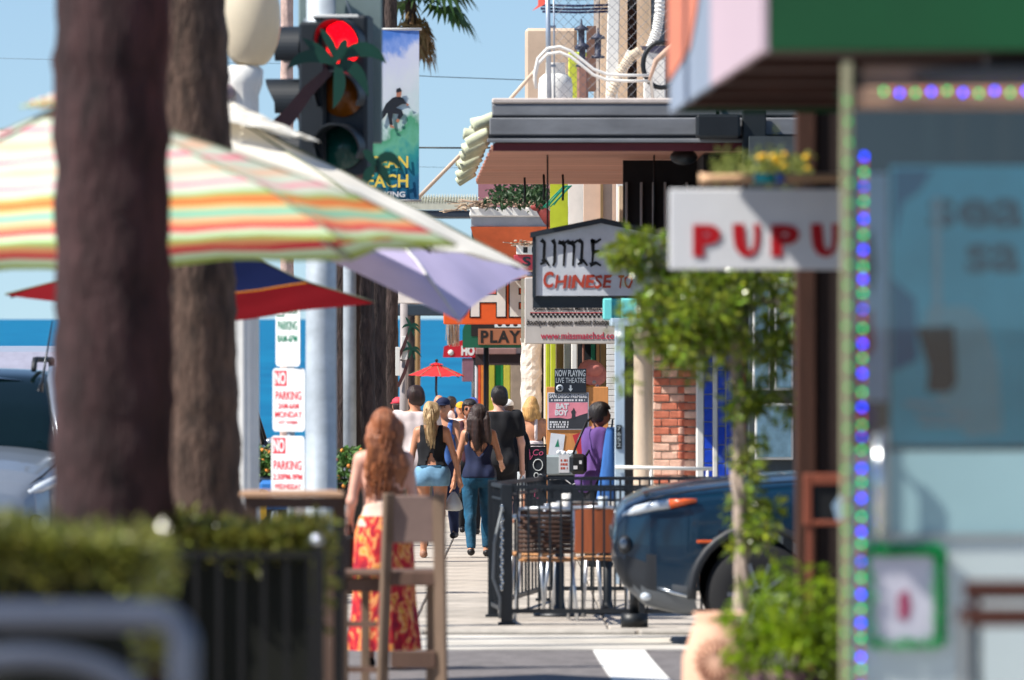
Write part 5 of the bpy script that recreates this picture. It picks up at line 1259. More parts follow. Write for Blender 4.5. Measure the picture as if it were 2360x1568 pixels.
text(bn, 'PARKING', X(850, d), X(934, d), Z(455, d), Z(442, d), yb_, m_pw, .03)
def pp(parent, pts, y, m, nm):
    b = MB(parent); b.poly([(X(u, d), Z(v, d)) for u, v in pts], y, .002); return b.build(nm, m, parent)
pp(bn, [(884, 252), (890, 240), (905, 226), (918, 222), (930, 228), (938, 240), (929, 240), (922, 243), (908, 252), (894, 256)], yb_, m_suit, 'surfer_print')
pp(bn, [(884, 252), (896, 254), (888, 268), (876, 282), (872, 276)], yb_ - .003, m_suit, 'surfer_print')
pp(bn, [(892, 250), (910, 248), (926, 254), (930, 264), (922, 276), (916, 272), (919, 264), (906, 262), (904, 276), (906, 288), (899, 290), (895, 270)], yb_ - .0045, m_suit, 'surfer_print')
pp(bn, [(914, 224), (924, 224), (926, 212), (921, 206), (914, 209)], yb_ - .006, m_skinp, 'surfer_print')
pp(bn, [(913, 214), (927, 211), (922, 203), (914, 206)], yb_ - .0075, m_suit, 'surfer_print')
for q in ([(916, 274), (922, 278), (918, 284), (912, 280)], [(898, 288), (906, 290), (910, 296), (900, 295)], [(936, 238), (944, 242), (938, 246)]): pp(bn, q, yb_ - .008, m_skinp, 'surfer_print')

# parking sign post; the plates turn towards the road
d = 49.0
pk = thing('parking_sign_post', 'steel post with one green and two red parking restriction plates', 'sign post', (X(670, d), d, G(d)))
b = MB(); b.tube([(.0, .03, 0), (.0, .03, Z(680, d) - G(d))], .028, 10); b.build('post', m_galv2, pk)
m_plate = mat('plate_white', (226, 226, 224), .45, var=.03); m_plg = mat('plate_green', (0, 120, 88), .5); m_plr = mat('plate_red', (214, 50, 66), .5)
def plate(u, v0, v1, w, rz, lines, m, label):
    h = Z(v0, d) - Z(v1, d); b = MB(); rr_ = .03; pts = []
    for cx, cz_, a0 in ((w / 2 - rr_, h - rr_, 0), (-w / 2 + rr_, h - rr_, 90), (-w / 2 + rr_, rr_, 180), (w / 2 - rr_, rr_, 270)):
        for k in range(5): pts.append((cx + rr_ * math.cos(R(a0 + 22.5 * k)), cz_ + rr_ * math.sin(R(a0 + 22.5 * k))))
    b.poly(pts, -.003, .005); pl_ = b.build('plate', m_plate, pk, label); pl_.location = (X(u, d) - X(670, d), -.01, Z(v1, d) - G(d)); pl_.rotation_euler = (0, 0, rz); ORG[pl_.name] = Vector((0, 0, 0))
    for (s_, x0, x1, z0, z1, inv) in lines:
        if inv:
            b = MB(); b.box((x0 - .5) * w, (x1 - .5) * w, -.0055, -.0035, z0 * h, z1 * h); b.build('colour_block', m, pl_)
            text(pl_, s_, (x0 - .5) * w + .008, (x1 - .5) * w - .008, z0 * h + .01, z1 * h - .01, -.006, m_plate, .03, t=.0015)
        else: text(pl_, s_, (x0 - .5) * w, (x1 - .5) * w, z0 * h, z1 * h, -.0045, m, .012, t=.0015)
    return pl_
plate(664, 690, 845, .27, R(-48), [('2', .05, .36, .74, .92, True), ('HOUR', .42, .92, .78, .90, False), ('PARKING', .1, .9, .54, .68, False), ('8AM-6PM', .08, .9, .36, .47, False)], m_plg, 'white plate with green lettering 2 HOUR PARKING')
plate(666, 849, 995, .31, R(-40), [('NO', .06, .44, .72, .96, True), ('PARKING', .1, .9, .50, .64, False), ('2AM-6AM', .18, .82, .36, .45, False), ('MONDAY', .08, .92, .22, .32, False), ('1ST WEEK', .2, .8, .12, .17, False)], m_plr, 'white plate with red lettering NO PARKING MONDAY')
plate(664, 1005, 1150, .32, R(-40), [('NO', .05, .43, .72, .97, True), ('PARKING', .08, .92, .46, .61, False), ('2:30PM-9PM', .06, .94, .30, .40, False), ('WEDNESDAY', .1, .9, .16, .24, False)], m_plr, 'white plate with red lettering NO PARKING WEDNESDAY')

# yellow diamond sign
d = 106.0
yd = thing('diamond_sign', 'yellow diamond warning sign with black border among the palms', 'sign', (X(853, d), d, G(d)))
def diamond(b, r_, y, t): b.poly([(X(853, d) + r_, Z(754, d)), (X(853, d), Z(754, d) + r_), (X(853, d) - r_, Z(754, d)), (X(853, d), Z(754, d) - r_)], y, t)
b = MB(yd); diamond(b, .185, d - .3, .01); b.build('plate', mat('sign_yellow', (206, 206, 30), .5))
b = MB(yd)
for k in range(4):
    a0, a1 = R(90 * k), R(90 * k + 90); q = lambda rr_, a: (X(853, d) + rr_ * math.cos(a), Z(754, d) + rr_ * math.sin(a)); b.poly([q(.172, a0), q(.172, a1), q(.155, a1), q(.155, a0)], d - .303, .002)
b.build('border', m_blk)
b = MB(yd); b.tube([(X(853, d), d - .27, G(d)), (X(853, d), d - .27, Z(730, d))], .03, 8); b.build('post', m_galv2)
# far lamp with two metal palms
d = 96.0
fl = thing('palm_street_lamp', 'far grey street lamp carrying two small green metal palms', 'street lamp', (X(931, d), d, G(d)))
b = MB(); b.tube([(0, 0, 0), (0, 0, Z(700, d) - G(d))], [.075, .055], 12); b.build('post', mat('post_grey', (150, 142, 140), .6), fl)
for (bu, bv, tu, tv) in ((930, 800, 948, 752), (932, 860, 950, 806)):
    P_ = [(bu - 14, bv + 30), (bu, bv), (tu - 4, tv + 10), (tu, tv)]; strip(fl, P_, [4, 4, 3, 2.5], d, d - .09, m_palmtrunk, 'metal_trunk')
    for k, (a, c, e, f) in enumerate(((-20, -12, -22, 6), (-10, -18, -14, -22), (12, -18, 20, 4), (4, 10, 8, 26), (-8, 8, -8, 26), (16, -4, 22, 18))): frond(fl, (tu, tv, tu + a * .6, tv + c * .6, tu + e, tv + f, 3.2), d, d - .11 - .008 * k, m_palmgreen)
b = MB(fl); b.box(X(926, d), X(940, d), d - .075, d - .06, Z(830, d), Z(775, d), .004); b.box(X(912, d), X(922, d), d - .2, d - .18, Z(866, d), Z(800, d), .004); b.build('notice_plate', m_white)
b = MB(fl); b.bar((X(917, d), d - .17, Z(830, d)), (X(931, d), d, Z(830, d)), .02, .02); b.build('plate_bracket', m_black)
# overhead cables and the tan rope
CAB_L = ['faint cable crossing the sky beyond the thick palm trunk', 'thin cable meeting the cafe roof deck from behind the banner', 'thick twisted cable running behind the rope and banner', 'faintest cable just above the corrugated roof']
for (u0, v0, u1, v1, d0, r_) in ((-200, 130, 900, 150, 140, .004), (700, 160, 1300, 188, 140, .008), (900, 340, 1300, 337, 120, .016), (900, 383, 1200, 385, 150, .004)):
    b = MB(); b.tube([(X(u0, d0), d0, Z(v0, d0)), (X((u0 + u1) / 2, d0), d0, Z((v0 + v1) / 2 + 3, d0)), (X(u1, d0), d0, Z(v1, d0))], r_, 5)
    b.build('overhead_cable', m_black, label=CAB_L.pop(0), cat='cable')
b = MB(); b.tube([(X(960, 66), 66, Z(460, 66)), (X(1080, 65), 65, Z(338, 65)), (X(1232, 64), 64, Z(165, 64))], .018, 8); b.build('rope', mat('rope_tan', (214, 190, 168), .9), label='tan rope slanting up to the cafe roof deck', cat='rope')
# shrubs and bin below the palms
rg = random.Random(31)
for (u, v, d, s_, lab) in ((800, 1090, 58, .28, 'low flowering shrub in planter at the palm foot'), (610, 1075, 57, .2, 'small orange flowered shrub behind the parking plates')):
    rt = thing('shrub', lab, 'shrub', (X(u, d), d, G(d)))
    b = MB(rt)
    def smp():
        a = rg.gauss(0, 1), rg.gauss(0, 1), rg.gauss(0, 1); q = Vector(a).normalized() * s_ * rg.uniform(.5, 1) ; return (Vector((X(u, d), d, Z(v, d))) + Vector((q.x, q.y, q.z * .8)), q)
    leaves(b, 900, smp, .075, rg); b.build('foliage', mat('leaf_mid', (82, 116, 52), .5, island=.45, trans=.25))
    b = MB(rt)
    for k in range(26):
        p, q = smp(); b.ball(p, .018, 6, 5)
    tag(b.build('flowers', mat('flower_orange', (224, 132, 60), .7, island=.3)), kind='stuff')
    b = MB(rt); b.lathe([(.16, 0), (.2, Z(v, d) - G(d) - .1), (.22, Z(v, d) - G(d) - .08), (.18, Z(v, d) - G(d) - .1)], (X(u, d), d, G(d)), 16); b.build('planter', m_black)
b = MB(); d = 61; b.lathe([(.2, 0), (.22, .5), (.22, .78), (.2, .8), (.15, .88), (.0, .9)], (0, 0, 0), 20); o = b.build('litter_bin', m_black, loc=(X(796, d), d, G(d))); tag(o, 'black litter bin at the foot of the kerb palms', 'bin')
# ------------------------------------------------------------------ near left: parasols, hedge, railing, chairs
def band_mat(name, stops, trans=.3, rough=.85):
    m = bpy.data.materials.new(name); m.use_nodes = True; N = m.node_tree.nodes; L = m.node_tree.links; bs = N['Principled BSDF']; out = N['Material Output']
    at = N.new('ShaderNodeAttribute'); at.attribute_name = 'band'; cr = N.new('ShaderNodeValToRGB'); cr.color_ramp.interpolation = 'CONSTANT'; e = cr.color_ramp.elements
    e[0].position = 0; e[0].color = lin(stops[0][1]); e[1].position = stops[1][0]; e[1].color = lin(stops[1][1])
    for p, c in stops[2:]: q = e.new(p); q.color = lin(c)
    L.new(at.outputs['Fac'], cr.inputs[0]); bs.inputs['Roughness'].default_value = rough; bs.inputs['Specular IOR Level'].default_value = .15
    tc = N.new('ShaderNodeTexCoord'); no = N.new('ShaderNodeTexNoise'); no.inputs['Scale'].default_value = 5; L.new(tc.outputs['Object'], no.inputs[0])
    hs = N.new('ShaderNodeHueSaturation'); rp = N.new('ShaderNodeMapRange'); rp.inputs[3].default_value = .9; rp.inputs[4].default_value = 1.1; L.new(no.outputs[0], rp.inputs[0]); L.new(rp.outputs[0], hs.inputs['Value']); L.new(cr.outputs[0], hs.inputs['Color'])
    L.new(hs.outputs[0], bs.inputs['Base Color'])
    tl = N.new('ShaderNodeBsdfTranslucent'); ms = N.new('ShaderNodeMixShader'); ms.inputs[0].default_value = trans
    L.new(hs.outputs[0], tl.inputs[0]); L.new(bs.outputs[0], ms.inputs[1]); L.new(tl.outputs[0], ms.inputs[2]); L.new(ms.outputs[0], out.inputs[0]); return m
def canopy(b, n, rot, Rad, prof, sag, T, bands):
    """prof: list of (t, drop in metres). Bands collects t per vertex."""
    tv = np.linspace(0, 1, 25); pt = [p[0] for p in prof]; pz = [p[1] for p in prof]; ns = 8
    for k in range(n):
        a0 = rot + 2 * math.pi * k / n; a1 = rot + 2 * math.pi * (k + 1) / n; vs = []
        for t in tv:
            z = -float(np.interp(t, pt, pz)); A = Vector((math.cos(a0) * Rad * t, math.sin(a0) * Rad * t, z)); B = Vector((math.cos(a1) * Rad * t, math.sin(a1) * Rad * t, z))
            for i in range(ns + 1):
                s = i / ns; p = A.lerp(B, s); p.z -= 4 * s * (1 - s) * sag * t * (1 - .6 * t); p.z += .007 * t * math.sin(s * 11 + t * 7 + k * 2) * math.sin(math.pi * s) + .004 * math.sin(t * 23 + s * 5 + k); p *= (1 - .04 * 4 * s * (1 - s) * t ** 4); vs.append(T @ p); bands.append(t)
        fs = []
        for j in range(len(tv) - 1):
            for i in range(ns): q = j * (ns + 1) + i; fs.append((q, q + ns + 1, q + ns + 2, q + 1))
        b.add(vs, fs, True)
def parasol(label, hub, Rad, n, rot, prof, m, tilt=(0, 0), sag=.03, vent=None, pole_m=None, foot=None, yaw=0.0, seam_m=None):
    seam_m = seam_m or mat('seam_grey', (120, 126, 104), .85)
    root = thing('parasol', label, 'parasol', (foot[0], foot[1], G(foot[1])))
    T = Matrix.Translation(Vector(hub)) @ Matrix.Rotation(yaw, 4, 'Z') @ Matrix.Rotation(tilt[1], 4, 'Y') @ Matrix.Rotation(tilt[0], 4, 'X')
    b = MB(root); bands = []; canopy(b, n, rot, Rad, prof, sag, T, bands); o = b.build('canopy', m)
    at = o.data.attributes.new('band', 'FLOAT', 'POINT'); at.data.foreach_set('value', bands)
    if vent:
        b = MB(root); bd = []; canopy(b, n, rot, Rad * vent[0], [(0, 0), (1, prof[-1][1] * vent[0] * .8)], .0, T @ Matrix.Translation((0, 0, vent[1])), bd); o = b.build('vent_cap', vent[2]); at = o.data.attributes.new('band', 'FLOAT', 'POINT'); at.data.foreach_set('value', bd)
    pm = pole_m or mat('pole_wood', (150, 112, 80), .6, var=.2)
    q = T @ Vector((0, 0, -.05)); lo = T @ Vector((0, 0, -prof[-1][1] - .25))
    b = MB(root); b.tube([q, lo, (foot[0], foot[1], lo.z - .15), (foot[0], foot[1], G(foot[1]) + .05)], .02, 10); b.build('pole', pm)
    b = MB(root); b.lathe([(.22, 0), (.22, .05), (.06, .09), (.04, .25), (.0, .25)], (foot[0], foot[1], G(foot[1])), 20); b.build('base', m_black)
    for k in range(n):
        a = rot + 2 * math.pi * k / n
        pts = [T @ Vector((math.cos(a) * Rad * t, math.sin(a) * Rad * t, -float(np.interp(t, [p[0] for p in prof], [p[1] for p in prof])) - .02)) for t in (.03, .3, .6, .8, .97)]
        b = MB(root); b.tube(pts, .008, 5); b.build('rib', pm)
    for k in range(n):
        a = rot + 2 * math.pi * k / n
        b = MB(root); b.tube([T @ Vector((math.cos(a) * Rad * t, math.sin(a) * Rad * t, -float(np.interp(t, [p[0] for p in prof], [p[1] for p in prof])) + .004)) for t in np.linspace(.05, 1, 12)], .006, 5); b.build('seam', seam_m)
    b = MB(root); c = T @ Vector((0, 0, .05)); b.ball(c, .03, 10, 8); b.build('finial', pm)
    return root
W_, PK, PE, MI, GR, OR_, RD, YG = (226, 222, 206), (226, 158, 170), (226, 192, 164), (202, 212, 194), (160, 186, 110), (220, 128, 72), (212, 70, 80), (146, 164, 84)
stops = [(0, MI), (.06, PE), (.12, MI), (.18, PK), (.22, MI), (.30, PE), (.36, MI), (.42, (238, 140, 156)), (.455, MI), (.52, PE), (.57, MI), (.63, PK), (.67, MI), (.725, GR), (.755, OR_), (.80, (236, 200, 130)), (.815, (150, 200, 170)), (.865, (240, 170, 120)), (.90, RD), (.935, (190, 214, 180)), (.97, YG)]
dU = 25.6
hub = (X(180, dU), dU, Z(232, dU))
m_str = band_mat('stripe_cloth', stops, .2)
parasol('striped parasol in mint, pink, orange and red bands', hub, 1.40, 8, R(0), [(0, 0), (.74, .40), (1, .60)], m_str, (R(-1.5), R(-2.2)), .03, (.16, .06, m_str), mat('pole_white', (210, 210, 205), .5), (X(180, dU) + .05, dU + .02))
dC2 = 36.2
m_creamcl = band_mat('cream_cloth', [(0, (244, 236, 220)), (.5, (246, 240, 226))], .15)
parasol('cream parasol with scalloped vent behind the striped one', (X(520, dC2), dC2, Z(262, dC2)), 1.74, 8, R(0), [(0, 0), (.5, .24), (1, .495)], m_creamcl, (R(0), R(11.3)), .02, (.3, .07, m_creamcl), mat('pole_dark', (50, 38, 34), .6), (X(476, dC2), dC2))
# lavender square parasol, tilted
m_lav = band_mat('lavender_cloth', [(0, (206, 194, 226)), (.5, (208, 196, 228))], .2)
dL = 29.6
Bc = Vector((X(1062, 37.2), 37.2, Z(738, 37.2))); A_ = Vector((X(1224, 39.0), 39.0, Z(632, 39.0))); e2 = (A_ - Bc); e1 = Vector((-1.56, .02, .665))
ctr = Bc + e1 * .5 + e2 * .5
fx, fy = X(490, 38.2), 38.2
root = thing('parasol', 'lavender square parasol tilted low over the pavement', 'parasol', (fx, fy, G(fy)))
b = MB(root); bands = []; nrm = e2.cross(e1).normalized()
if nrm.z < 0: nrm = -nrm
cor = [Bc, A_, A_ + e1, Bc + e1]
for k in range(4):
    P0, P1 = cor[k], cor[(k + 1) % 4]; vs = []; nt = 14; ns = 12
    for j in range(nt + 1):
        t = j / nt
        for i in range(ns + 1):
            s = i / ns; q = P0.lerp(P1, s); q = ctr.lerp(q, t * (1 - .05 * 4 * s * (1 - s) * t ** 2)); q = q + nrm * (.14 * (1 - t ** 1.6) + .008 * math.sin(s * 9 + t * 6 + k) * t); vs.append(q); bands.append(t)
    b.add(vs, [(j * (ns + 1) + i, (j + 1) * (ns + 1) + i, (j + 1) * (ns + 1) + i + 1, j * (ns + 1) + i + 1) for j in range(nt) for i in range(ns)], True)
o = b.build('canopy', m_lav); at = o.data.attributes.new('band', 'FLOAT', 'POINT'); at.data.foreach_set('value', bands)
for q in cor:
    b = MB(root); b.tube([ctr + nrm * .17, ctr.lerp(q, .5) + nrm * .11, q - nrm * .012], .008, 5); b.build('rib', mat('pole_white'))
b = MB(root); lo = ctr - nrm * .35; b.tube([ctr + nrm * .15, ctr + nrm * .04, (Bc + e1 + (A_ - Bc) * .5) + nrm * .03, (fx + .02, fy, 2.2), (fx, fy, 2.0), (fx, fy, G(fy) + .05)], .016, 10); b.build('pole', mat('pole_dark', (50, 38, 34), .6))
b = MB(root); b.lathe([(.22, 0), (.22, .05), (.06, .09), (.04, .2), (0, .2)], (fx, fy, G(fy)), 20); b.build('base', m_black)
# navy and red parasol
dN = 39.4
m_nr = band_mat('navy_red_cloth', [(0, (14, 26, 66)), (.50, (14, 26, 66)), (.62, (190, 120, 30)), (.635, (104, 2, 10))], .12)
parasol('navy parasol with a red border behind the palms', (X(440, dN), dN, Z(524, dN)), 1.07, 4, R(0), [(0, 0), (.6, .30), (1, .42)], m_nr, (R(10), R(1.2)), .02, None, m_black, (X(440, dN), dN + .05))

# hedge in two lengths with planter boxes and a black railing
m_hedge = mat('leaf_hedge', (122, 124, 54), .26, island=.6, trans=.2, spec=.6)
m_hcore = mat('hedge_shade', (14, 17, 10), .95)  # near-black colour paints the shade on the hedge front below the leaves
rg = random.Random(77)
def hedge(label, x0, x1, y0, y1, zt_, n, size):
    rt = thing('hedge', label, 'hedge', ((x0 + x1) / 2, (y0 + y1) / 2, G(y0)))
    b = MB(rt); b.box(x0 + .04, x1 - .04, y0 + .05, y1 - .05, G(y0) + .25, zt_ - .07); b.build('shade_core', m_hcore)
    b = MB(rt)
    def smp():
        k = rg.random()
        if k < .5: p = (rg.uniform(x0, x1), rg.uniform(y0, y1), zt_ - .02 + rg.gauss(0, .018)); dr = (0, 0, 1.2)
        elif k < .9: p = (rg.uniform(x0, x1), y0 + rg.gauss(.03, .02), zt_ - abs(rg.gauss(0, .04))); dr = (0, -1, .6)
        else: p = (x1 + rg.gauss(-.02, .02), rg.uniform(y0, y1), zt_ - abs(rg.gauss(0, .14))); dr = (1, 0, .3)
        return (p[0], p[1], p[2] + .02 * math.sin(p[0] * 9)), dr
    leaves(b, n, smp, size, rg); b.build('foliage', m_hedge)
    b = MB(rt); b.box(x0, x1, y0, y1, G(y0), G(y0) + .24, .01); b.build('planter_box', mat('planter_wood', (58, 44, 38), .8, var=.2))
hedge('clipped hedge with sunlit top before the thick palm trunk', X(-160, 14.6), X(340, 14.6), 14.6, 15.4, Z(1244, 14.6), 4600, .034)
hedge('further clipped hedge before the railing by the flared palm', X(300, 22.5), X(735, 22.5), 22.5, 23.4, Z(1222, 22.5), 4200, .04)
d = 21.6
m_black_k = m_black; m_black = mat('rail_matt', (13, 14, 16), .85)
rl = thing('patio_railing', 'black patio railing with slim balusters in front of the hedge', 'railing', (X(560, d), d, G(d)))
b = MB(rl); b.bar((X(380, d), d, Z(1279, d)), (X(735, d), d, Z(1279, d)), .022, .02); b.build('top_rail', m_black)
b = MB(rl); b.bar((X(380, d), d, G(d) + .12), (X(735, d), d, G(d) + .12), .02, .02); b.build('bottom_rail', m_black)
for k in range(7):
    u = 400 + k * 52; b = MB(rl); b.bar((X(u, d), d, G(d) + .12), (X(u, d), d, Z(1279, d)), .014, .014); b.build('baluster', m_black)
for u in (380, 735):
    b = MB(rl); b.bar((X(u, d), d, G(d)), (X(u, d), d, Z(1262, d)), .036, .036); b.build('post', m_black)
    b = MB(rl); b.ball((X(u - 4, d), d, Z(1245, d)), .02, 12, 8); b.build('ball_cap', mat('chrome'))
m_black = m_black_k
d = 23.8
wpst = thing('weathered_post', 'weathered brown timber post at the end of the patio railing', 'post', (X(757, d), d, G(d)))
b = MB(wpst); b.box(X(742, d), X(768, d), d, d + .05, G(d), Z(1255, d), .004); b.build('post', mat('weathered_brown', (120, 96, 84), .85, var=.3, scale=6, stretch=(5, 5, .5), bump=.3))
b = MB(wpst); b.bar((X(780, d), d + .1, G(d)), (X(780, d), d + .1, Z(1200, d)), .03, .03); b.build('iron_stake', m_black)
# timber bar ledge
d = 31.0
lg = thing('timber_ledge', 'long timber bar ledge across the patio beside the flared palm', 'table', (X(660, d), d, G(d)))
m_ledge = mat('ledge_wood', (186, 148, 118), .65, var=.16, scale=3, stretch=(.5, 4, 4))
for k in range(3):
    b = MB(lg); b.box(X(552, d), X(792, d) - .02 * k, d + k * .11, d + k * .11 + .105, Z(1146, d), Z(1134, d), .004); b.build('plank', m_ledge)
b = MB(lg); b.box(X(565, d), X(785, d), d + .02, d + .05, Z(1172, d), Z(1147, d)); b.build('apron', mat('apron_dark', (66, 50, 44), .8))
for u in (575, 780):
    b = MB(lg); b.bar((X(u, d), d + .16, G(d)), (X(u, d), d + .16, Z(1147, d)), .06, .06); b.build('leg', mat('apron_dark'))

# wooden bar chair seen from behind
d = 35.0
bc = thing('wooden_bar_chair', 'weathered wooden bar chair with broad back panel and stretchers', 'chair', (X(905, d), d + .2, G(d)), 0)
m_chw = mat('chair_wood', (116, 96, 80), .75, var=.22, scale=5, stretch=(4, 4, .6), bump=.15, mottle=.15)
m_chr = mat('chair_wood_red', (100, 76, 64), .75, var=.22, scale=5, stretch=(4, 4, .6), mottle=.1)
def pl3(b, pts, w, t):
    for i in range(len(pts) - 1): b.bar(pts[i], pts[i + 1], w, t, 0, .004)
yS = d
for u0, u1 in (((868, 905), (862, 880)), ((1000, 1036), (1000, 1010))):
    b = MB(bc); ut = sum(u0) / 2 + 10 if u0[0] < 900 else sum(u0) / 2 - 6; um = sum(u0) / 2
    b.bar((X(um - 8 if um < 950 else um, d), yS + .02, G(d)), (X(ut, d), yS - .02, Z(1137, d)), .062, .034, 0, .005); b.build('back_leg', m_chw)
b = MB(bc); b.box(X(905, d), X(1000, d), yS - .015, yS + .012, Z(1252, d), Z(1142, d), .006); b.build('back_panel', mat('chair_panel', (132, 110, 102), .7, var=.14, scale=4, mottle=.1))
b = MB(bc); b.box(X(900, d), X(1006, d), yS - .012, yS + .014, Z(1350, d), Z(1318, d), .005); b.build('back_rail', m_chr)
b = MB(bc); b.box(X(900, d), X(1004, d), yS - .012, yS + .014, Z(1540, d), Z(1500, d), .005); b.build('stretcher', m_chr)
b = MB(bc); b.box(X(772, d + .3), X(1012, d), yS + .03, yS + .46, Z(1330, d), Z(1318, d), .008); b.build('seat', m_chr)
b = MB(bc); b.box(X(782, d), X(900, d), yS + .06, yS + .085, Z(1366, d), Z(1332, d), .005); b.build('apron', m_chr)
for u, yo in ((792, .08), (838, .42), (990, .42)):
    b = MB(bc); b.bar((X(u, d), yS + yo, G(d)), (X(u, d), yS + yo, Z(1331, d)), .045, .04, 0, .004); b.build('leg', m_chw)
for v in (1440, 1545):
    b = MB(bc); b.bar((X(792, d), yS + .08, Z(v, d)), (X(868, d), yS + .05, Z(v, d)), .025, .03); b.build('stretcher', m_chr)
b = MB(bc); b.ball((X(783, d), yS + .04, Z(1364, d)), .018, 10, 8); b.build('pale_ball', m_white)  # small white ball at the left end of the apron

# metal chair right at the front
d = 11.0
mc = thing('metal_chair', 'grey tubular metal chair back with an inner arch in the foreground', 'chair', (X(200, d), d + .2, G(d)))
m_mc = mat('chair_steel', (92, 98, 112), .38, .5, var=.1)
def arc(c, r_, a0, a1, n=8): return [(c[0] + r_ * math.cos(R(a0 + (a1 - a0) * i / n)), d, c[1] + r_ * math.sin(R(a0 + (a1 - a0) * i / n))) for i in range(n + 1)]
xR_, zT_ = X(424, d), Z(1420, d); xL_ = xR_ - .50
b = MB(mc); b.tube([(xL_, d, G(d))] + arc((xL_ + .05, zT_ - .05), .05, 180, 90) + arc((xR_ - .05, zT_ - .05), .05, 90, 0) + [(xR_, d, G(d))], .023, 12); b.build('back_frame', m_mc)
b = MB(mc); cx = (xL_ + xR_) / 2 ; b.tube([(xL_ + .02, d, Z(1700, d))] + [(cx + .2 * math.cos(R(a)), d, Z(1680, d) + (.118) * math.sin(R(a))) for a in range(180, -1, -12)] + [(xR_ - .02, d, Z(1700, d))], .02, 10); b.build('inner_arch', m_mc)
b = MB(mc); b.box(xL_ + .0, xR_, d + .02, d + .42, G(d) + .60, G(d) + .63, .01); b.build('seat', m_mc)
for x in (xL_ + .03, xR_ - .03):
    b = MB(mc); b.tube([(x, d + .4, G(d)), (x, d + .4, G(d) + .6)], .0135, 10); b.build('leg', m_mc)

# terracotta pots, climbing tree and fern on the right
d = 27.4
pt = thing('terracotta_pot', 'pale terracotta pot with a brown sunburst motif', 'pot', (X(1662, d), d, G(d)))
zp = Z(1412, d) - G(d)
b = MB(); b.lathe([(.1, 0), (.13, .05), (.16, .25), (.155, zp - .18), (.115, zp - .06), (.10, zp - .02), (.115, zp), (.1, zp), (.085, zp - .04), (0, zp - .06)], n=32); b.build('body', mat('terracotta_pale', (226, 178, 150), .7, var=.12, scale=5, bump=.1, mottle=.1), pt)
b = MB()
for k in range(16):
    a = 2 * math.pi * k / 16; q = lambda r_, aa: (-.03 + r_ * math.cos(aa), Z(1520, d) - G(d) + r_ * math.sin(aa) * 1.1)
    def on(p): return (p[0], -math.sqrt(max(0, .160 ** 2 - p[0] ** 2)) - .003, p[1])
    b.add([on(q(.02, a)), on(q(.075, a - .1)), on(q(.085, a)), on(q(.075, a + .1))], [(0, 1, 2, 3)])
b.build('sunburst', mat('sunburst_brown', (140, 84, 56), .8), pt)
cr_ = thing('climbing_tree', 'slender tree with twisted pale trunk and bright green leaves', 'tree', (X(1706, 30.6), 30.6, G(30.6)))
d = 30.6
b = MB(cr_); pts = [(1712, 1700), (1706, 1400), (1712, 1250), (1700, 1100), (1708, 950), (1694, 820), (1704, 700), (1690, 600)]
for ph in (0, 2.2, 4.3):
    Q = []
    for i in range(len(pts) - 1):
        for k in range(8):
            t = k / 8; u = pts[i][0] * (1 - t) + pts[i + 1][0] * t; v = pts[i][1] * (1 - t) + pts[i + 1][1] * t; Q.append((X(u, d) + .017 * math.cos(ph + v * .02), d + .017 * math.sin(ph + v * .02), Z(v, d)))
    b.tube(Q, [.016 * (1.25 - .5 * i / len(Q)) for i in range(len(Q))], 8)
for P_ in ([(1700, 800), (1640, 720), (1560, 660), (1450, 610)], [(1700, 760), (1740, 700), (1790, 690), (1830, 800)], [(1695, 700), (1620, 600), (1540, 570), (1430, 570)], [(1700, 860), (1640, 800), (1540, 760), (1450, 780)], [(1690, 640), (1720, 560), (1760, 480)]):
    b.tube([(X(u, d), d + .05 * math.sin(i * 2), Z(v, d)) for i, (u, v) in enumerate(P_)], [.014, .011, .008, .004], 6)
b.build('trunk', mat('bark_pale', (176, 158, 144), .85, var=.3, scale=12, bump=.4, bscale=40))
rg = random.Random(99); b = MB(cr_)
cl_ = [(1424, 585, 15), (1446, 592, 20), (1486, 560, 24), (1526, 600, 32), (1516, 686, 30), (1560, 650, 44), (1540, 740, 46), (1600, 700, 60), (1560, 800, 36), (1640, 650, 56), (1650, 740, 60), (1700, 660, 56), (1620, 800, 44), (1700, 790, 46), (1482, 745, 18), (1446, 800, 12), (1440, 880, 8), (1455, 925, 9), (1760, 660, 50), (1800, 700, 46), (1790, 800, 36), (1815, 920, 26), (1736, 930, 22), (1722, 1000, 18), (1745, 1080, 22), (1720, 1160, 22), (1756, 1190, 20), (1718, 1236, 22), (1760, 1250, 20), (1712, 880, 26), (1580, 560, 36), (1640, 570, 40), (1820, 620, 30)]
wts = [c[2] ** 1.6 for c in cl_]; tips = []
tw = MB(cr_)
for _ in range(250):
    c = rg.choices(cl_, wts)[0]; q = Vector((rg.gauss(0, .85), rg.gauss(0, .85), rg.gauss(0, .75))) * c[2]
    p = Vector((X(c[0] + q.x, d), d + q.y / 510 * 1.4, Z(c[1] + q.z, d))); tips.append((p, rg.uniform(.012, .034)))
    o_ = Vector((X(c[0] + q.x * .2 + 8, d), d, Z(c[1] + q.z * .2 + 14, d))); tw.tube([o_, o_.lerp(p, .5) + Vector((0, 0, .008)), p], [.0035, .0025, .0012], 4, cap=False)
tw.build('twigs', mat('bark_pale'), kind='stuff')
def smp():
    p, r_ = rg.choice(tips); q = Vector((rg.gauss(0, 1), rg.gauss(0, 1), rg.gauss(0, 1))); return (p + q * r_, q)
leaves(b, 5600, smp, .034, rg, .25, .5); leaves(b, 3800, smp, .056, rg, .3, .42); b.build('crown', mat('leaf_bright', (124, 142, 40), .26, island=.7, trans=.3, spec=.6))
b = MB(cr_); b.lathe([(.14, 0), (.18, .22), (.19, .24), (.17, .22)], (X(1712, d), d, G(d)), 20); b.build('planter', mat('terracotta', (150, 84, 60), .8))
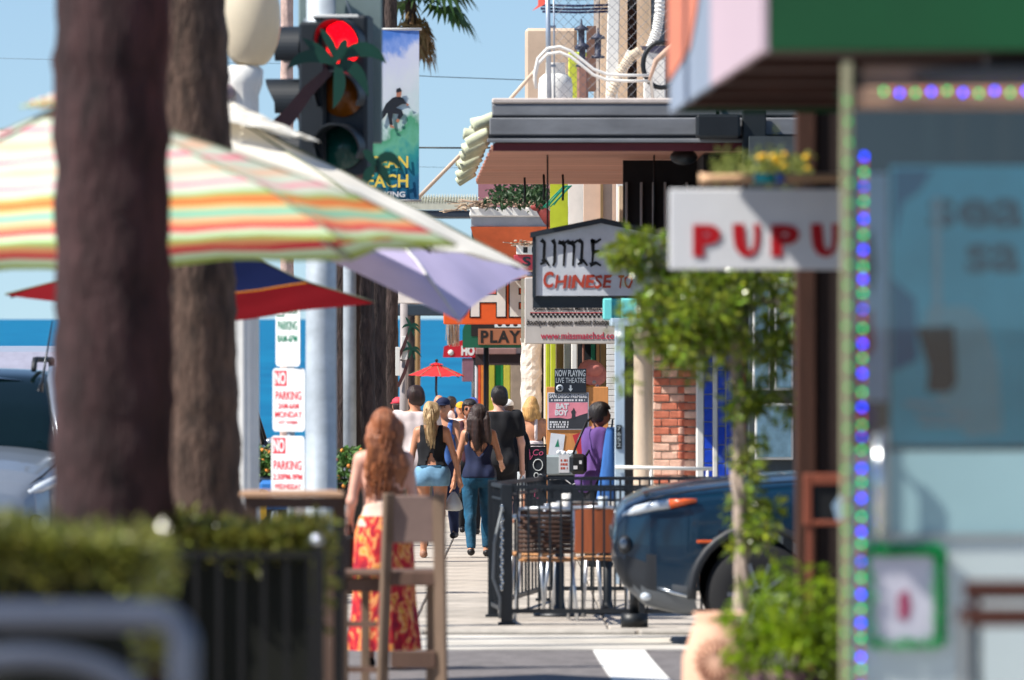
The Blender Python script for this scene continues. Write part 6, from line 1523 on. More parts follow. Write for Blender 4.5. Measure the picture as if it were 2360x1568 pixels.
# fern
d = 24.1
fn = thing('fern', 'bushy bright green fern in a tall pot by the dark post', 'fern', (X(1815, d), d, G(d)))
b = MB(fn); zc_ = Z(1440, d); rg = random.Random(13)
for i in range(200):
    a = rg.uniform(0, 6.28); L = rg.uniform(.14, .25); dr = Vector((math.cos(a), math.sin(a), rg.uniform(.1, 1.3))).normalized(); base = Vector((X(1815, d), d, zc_ - .06)) + Vector((math.cos(a), math.sin(a), 0)) * .03
    prev = base
    for k in range(7):
        t = (k + 1) / 7; p = base + dr * L * t + Vector((0, 0, -.13 * t * t)); f = (p - prev).normalized(); sd = f.cross(Vector((0, 0, 1))).normalized()
        for sgn in (1, -1): b.add([prev, prev.lerp(p, .5) + sd * sgn * .03 * (1.15 - t) + f * .008, p], [(0, 1, 2)])
        prev = p
b.build('fronds', mat('leaf_fern', (130, 156, 26), .4, island=.4, trans=.4))
rg = random.Random(14); b = MB(fn)
def smp(): 
    q = Vector((rg.gauss(0, 1), rg.gauss(0, 1), rg.gauss(0, 1))).normalized() * rg.uniform(.1, .24); return (Vector((X(1815, d), d, zc_ - .03)) + Vector((q.x, q.y, q.z * 1.1)), q)
leaves(b, 900, smp, .05, rg); b.build('leaves', mat('leaf_fern'))
b = MB(fn); b.lathe([(.1, 0), (.14, zc_ - G(d) - .22), (.15, zc_ - G(d) - .16), (.12, zc_ - G(d) - .17)], (X(1815, d), d, G(d)), 20); b.build('pot', mat('pot_plum', (92, 66, 72), .7))
# flower box on the bamboo pole
d = 25.2
fb = thing('flower_box', 'hanging plant with pale leaves and yellow blooms over the pole', 'plant', (X(1755, d), d + .1, Z(418, d)))
rg = random.Random(17); b = MB(fb)
def smp(): return ((X(rg.choice((1680, 1720, 1760, 1800, 1840)) + rg.gauss(0, 16), d), d + .12 + rg.gauss(0, .05), Z(385 + rg.gauss(0, 18), d)), (rg.gauss(0, 1), -.4, rg.gauss(0, 1)))
leaves(b, 520, smp, .035, rg, .1, .4); b.build('foliage', mat('leaf_pale', (150, 160, 84), .5, island=.45, trans=.4))
b = MB(fb)
for i in range(9):
    b = MB(fb); b.ball((X(1790 + rg.gauss(0, 30), d), d + .06, Z(368 + rg.gauss(0, 12), d)), (.014, .01, .012), 8, 6); b.build('bloom', mat('bloom_yellow', (236, 186, 40), .6))
b = MB(fb); b.box(X(1660, d), X(1850, d), d + .06, d + .2, Z(425, d), Z(405, d), .006); b.bar((X(1840, d), d + .13, Z(415, d)), (X(1840, d) + .08, 26.12, Z(415, d)), .03, .03); b.build('trough', mat('trough_brown', (84, 60, 48), .8))
# ------------------------------------------------------------------ cafe patio railing, tables, chairs
d = 49.5
m_iron = mat('black_iron', (22, 28, 34), .42, var=.15, spec=.5)
rail = thing('cafe_railing', 'black iron railing round the cafe patio beside the blue car', 'railing', (X(1300, d), d, G(d)))
def run(b_root, x0, y0, x1, y1, n, posts=True):
    for nm, hh, w in (('top_rail', 1.0, .035), ('upper_rail', .905, .022), ('bottom_rail', .1, .04)):
        b = MB(b_root); b.bar((x0, y0, G(y0) + hh), (x1, y1, G(y1) + hh), w, w * .8); b.build(nm, m_iron)
    for k in range(1, n):
        t = k / n; x = x0 + (x1 - x0) * t; y = y0 + (y1 - y0) * t; b = MB(b_root); b.bar((x, y, G(y) + .1), (x, y, G(y) + .99), .0165, .0165, math.atan2(y1 - y0, x1 - x0)); b.build('baluster', m_iron)
def post(root, x, y, h=1.03, w=.075):
    b = MB(root); b.box(x - w / 2, x + w / 2, y - w / 2, y + w / 2, G(y), G(y) + h, .006); b.box(x - w * .75, x + w * .75, y - w * .75, y + w * .75, G(y), G(y) + .02, .004); b.build('post', m_iron)
xf0, xf1 = X(1168, d), 2.0
run(rail, xf0, d, xf1, d, 26); run(rail, xf0, d + .05, X(1136, 51.4), 51.4, 8)
post(rail, xf0, d, 1.02, .085); post(rail, X(1136, 51.4), 51.4); post(rail, X(1476, d), d, 1.0, .07); post(rail, xf1, d)
run(rail, X(1136, 51.4), 51.45, X(1250, 55.8), 55.8, 14); run(rail, X(1250, 55.8), 55.8, 2.0, 55.8, 22); post(rail, X(1250, 55.8), 55.8); post(rail, 2.0, 55.8)
b = MB(rail); b.tube([(xf0 - .03, d - .07, G(d) + .86), (xf0 - .09, d - .07, G(d) + .6), (xf0 - .1, d - .07, G(d) + .34), (xf0 - .05, d - .07, G(d) + .2), (xf0 - .05, d - .06, G(d) + .05)], .011, 6); b.build('cable', mat('cable_grey', (120, 124, 126), .5))
b = MB(rail)
for k in range(26): b.ball((xf0 - .035 + .006 * math.sin(k * 2), d - .05, G(d) + .86 - k * .024), (.012, .008, .015), 8, 6)
b.build('lock_chain', mat('chrome'))
m_alu = mat('aluminium', (196, 200, 206), .3, .75); m_wick = mat('wicker_dark', (70, 48, 38), .75, var=.3, scale=60); m_wood2 = mat('oak_seat', (186, 132, 84), .6, var=.15, scale=4); m_mahog = mat('mahogany', (128, 66, 36), .5, var=.2, scale=4, stretch=(4, 4, .6))
def ctable(u, dd, label):
    t = thing('cafe_table', label, 'table', (X(u, dd), dd, G(dd)), 0, 'cafe patio tables')
    b = MB(); b.lathe([(0, .735), (.36, .735), (.37, .742), (.37, .76), (.36, .768), (0, .768)], n=32); b.build('top', m_alu, t)
    b = MB(); b.lathe([(.2, 0), (.2, .02), (.05, .04), (.035, .1), (.035, .735)], n=16); b.build('pedestal', m_iron, t)
    return t
ctable(1290, 51.6, 'round aluminium cafe table nearer the railing corner'); ctable(1400, 52.2, 'round aluminium cafe table behind the blue car nose')
def cchair(u, dd, rz, back, label):
    c = thing('cafe_chair', label, 'chair', (X(u, dd), dd, G(dd)), rz, 'cafe patio chairs')
    for sx in (-1, 1):
        for sy in (-1, 1):
            b = MB(); b.tube([(sx * .23, sy * .22, 0), (sx * .19, sy * .18, .45)], .0135, 8); b.build('leg', m_alu, c)
        b = MB(); b.tube([(sx * .19, -.18, .44), (sx * .2, -.2, .6), (sx * .2, -.22, .82)], .0135, 8); b.build('back_post', m_alu, c)
    b = MB(); b.box(-.2, .2, -.2, .2, .44, .462, .008); b.build('seat', m_wood2, c)
    if back == 'wicker':
        for k in range(9):
            b = MB(); b.tube([(-.2, -.21, .52 + k * .035), (-.1, -.25, .52 + k * .035), (.1, -.25, .52 + k * .035), (.2, -.21, .52 + k * .035)], .0165, 6); b.build('wicker_band', m_wick, c)
    else:
        b = MB(); b.grid(8, 2, lambda s, t: (-.2 + .4 * s, -.22 - .05 * math.sin(math.pi * s), .5 + .34 * t)); b.grid(8, 2, lambda s, t: (-.2 + .4 * s, -.205 - .05 * math.sin(math.pi * s), .5 + .34 * t), flip=True); b.build('back_panel', m_mahog, c)
    b = MB(); b.tube([(-.2, -.22, .83), (0, -.27, .84), (.2, -.22, .83)], .0135, 8); b.build('back_top', m_alu, c)
    return c
cchair(1258, 50.6, 0, 'wicker', 'cafe chair with dark wicker back behind the railing'); cchair(1395, 51.0, R(-15), 'wood', 'cafe chair with mahogany back beside the blue car nose')
cchair(1330, 53.4, R(170), 'wicker', 'wicker cafe chair on the far side of the tables facing the road'); cchair(1215, 52.6, R(70), 'wood', 'mahogany cafe chair turned sideways near the railing corner')
for u, dd, z_, lab, c, h in ((1282, 51.5, .768, 'small white cup standing on the cafe table', (224, 222, 216), .09), (1306, 51.5, .768, 'crumpled white paper bag on the cafe table', (220, 216, 210), .16), (1390, 52.1, .768, 'clear tumbler with straw on the cafe table', (190, 200, 206), .13)):
    b = MB(); b.lathe([(.03, 0), (.035, h * .3), (.042, h), (.036, h), (.028, h * .4), (0, h * .3)], n=14); o = b.build('table_ware', mat('ware%d' % u, c, .4), loc=(X(u, dd), dd, G(dd) + z_)); tag(o, lab, 'tableware')

# ------------------------------------------------------------------ vehicles
def catmull(P, n):
    P = np.array(P, float); m_ = len(P); t = np.linspace(0, m_ - 1, n); i = np.clip(t.astype(int), 0, m_ - 2); f = (t - i)[:, None]
    p0 = P[np.maximum(i - 1, 0)]; p1 = P[i]; p2 = P[i + 1]; p3 = P[np.minimum(i + 2, m_ - 1)]
    return .5 * (2 * p1 + (p2 - p0) * f + (2 * p0 - 5 * p1 + 4 * p2 - p3) * f ** 2 + (3 * p1 - p0 - 3 * p2 + p3) * f ** 3)
def lerpst(ST, n):
    ST = np.array(ST, float); xs = ST[:, 0]; x = np.concatenate([np.linspace(xs[k], xs[k + 1], 9 if xs[k] < .9 else 5)[:-1] for k in range(len(xs) - 1)] + [[xs[-1]]])
    idx = np.interp(x, xs, np.arange(len(xs))); out = []
    for q in idx:
        i = min(int(q), len(xs) - 2); f = q - i; p0, p1, p2, p3 = ST[max(i - 1, 0)], ST[i], ST[i + 1], ST[min(i + 2, len(xs) - 1)]
        h1 = ST[i + 1] - ST[max(i - 1, 0)]; out.append(p1 + (p2 - p1) * f)
    o = np.array(out); 
    for c in range(1, o.shape[1]): o[1:-1, c] = .25 * o[:-2, c] + .5 * o[1:-1, c] + .25 * o[2:, c]
    return o
def loft(ST, sec):
    st = lerpst(ST, 0); vs = []; fs = []; n = None
    for row in st:
        half = sec(row); half = [tuple(q) for q in catmull(half, 3 * len(half) - 2)]; half[0] = (0.0, half[0][1]); half[-1] = (0.0, half[-1][1]); pts = half + [(-p[0], p[1]) for p in reversed(half[1:-1])]; n = len(pts)
        vs += [(row[0], p[0], p[1]) for p in pts]
    for i in range(len(st) - 1):
        for k in range(n): fs.append((i * n + k, (i + 1) * n + k, (i + 1) * n + (k + 1) % n, i * n + (k + 1) % n))
    fs.append(tuple(range(n))); fs.append(tuple(reversed(range((len(st) - 1) * n, len(st) * n))))
    return vs, fs
def carve(o, cutters):
    for c in cutters:
        md = o.modifiers.new('b', 'BOOLEAN'); md.object = c; md.operation = 'DIFFERENCE'; md.solver = 'EXACT'; md.material_mode = 'TRANSFER'
    dg = bpy.context.evaluated_depsgraph_get(); dg.update(); me = bpy.data.meshes.new_from_object(o.evaluated_get(dg)); o.modifiers.clear(); o.data = me
    for c in cutters: bpy.data.objects.remove(c)
BODY = [(0.0, .62, .58, .76, .80), (.025, .71, .49, .85, .91), (.08, .77, .40, .92, .98), (.22, .85, .27, .97, 1.05), (.5, .905, .205, 1.005, 1.10), (.9, .93, .26, 1.045, 1.145), (1.3, .935, .26, 1.075, 1.17), (1.65, .935, .26, 1.095, 1.17), (3.0, .935, .27, 1.11, 1.16), (4.2, .92, .29, 1.12, 1.16), (4.5, .87, .33, 1.05, 1.12), (4.6, .78, .42, .95, 1.02)]
CAB = [(1.36, .78, 1.06, 1.13), (1.75, .76, 1.06, 1.42), (2.15, .72, 1.06, 1.62), (2.6, .70, 1.06, 1.67), (3.4, .69, 1.06, 1.66), (4.0, .68, 1.06, 1.60), (4.35, .70, 1.06, 1.42), (4.55, .74, 1.06, 1.12)]
m_lip = mat('bumper_grey', (96, 100, 104), .4, .3)
m_tyre = mat('tyre', (26, 26, 28), .85); m_rim = mat('wheel_rim', (120, 124, 130), .3, .8); m_clad = mat('black_cladding', (34, 37, 42), .55, var=.12); m_cglass = mat('car_glass', (8, 22, 24), .08, spec=.35, var=.05); m_lampc = mat('headlamp', (196, 204, 212), .12, spec=.8, coat=.6); m_amber = mat('amber_lens', (214, 92, 40), .25, spec=.6)
def sec_body(r):
    x, w, zb, zs, zt = r
    return [(0, zb), (w * .8, zb), (w * .96, zb + .07), (w * .995, zb + (zs - zb) * .35), (w, zb + (zs - zb) * .6), (w * .985, zs - .07), (w * .95, zs - .005), (w * .86, zs + (zt - zs) * .45), (w * .6, zs + (zt - zs) * .85), (w * .3, zt), (0, zt)]
def sec_cab(r):
    x, w, zb, zt = r; wb_ = .845
    return [(0, zb), (wb_ * .9, zb), (wb_, zb + .03), (wb_ + (w - wb_) * .5, zb + (zt - zb) * .5), (w, zb + (zt - zb) * .86), (w * .9, zb + (zt - zb) * .97), (w * .5, zt), (0, zt)]
def car(name, label, loc, rz, paint, detail=True, roof=None, sz=1.0, cat='car', rack=False, group=None):
    c = thing(name, label, cat, loc, rz, group); c.scale = (sz, sz, sz)
    vs, fs = loft(BODY, sec_body); b = MB(); b.add(vs, fs, True); body = b.build('body', [paint, m_clad, m_lip], c)
    cut = []
    for x in (.98, 3.68):
        k = MB(); k.lathe([(.43, -1.2), (.43, 1.2)], (x, 0, .36), 40, mtx=Matrix.Rotation(R(90), 3, 'X')); cut.append(k.build('cut', m_clad))
    body.parent = None; carve(body, cut); body.parent = c
    for p in body.data.polygons:                                   # unpainted bumper mask and grey skid lip at the nose, dark sills
        q = p.center
        if q.x < .57 and q.z < .40 - .1 * max(0, q.x - .3): p.material_index = 2 if p.material_index == 0 else p.material_index
        elif (q.x < .30 and q.z < .60) or (q.z < .40 and .5 < q.x < 4.4): p.material_index = 1
    vs, fs = loft(CAB, sec_cab); b = MB(); b.add(vs, fs, True); b.build('cabin_glass', m_cglass, c)
    b = MB(); b.grid(10, 8, lambda s, t: (2.1 + 2.05 * s, -.66 + 1.32 * t, float(np.interp(2.1 + 2.05 * s, [2.1, 2.6, 3.4, 4.15], [1.615, 1.676, 1.668, 1.575])) - .05 * abs(2 * t - 1) ** 3)); b.build('roof', roof or paint, c)
    for sy in (-1, 1):
        for P_ in ([(1.40, .835, 1.10), (1.78, .765, 1.40), (2.15, .715, 1.60), (2.6, .69, 1.66), (3.4, .68, 1.65), (4.05, .68, 1.58), (4.5, .80, 1.12)], [(2.72, .70, 1.63), (2.78, .845, 1.10)], [(3.62, .69, 1.60), (3.72, .845, 1.10)]):
            b = MB(); b.tube([(q[0], sy * (q[1] + .004), q[2]) for q in P_], .028, 6); b.build('pillar', paint if len(P_) > 3 else m_clad, c)
        if rack:
            b = MB(); b.tube([(2.2, sy * .6, 1.66), (2.3, sy * .6, 1.73), (3.9, sy * .6, 1.72), (4.0, sy * .6, 1.62)], .02, 6); b.build('roof_rail', m_clad, c)
        b = MB(); b.ball((1.72, sy * .98, 1.16), (.06, .1, .07), 12, 8); b.build('mirror', paint, c)
        for x in (.98, 3.68):
            wh = MB(); wh.lathe([(.22, -.11), (.33, -.115), (.355, -.07), (.36, 0), (.355, .07), (.33, .115), (.22, .11)], (x, sy * .82, .36), 36, mtx=Matrix.Rotation(R(90), 3, 'X')); w = wh.build('wheel', m_tyre, c)
            b = MB(); b.lathe([(.225, -.09), (.23, .09), (.215, .09), (.2, .02), (.06, .0), (.05, .03), (0, .03)], (x, sy * .82, .36), 30, mtx=Matrix.Rotation(R(90 * (1 if sy < 0 else -1)), 3, 'X'))
            for k in range(10):
                a = 2 * math.pi * k / 10; b.bar((x + .04 * math.cos(a), sy * .92, .36 + .04 * math.sin(a)), (x + .215 * math.cos(a), sy * .915, .36 + .215 * math.sin(a)), .035, .03)
            b.build('rim', m_rim, w)
            if detail:
                b = MB(); b.tube([(x + .455 * math.cos(R(a)), sy * .925, .36 + .455 * math.sin(R(a))) for a in range(-14, 195, 11)], .032, 8); b.build('arch_trim', m_clad, c)
        b = MB(); b.box(1.45, 3.22, sy * .90, sy * .955, .25, .36, .02); b.build('sill', m_clad, c)
        if detail:
            # slim running lamp wrapping the bonnet edge with amber end
            L0 = [(.075, .715, .885), (.16, .805, .925), (.28, .862, .955), (.38, .89, .968)]; L1 = [(.38, .89, .968), (.47, .905, .982), (.56, .915, .992)]
            for P_, m, nm in ((L0, m_lampc, 'running_lamp'), (L1, m_amber, 'amber_marker')):
                b = MB(); b.tube([(q[0], sy * (q[1] - .005), q[2]) for q in P_], [.022 + .012 * min(1, i) if nm == 'running_lamp' else .034 - .011 * i for i in range(len(P_))], 8); b.build(nm, m, c)
            b = MB(); b.ball((.085, sy * .735, .69), (.055, .09, .07), 16, 10); b.build('fog_lamp_pod', m_clad, c)
            b = MB(); b.ball((.075, sy * .775, .695), (.035, .055, .045), 14, 8); b.build('headlight', mat('lamp_smoked', (96, 106, 116), .12, spec=.8, coat=.6), c)
            b = MB(); b.ball((.22, sy * .80, .34), (.04, .05, .03), 12, 8); b.build('fog_lamp', m_lampc, c)
            b = MB(); b.box(.56, .70, sy * .915, sy * .934, .705, .725, .004); b.build('side_marker', m_amber, c)
    if detail:
        for sy in (-1, 1):
            b = MB(); b.tube([(.10, sy * .715, .935), (.25, sy * .80, 1.0), (.5, sy * .845, 1.052), (.9, sy * .868, 1.10), (1.35, sy * .87, 1.128)], .006, 5); b.build('bonnet_shut_line', m_blk, c)
            b = MB(); b.tube([(1.38, sy * .938, .40), (1.42, sy * .938, .8), (1.40, sy * .925, 1.05)], .006, 5); b.build('door_shut_line', m_blk, c)
        for k in range(7):
            b = MB(); y = -.42 + k * .14; b.box(-.012, .04, y - .045, y + .045, .70, .80, .02); b.build('grille_slot', m_clad, c)
    b = MB(); b.tube([(.085 + (abs(y) / .86) ** 3 * .22 - .012, y, .405) for y in np.linspace(-.83, .83, 25)], .012, 6); b.build('chrome_lip', mat('chrome'), c)
    for sy in (-1, 1):
        b = MB(); b.tube([(.29, sy * .835, .405), (.40, sy * .895, .37), (.55, sy * .925, .335)], .012, 6); b.build('chrome_lip', mat('chrome'), c)
    return c
m_blue = mat('paint_blue', (0, 36, 56), .25, .1, var=.03, spec=.5, coat=.6)
gz = lambda y: G(y) - .032
jeep = car('parked_suv', 'dark teal blue SUV nose poking out beside the patio railing', (X(1410, 46.9), 46.92, gz(46.9)), 0, m_blue)
b = MB(); b.tube([(X(1462, 48.9), 48.9, G(48.9)), (X(1462, 48.9), 48.9, G(48.9) + .1)], .1, 12); b.tube([(X(1462, 48.9), 48.9, G(48.9) + .1), (X(1462, 48.9), 48.9, G(48.9) + .34)], .035, 10)
o = b.build('bollard_stub', m_black, label='short black bollard stub between car and railing', cat='bollard')
m_silver = mat('paint_silver', (146, 154, 164), .3, .5, var=.03, coat=.6); m_blackp = mat('paint_black', (20, 26, 34), .3, var=.05, coat=.8)
car('parked_suv', 'silver SUV with black roof and rails beside the thick palm trunk', (-4.27, 48.9, gz(49)), R(90), m_silver, True, m_blackp, 1.12, rack=True)
b = MB(); x0, y0 = X(78, 50), 50.6; b.tube([(x0, y0, Z(905, 50)), (x0 + .02, y0, Z(880, 50)), (x0 + .09, y0 + .05, Z(740, 50))], [.03, .012, .004], 6); b.build('roof_aerial', m_blackp, label='whip aerial on a stubby base above the silver SUV roof', cat='aerial')
car('parked_car', 'dark car parked at the kerb behind the parking plates', (-3.95, 76, gz(76)), R(90), mat('paint_graphite', (52, 60, 66), .3, .4, var=.03, coat=.7), False)
car('parked_car', 'grey car parked further down behind the dark one', (-4.0, 84, gz(84)), R(90), m_silver, False)
# vans
def van(label, loc, rz, paint, sz=1.0):
    c = thing('delivery_van', label, 'van', loc, rz); c.scale = (sz, sz, sz)
    prof = [(0, .35), (0, .85), (.12, 1.05), (.55, 1.18), (1.15, 1.98), (1.5, 2.2), (4.9, 2.25), (5.0, 2.1), (5.0, .35)]
    b = MB(); n = len(prof)
    for (y0, y1, k) in ((-.95, .95, 0),):
        b.add([(p[0], y0, p[1]) for p in prof] + [(p[0], y1, p[1]) for p in prof], [tuple(range(n)), tuple(reversed(range(n, 2 * n)))] + [(i, i + n, (i + 1) % n + n, (i + 1) % n) for i in range(n)])
    b.build('body', paint, c)
    b = MB(); b.add([(.58, -.82, 1.24), (.58, .82, 1.24), (1.14, .74, 1.96), (1.14, -.74, 1.96)], [(0, 1, 2, 3)]); o = b.build('windscreen', m_cglass, c); o.location = (-.012, 0, .008)
    for sy in (-1, 1):
        for x0, x1 in ((1.0, 1.9), (2.1, 3.2), (3.4, 4.6)):
            b = MB(); b.box(x0 + (.25 if x0 < 1.1 else 0), x1, sy * .951, sy * .96, 1.25, 1.85, .004); b.build('side_window', m_cglass, c)
        for x in (.95, 4.1):
            b = MB(); b.lathe([(.2, -.1), (.33, -.1), (.35, 0), (.33, .1), (.2, .1)], (x, sy * .86, .35), 28, mtx=Matrix.Rotation(R(90), 3, 'X')); w = b.build('wheel', m_tyre, c)
            b = MB(); b.lathe([(.2, -.105), (.1, -.11), (0, -.112)], (x, sy * .86, .35), 20, mtx=Matrix.Rotation(R(90 if sy > 0 else -90), 3, 'X')); b.build('rim', m_rim, w)
        b = MB(); b.box(-.02, .06, sy * .5, sy * .85, .75, .92, .02); b.build('headlight', m_lampc, c)
    b = MB(); b.box(-.06, .1, -.93, .93, .3, .55, .03); b.build('bumper', m_clad, c)
    return c
van('white van with dark windows parked beyond the silver SUV', (-5.2, 72, gz(72)), R(90), mat('van_grey', (150, 150, 166), .4, coat=.3))
van('white van crossing at the end of the block', (X(1128, 134), 136.4, gz(136)), 0, m_white)
# bicycle behind the plates
d = 55.5
bk = thing('bicycle', 'bicycle leaning behind the parking plates with yellow and blue bags', 'bicycle', (X(612, d), d, G(d)), R(80))
for x in (-.52, .52):
    b = MB(); b.tube([(x + .31 * math.cos(R(a)), 0, .33 + .31 * math.sin(R(a))) for a in range(0, 360, 15)], .017, 6, closed=True); w = b.build('wheel', m_tyre, bk)
    b = MB()
    for a in range(0, 360, 30): b.tube([(x, 0, .33), (x + .3 * math.cos(R(a)), 0, .33 + .3 * math.sin(R(a)))], .0025, 4)
    b.build('spokes', m_rim, w)
b = MB()
for p, q in (((-.52, 0, .33), (-.15, 0, .33)), ((-.52, 0, .33), (-.2, 0, .8)), ((-.15, 0, .33), (-.2, 0, .85)), ((-.15, 0, .33), (.38, 0, .78)), ((-.2, 0, .8), (.36, 0, .86)), ((.52, 0, .33), (.36, 0, .9))): b.tube([p, q], .016, 8)
b.build('frame', m_silver, bk)
b = MB(); b.tube([(.36, 0, .9), (.35, 0, .98), (.36, -.28, 1.0)], .012, 6); b.tube([(.35, 0, .98), (.36, .28, 1.0)], .012, 6); b.build('handlebar', m_rim, bk)
b = MB(); b.ball((-.21, 0, .89), (.13, .07, .035), 12, 8); b.build('saddle', m_black, bk)
b = MB(); b.box(.28, .5, -.12, .12, .74, .98, .03); b.build('front_bag', mat('bag_blue', (40, 110, 180), .7), bk)
b = MB(); b.box(-.72, -.4, -.1, .1, .68, .9, .03); b.build('rear_bag', mat('bag_yellow', (230, 180, 40), .7), bk)
# red cafe umbrella further down
d = 118.0
m_redcl = band_mat('red_cloth_umb', [(0, (222, 66, 70)), (.5, (222, 66, 70))], .4)
parasol('small red cafe parasol down the street by the sea', (X(1006, d), d, Z(838, d)), X(1072, d) - X(1006, d), 8, R(10), [(0, 0), (1, .21)], m_redcl, (R(2), R(1)), .0, (.25, .02, m_redcl), m_black, (X(1007, d), d))
# ------------------------------------------------------------------ people: bodies grown as one surface from a distance field
def nets(f, org, h):
    """Naive surface nets on a scalar grid; inside is negative."""
    s = f < 0; nx, ny, nz = f.shape
    c = np.zeros((nx - 1, ny - 1, nz - 1), np.int8)
    for dx in (0, 1):
        for dy in (0, 1):
            for dz in (0, 1): c += s[dx:nx - 1 + dx, dy:ny - 1 + dy, dz:nz - 1 + dz]
    act = (c > 0) & (c < 8); ijk = np.argwhere(act)
    if len(ijk) == 0: return np.zeros((0, 3)), []
    idx = -np.ones(act.shape, int); idx[act] = np.arange(len(ijk))
    acc = np.zeros((len(ijk), 3)); cnt = np.zeros(len(ijk)); cor = [(a, b_, d_) for a in (0, 1) for b_ in (0, 1) for d_ in (0, 1)]
    val = {q: f[ijk[:, 0] + q[0], ijk[:, 1] + q[1], ijk[:, 2] + q[2]] for q in cor}
    for q in cor:
        for ax in range(3):
            if q[ax]: continue
            w = list(q); w[ax] = 1; w = tuple(w); a = val[q]; b_ = val[w]; m_ = (a < 0) != (b_ < 0); t = np.where(m_, a / np.where(m_, a - b_, 1), 0)
            p = np.array(q, float)[None, :] + np.zeros((len(a), 3)); p[:, ax] += t; acc += p * m_[:, None]; cnt += m_
    V = (ijk + acc / cnt[:, None]) * h + org; F = []
    for ax in range(3):
        u, w = [(1, 2), (2, 0), (0, 1)][ax]; sl0 = [slice(None)] * 3; sl1 = [slice(None)] * 3; sl0[ax] = slice(0, -1); sl1[ax] = slice(1, None)
        ch = s[tuple(sl0)] != s[tuple(sl1)]; e = np.argwhere(ch); e = e[(e[:, u] > 0) & (e[:, w] > 0) & (e[:, u] < f.shape[u] - 1) & (e[:, w] < f.shape[w] - 1)]
        if len(e) == 0: continue
        inn = s[tuple(e.T)]; qd = []
        for (du, dw) in ((-1, -1), (0, -1), (0, 0), (-1, 0)):
            k = e.copy(); k[:, u] += du; k[:, w] += dw; qd.append(idx[tuple(k.T)])
        qd = np.stack(qd, 1); qd[~inn] = qd[~inn][:, ::-1]; F.append(qd)
    F = np.concatenate(F); return V, F[(F >= 0).all(1)]
def rcone(p, a, b_, ra, rb):
    a = np.asarray(a, float); ab = np.asarray(b_, float) - a; t = np.clip(((p - a) @ ab) / (ab @ ab + 1e-9), 0, 1)
    return np.linalg.norm(p - a - t[:, None] * ab, axis=1) - (ra + (rb - ra) * t)
def ell(p, c, r_):
    r_ = np.asarray(r_, float); q = (p - np.asarray(c, float)) / r_; k0 = np.linalg.norm(q, axis=1); k1 = np.linalg.norm(q / r_, axis=1) + 1e-9; return k0 * (k0 - 1) / k1
def smin(a, b_, k):
    h = np.clip(.5 + .5 * (b_ - a) / k, 0, 1); return b_ * (1 - h) + a * h - k * h * (1 - h)
def field(prims, P, k=.03, infl=0.0):
    f = None
    for pr in prims:
        dd = rcone(P, *pr[1:]) if pr[0] == 'c' else ell(P, *pr[1:]); f = dd if f is None else smin(f, dd, k)
    return f - infl
def grow(prims, h, k=.03, infl=0.0, clip=None, noise=0.0, seed=0):
    lo = []; hi = []
    for pr in prims:
        if pr[0] == 'c':
            for q, r_ in ((pr[1], pr[3]), (pr[2], pr[4])): lo.append(np.asarray(q) - r_); hi.append(np.asarray(q) + r_)
        else: lo.append(np.asarray(pr[1]) - pr[2]); hi.append(np.asarray(pr[1]) + pr[2])
    lo = np.min(lo, 0) - infl - 2.5 * h - .02; hi = np.max(hi, 0) + infl + 2.5 * h + .02; n = np.ceil((hi - lo) / h).astype(int) + 1
    g = np.stack(np.meshgrid(*[lo[i] + h * np.arange(n[i]) for i in range(3)], indexing='ij'), -1).reshape(-1, 3)
    f = field(prims, g, k, infl)
    if noise:
        r_ = np.random.RandomState(seed)
        for _ in range(4): w = r_.normal(0, 24, 3) * np.array([1, 1, .45]); f = f + noise * .5 * np.sin(g @ w + r_.uniform(0, 6))
    if clip is not None: f = np.maximum(f, clip(g))
    return nets(f.reshape(n), lo, h)
SKINS = {}
def skin(nm, c): return mat('skin_' + nm, c, .48, var=.1, scale=9, spec=.4, mottle=.08)
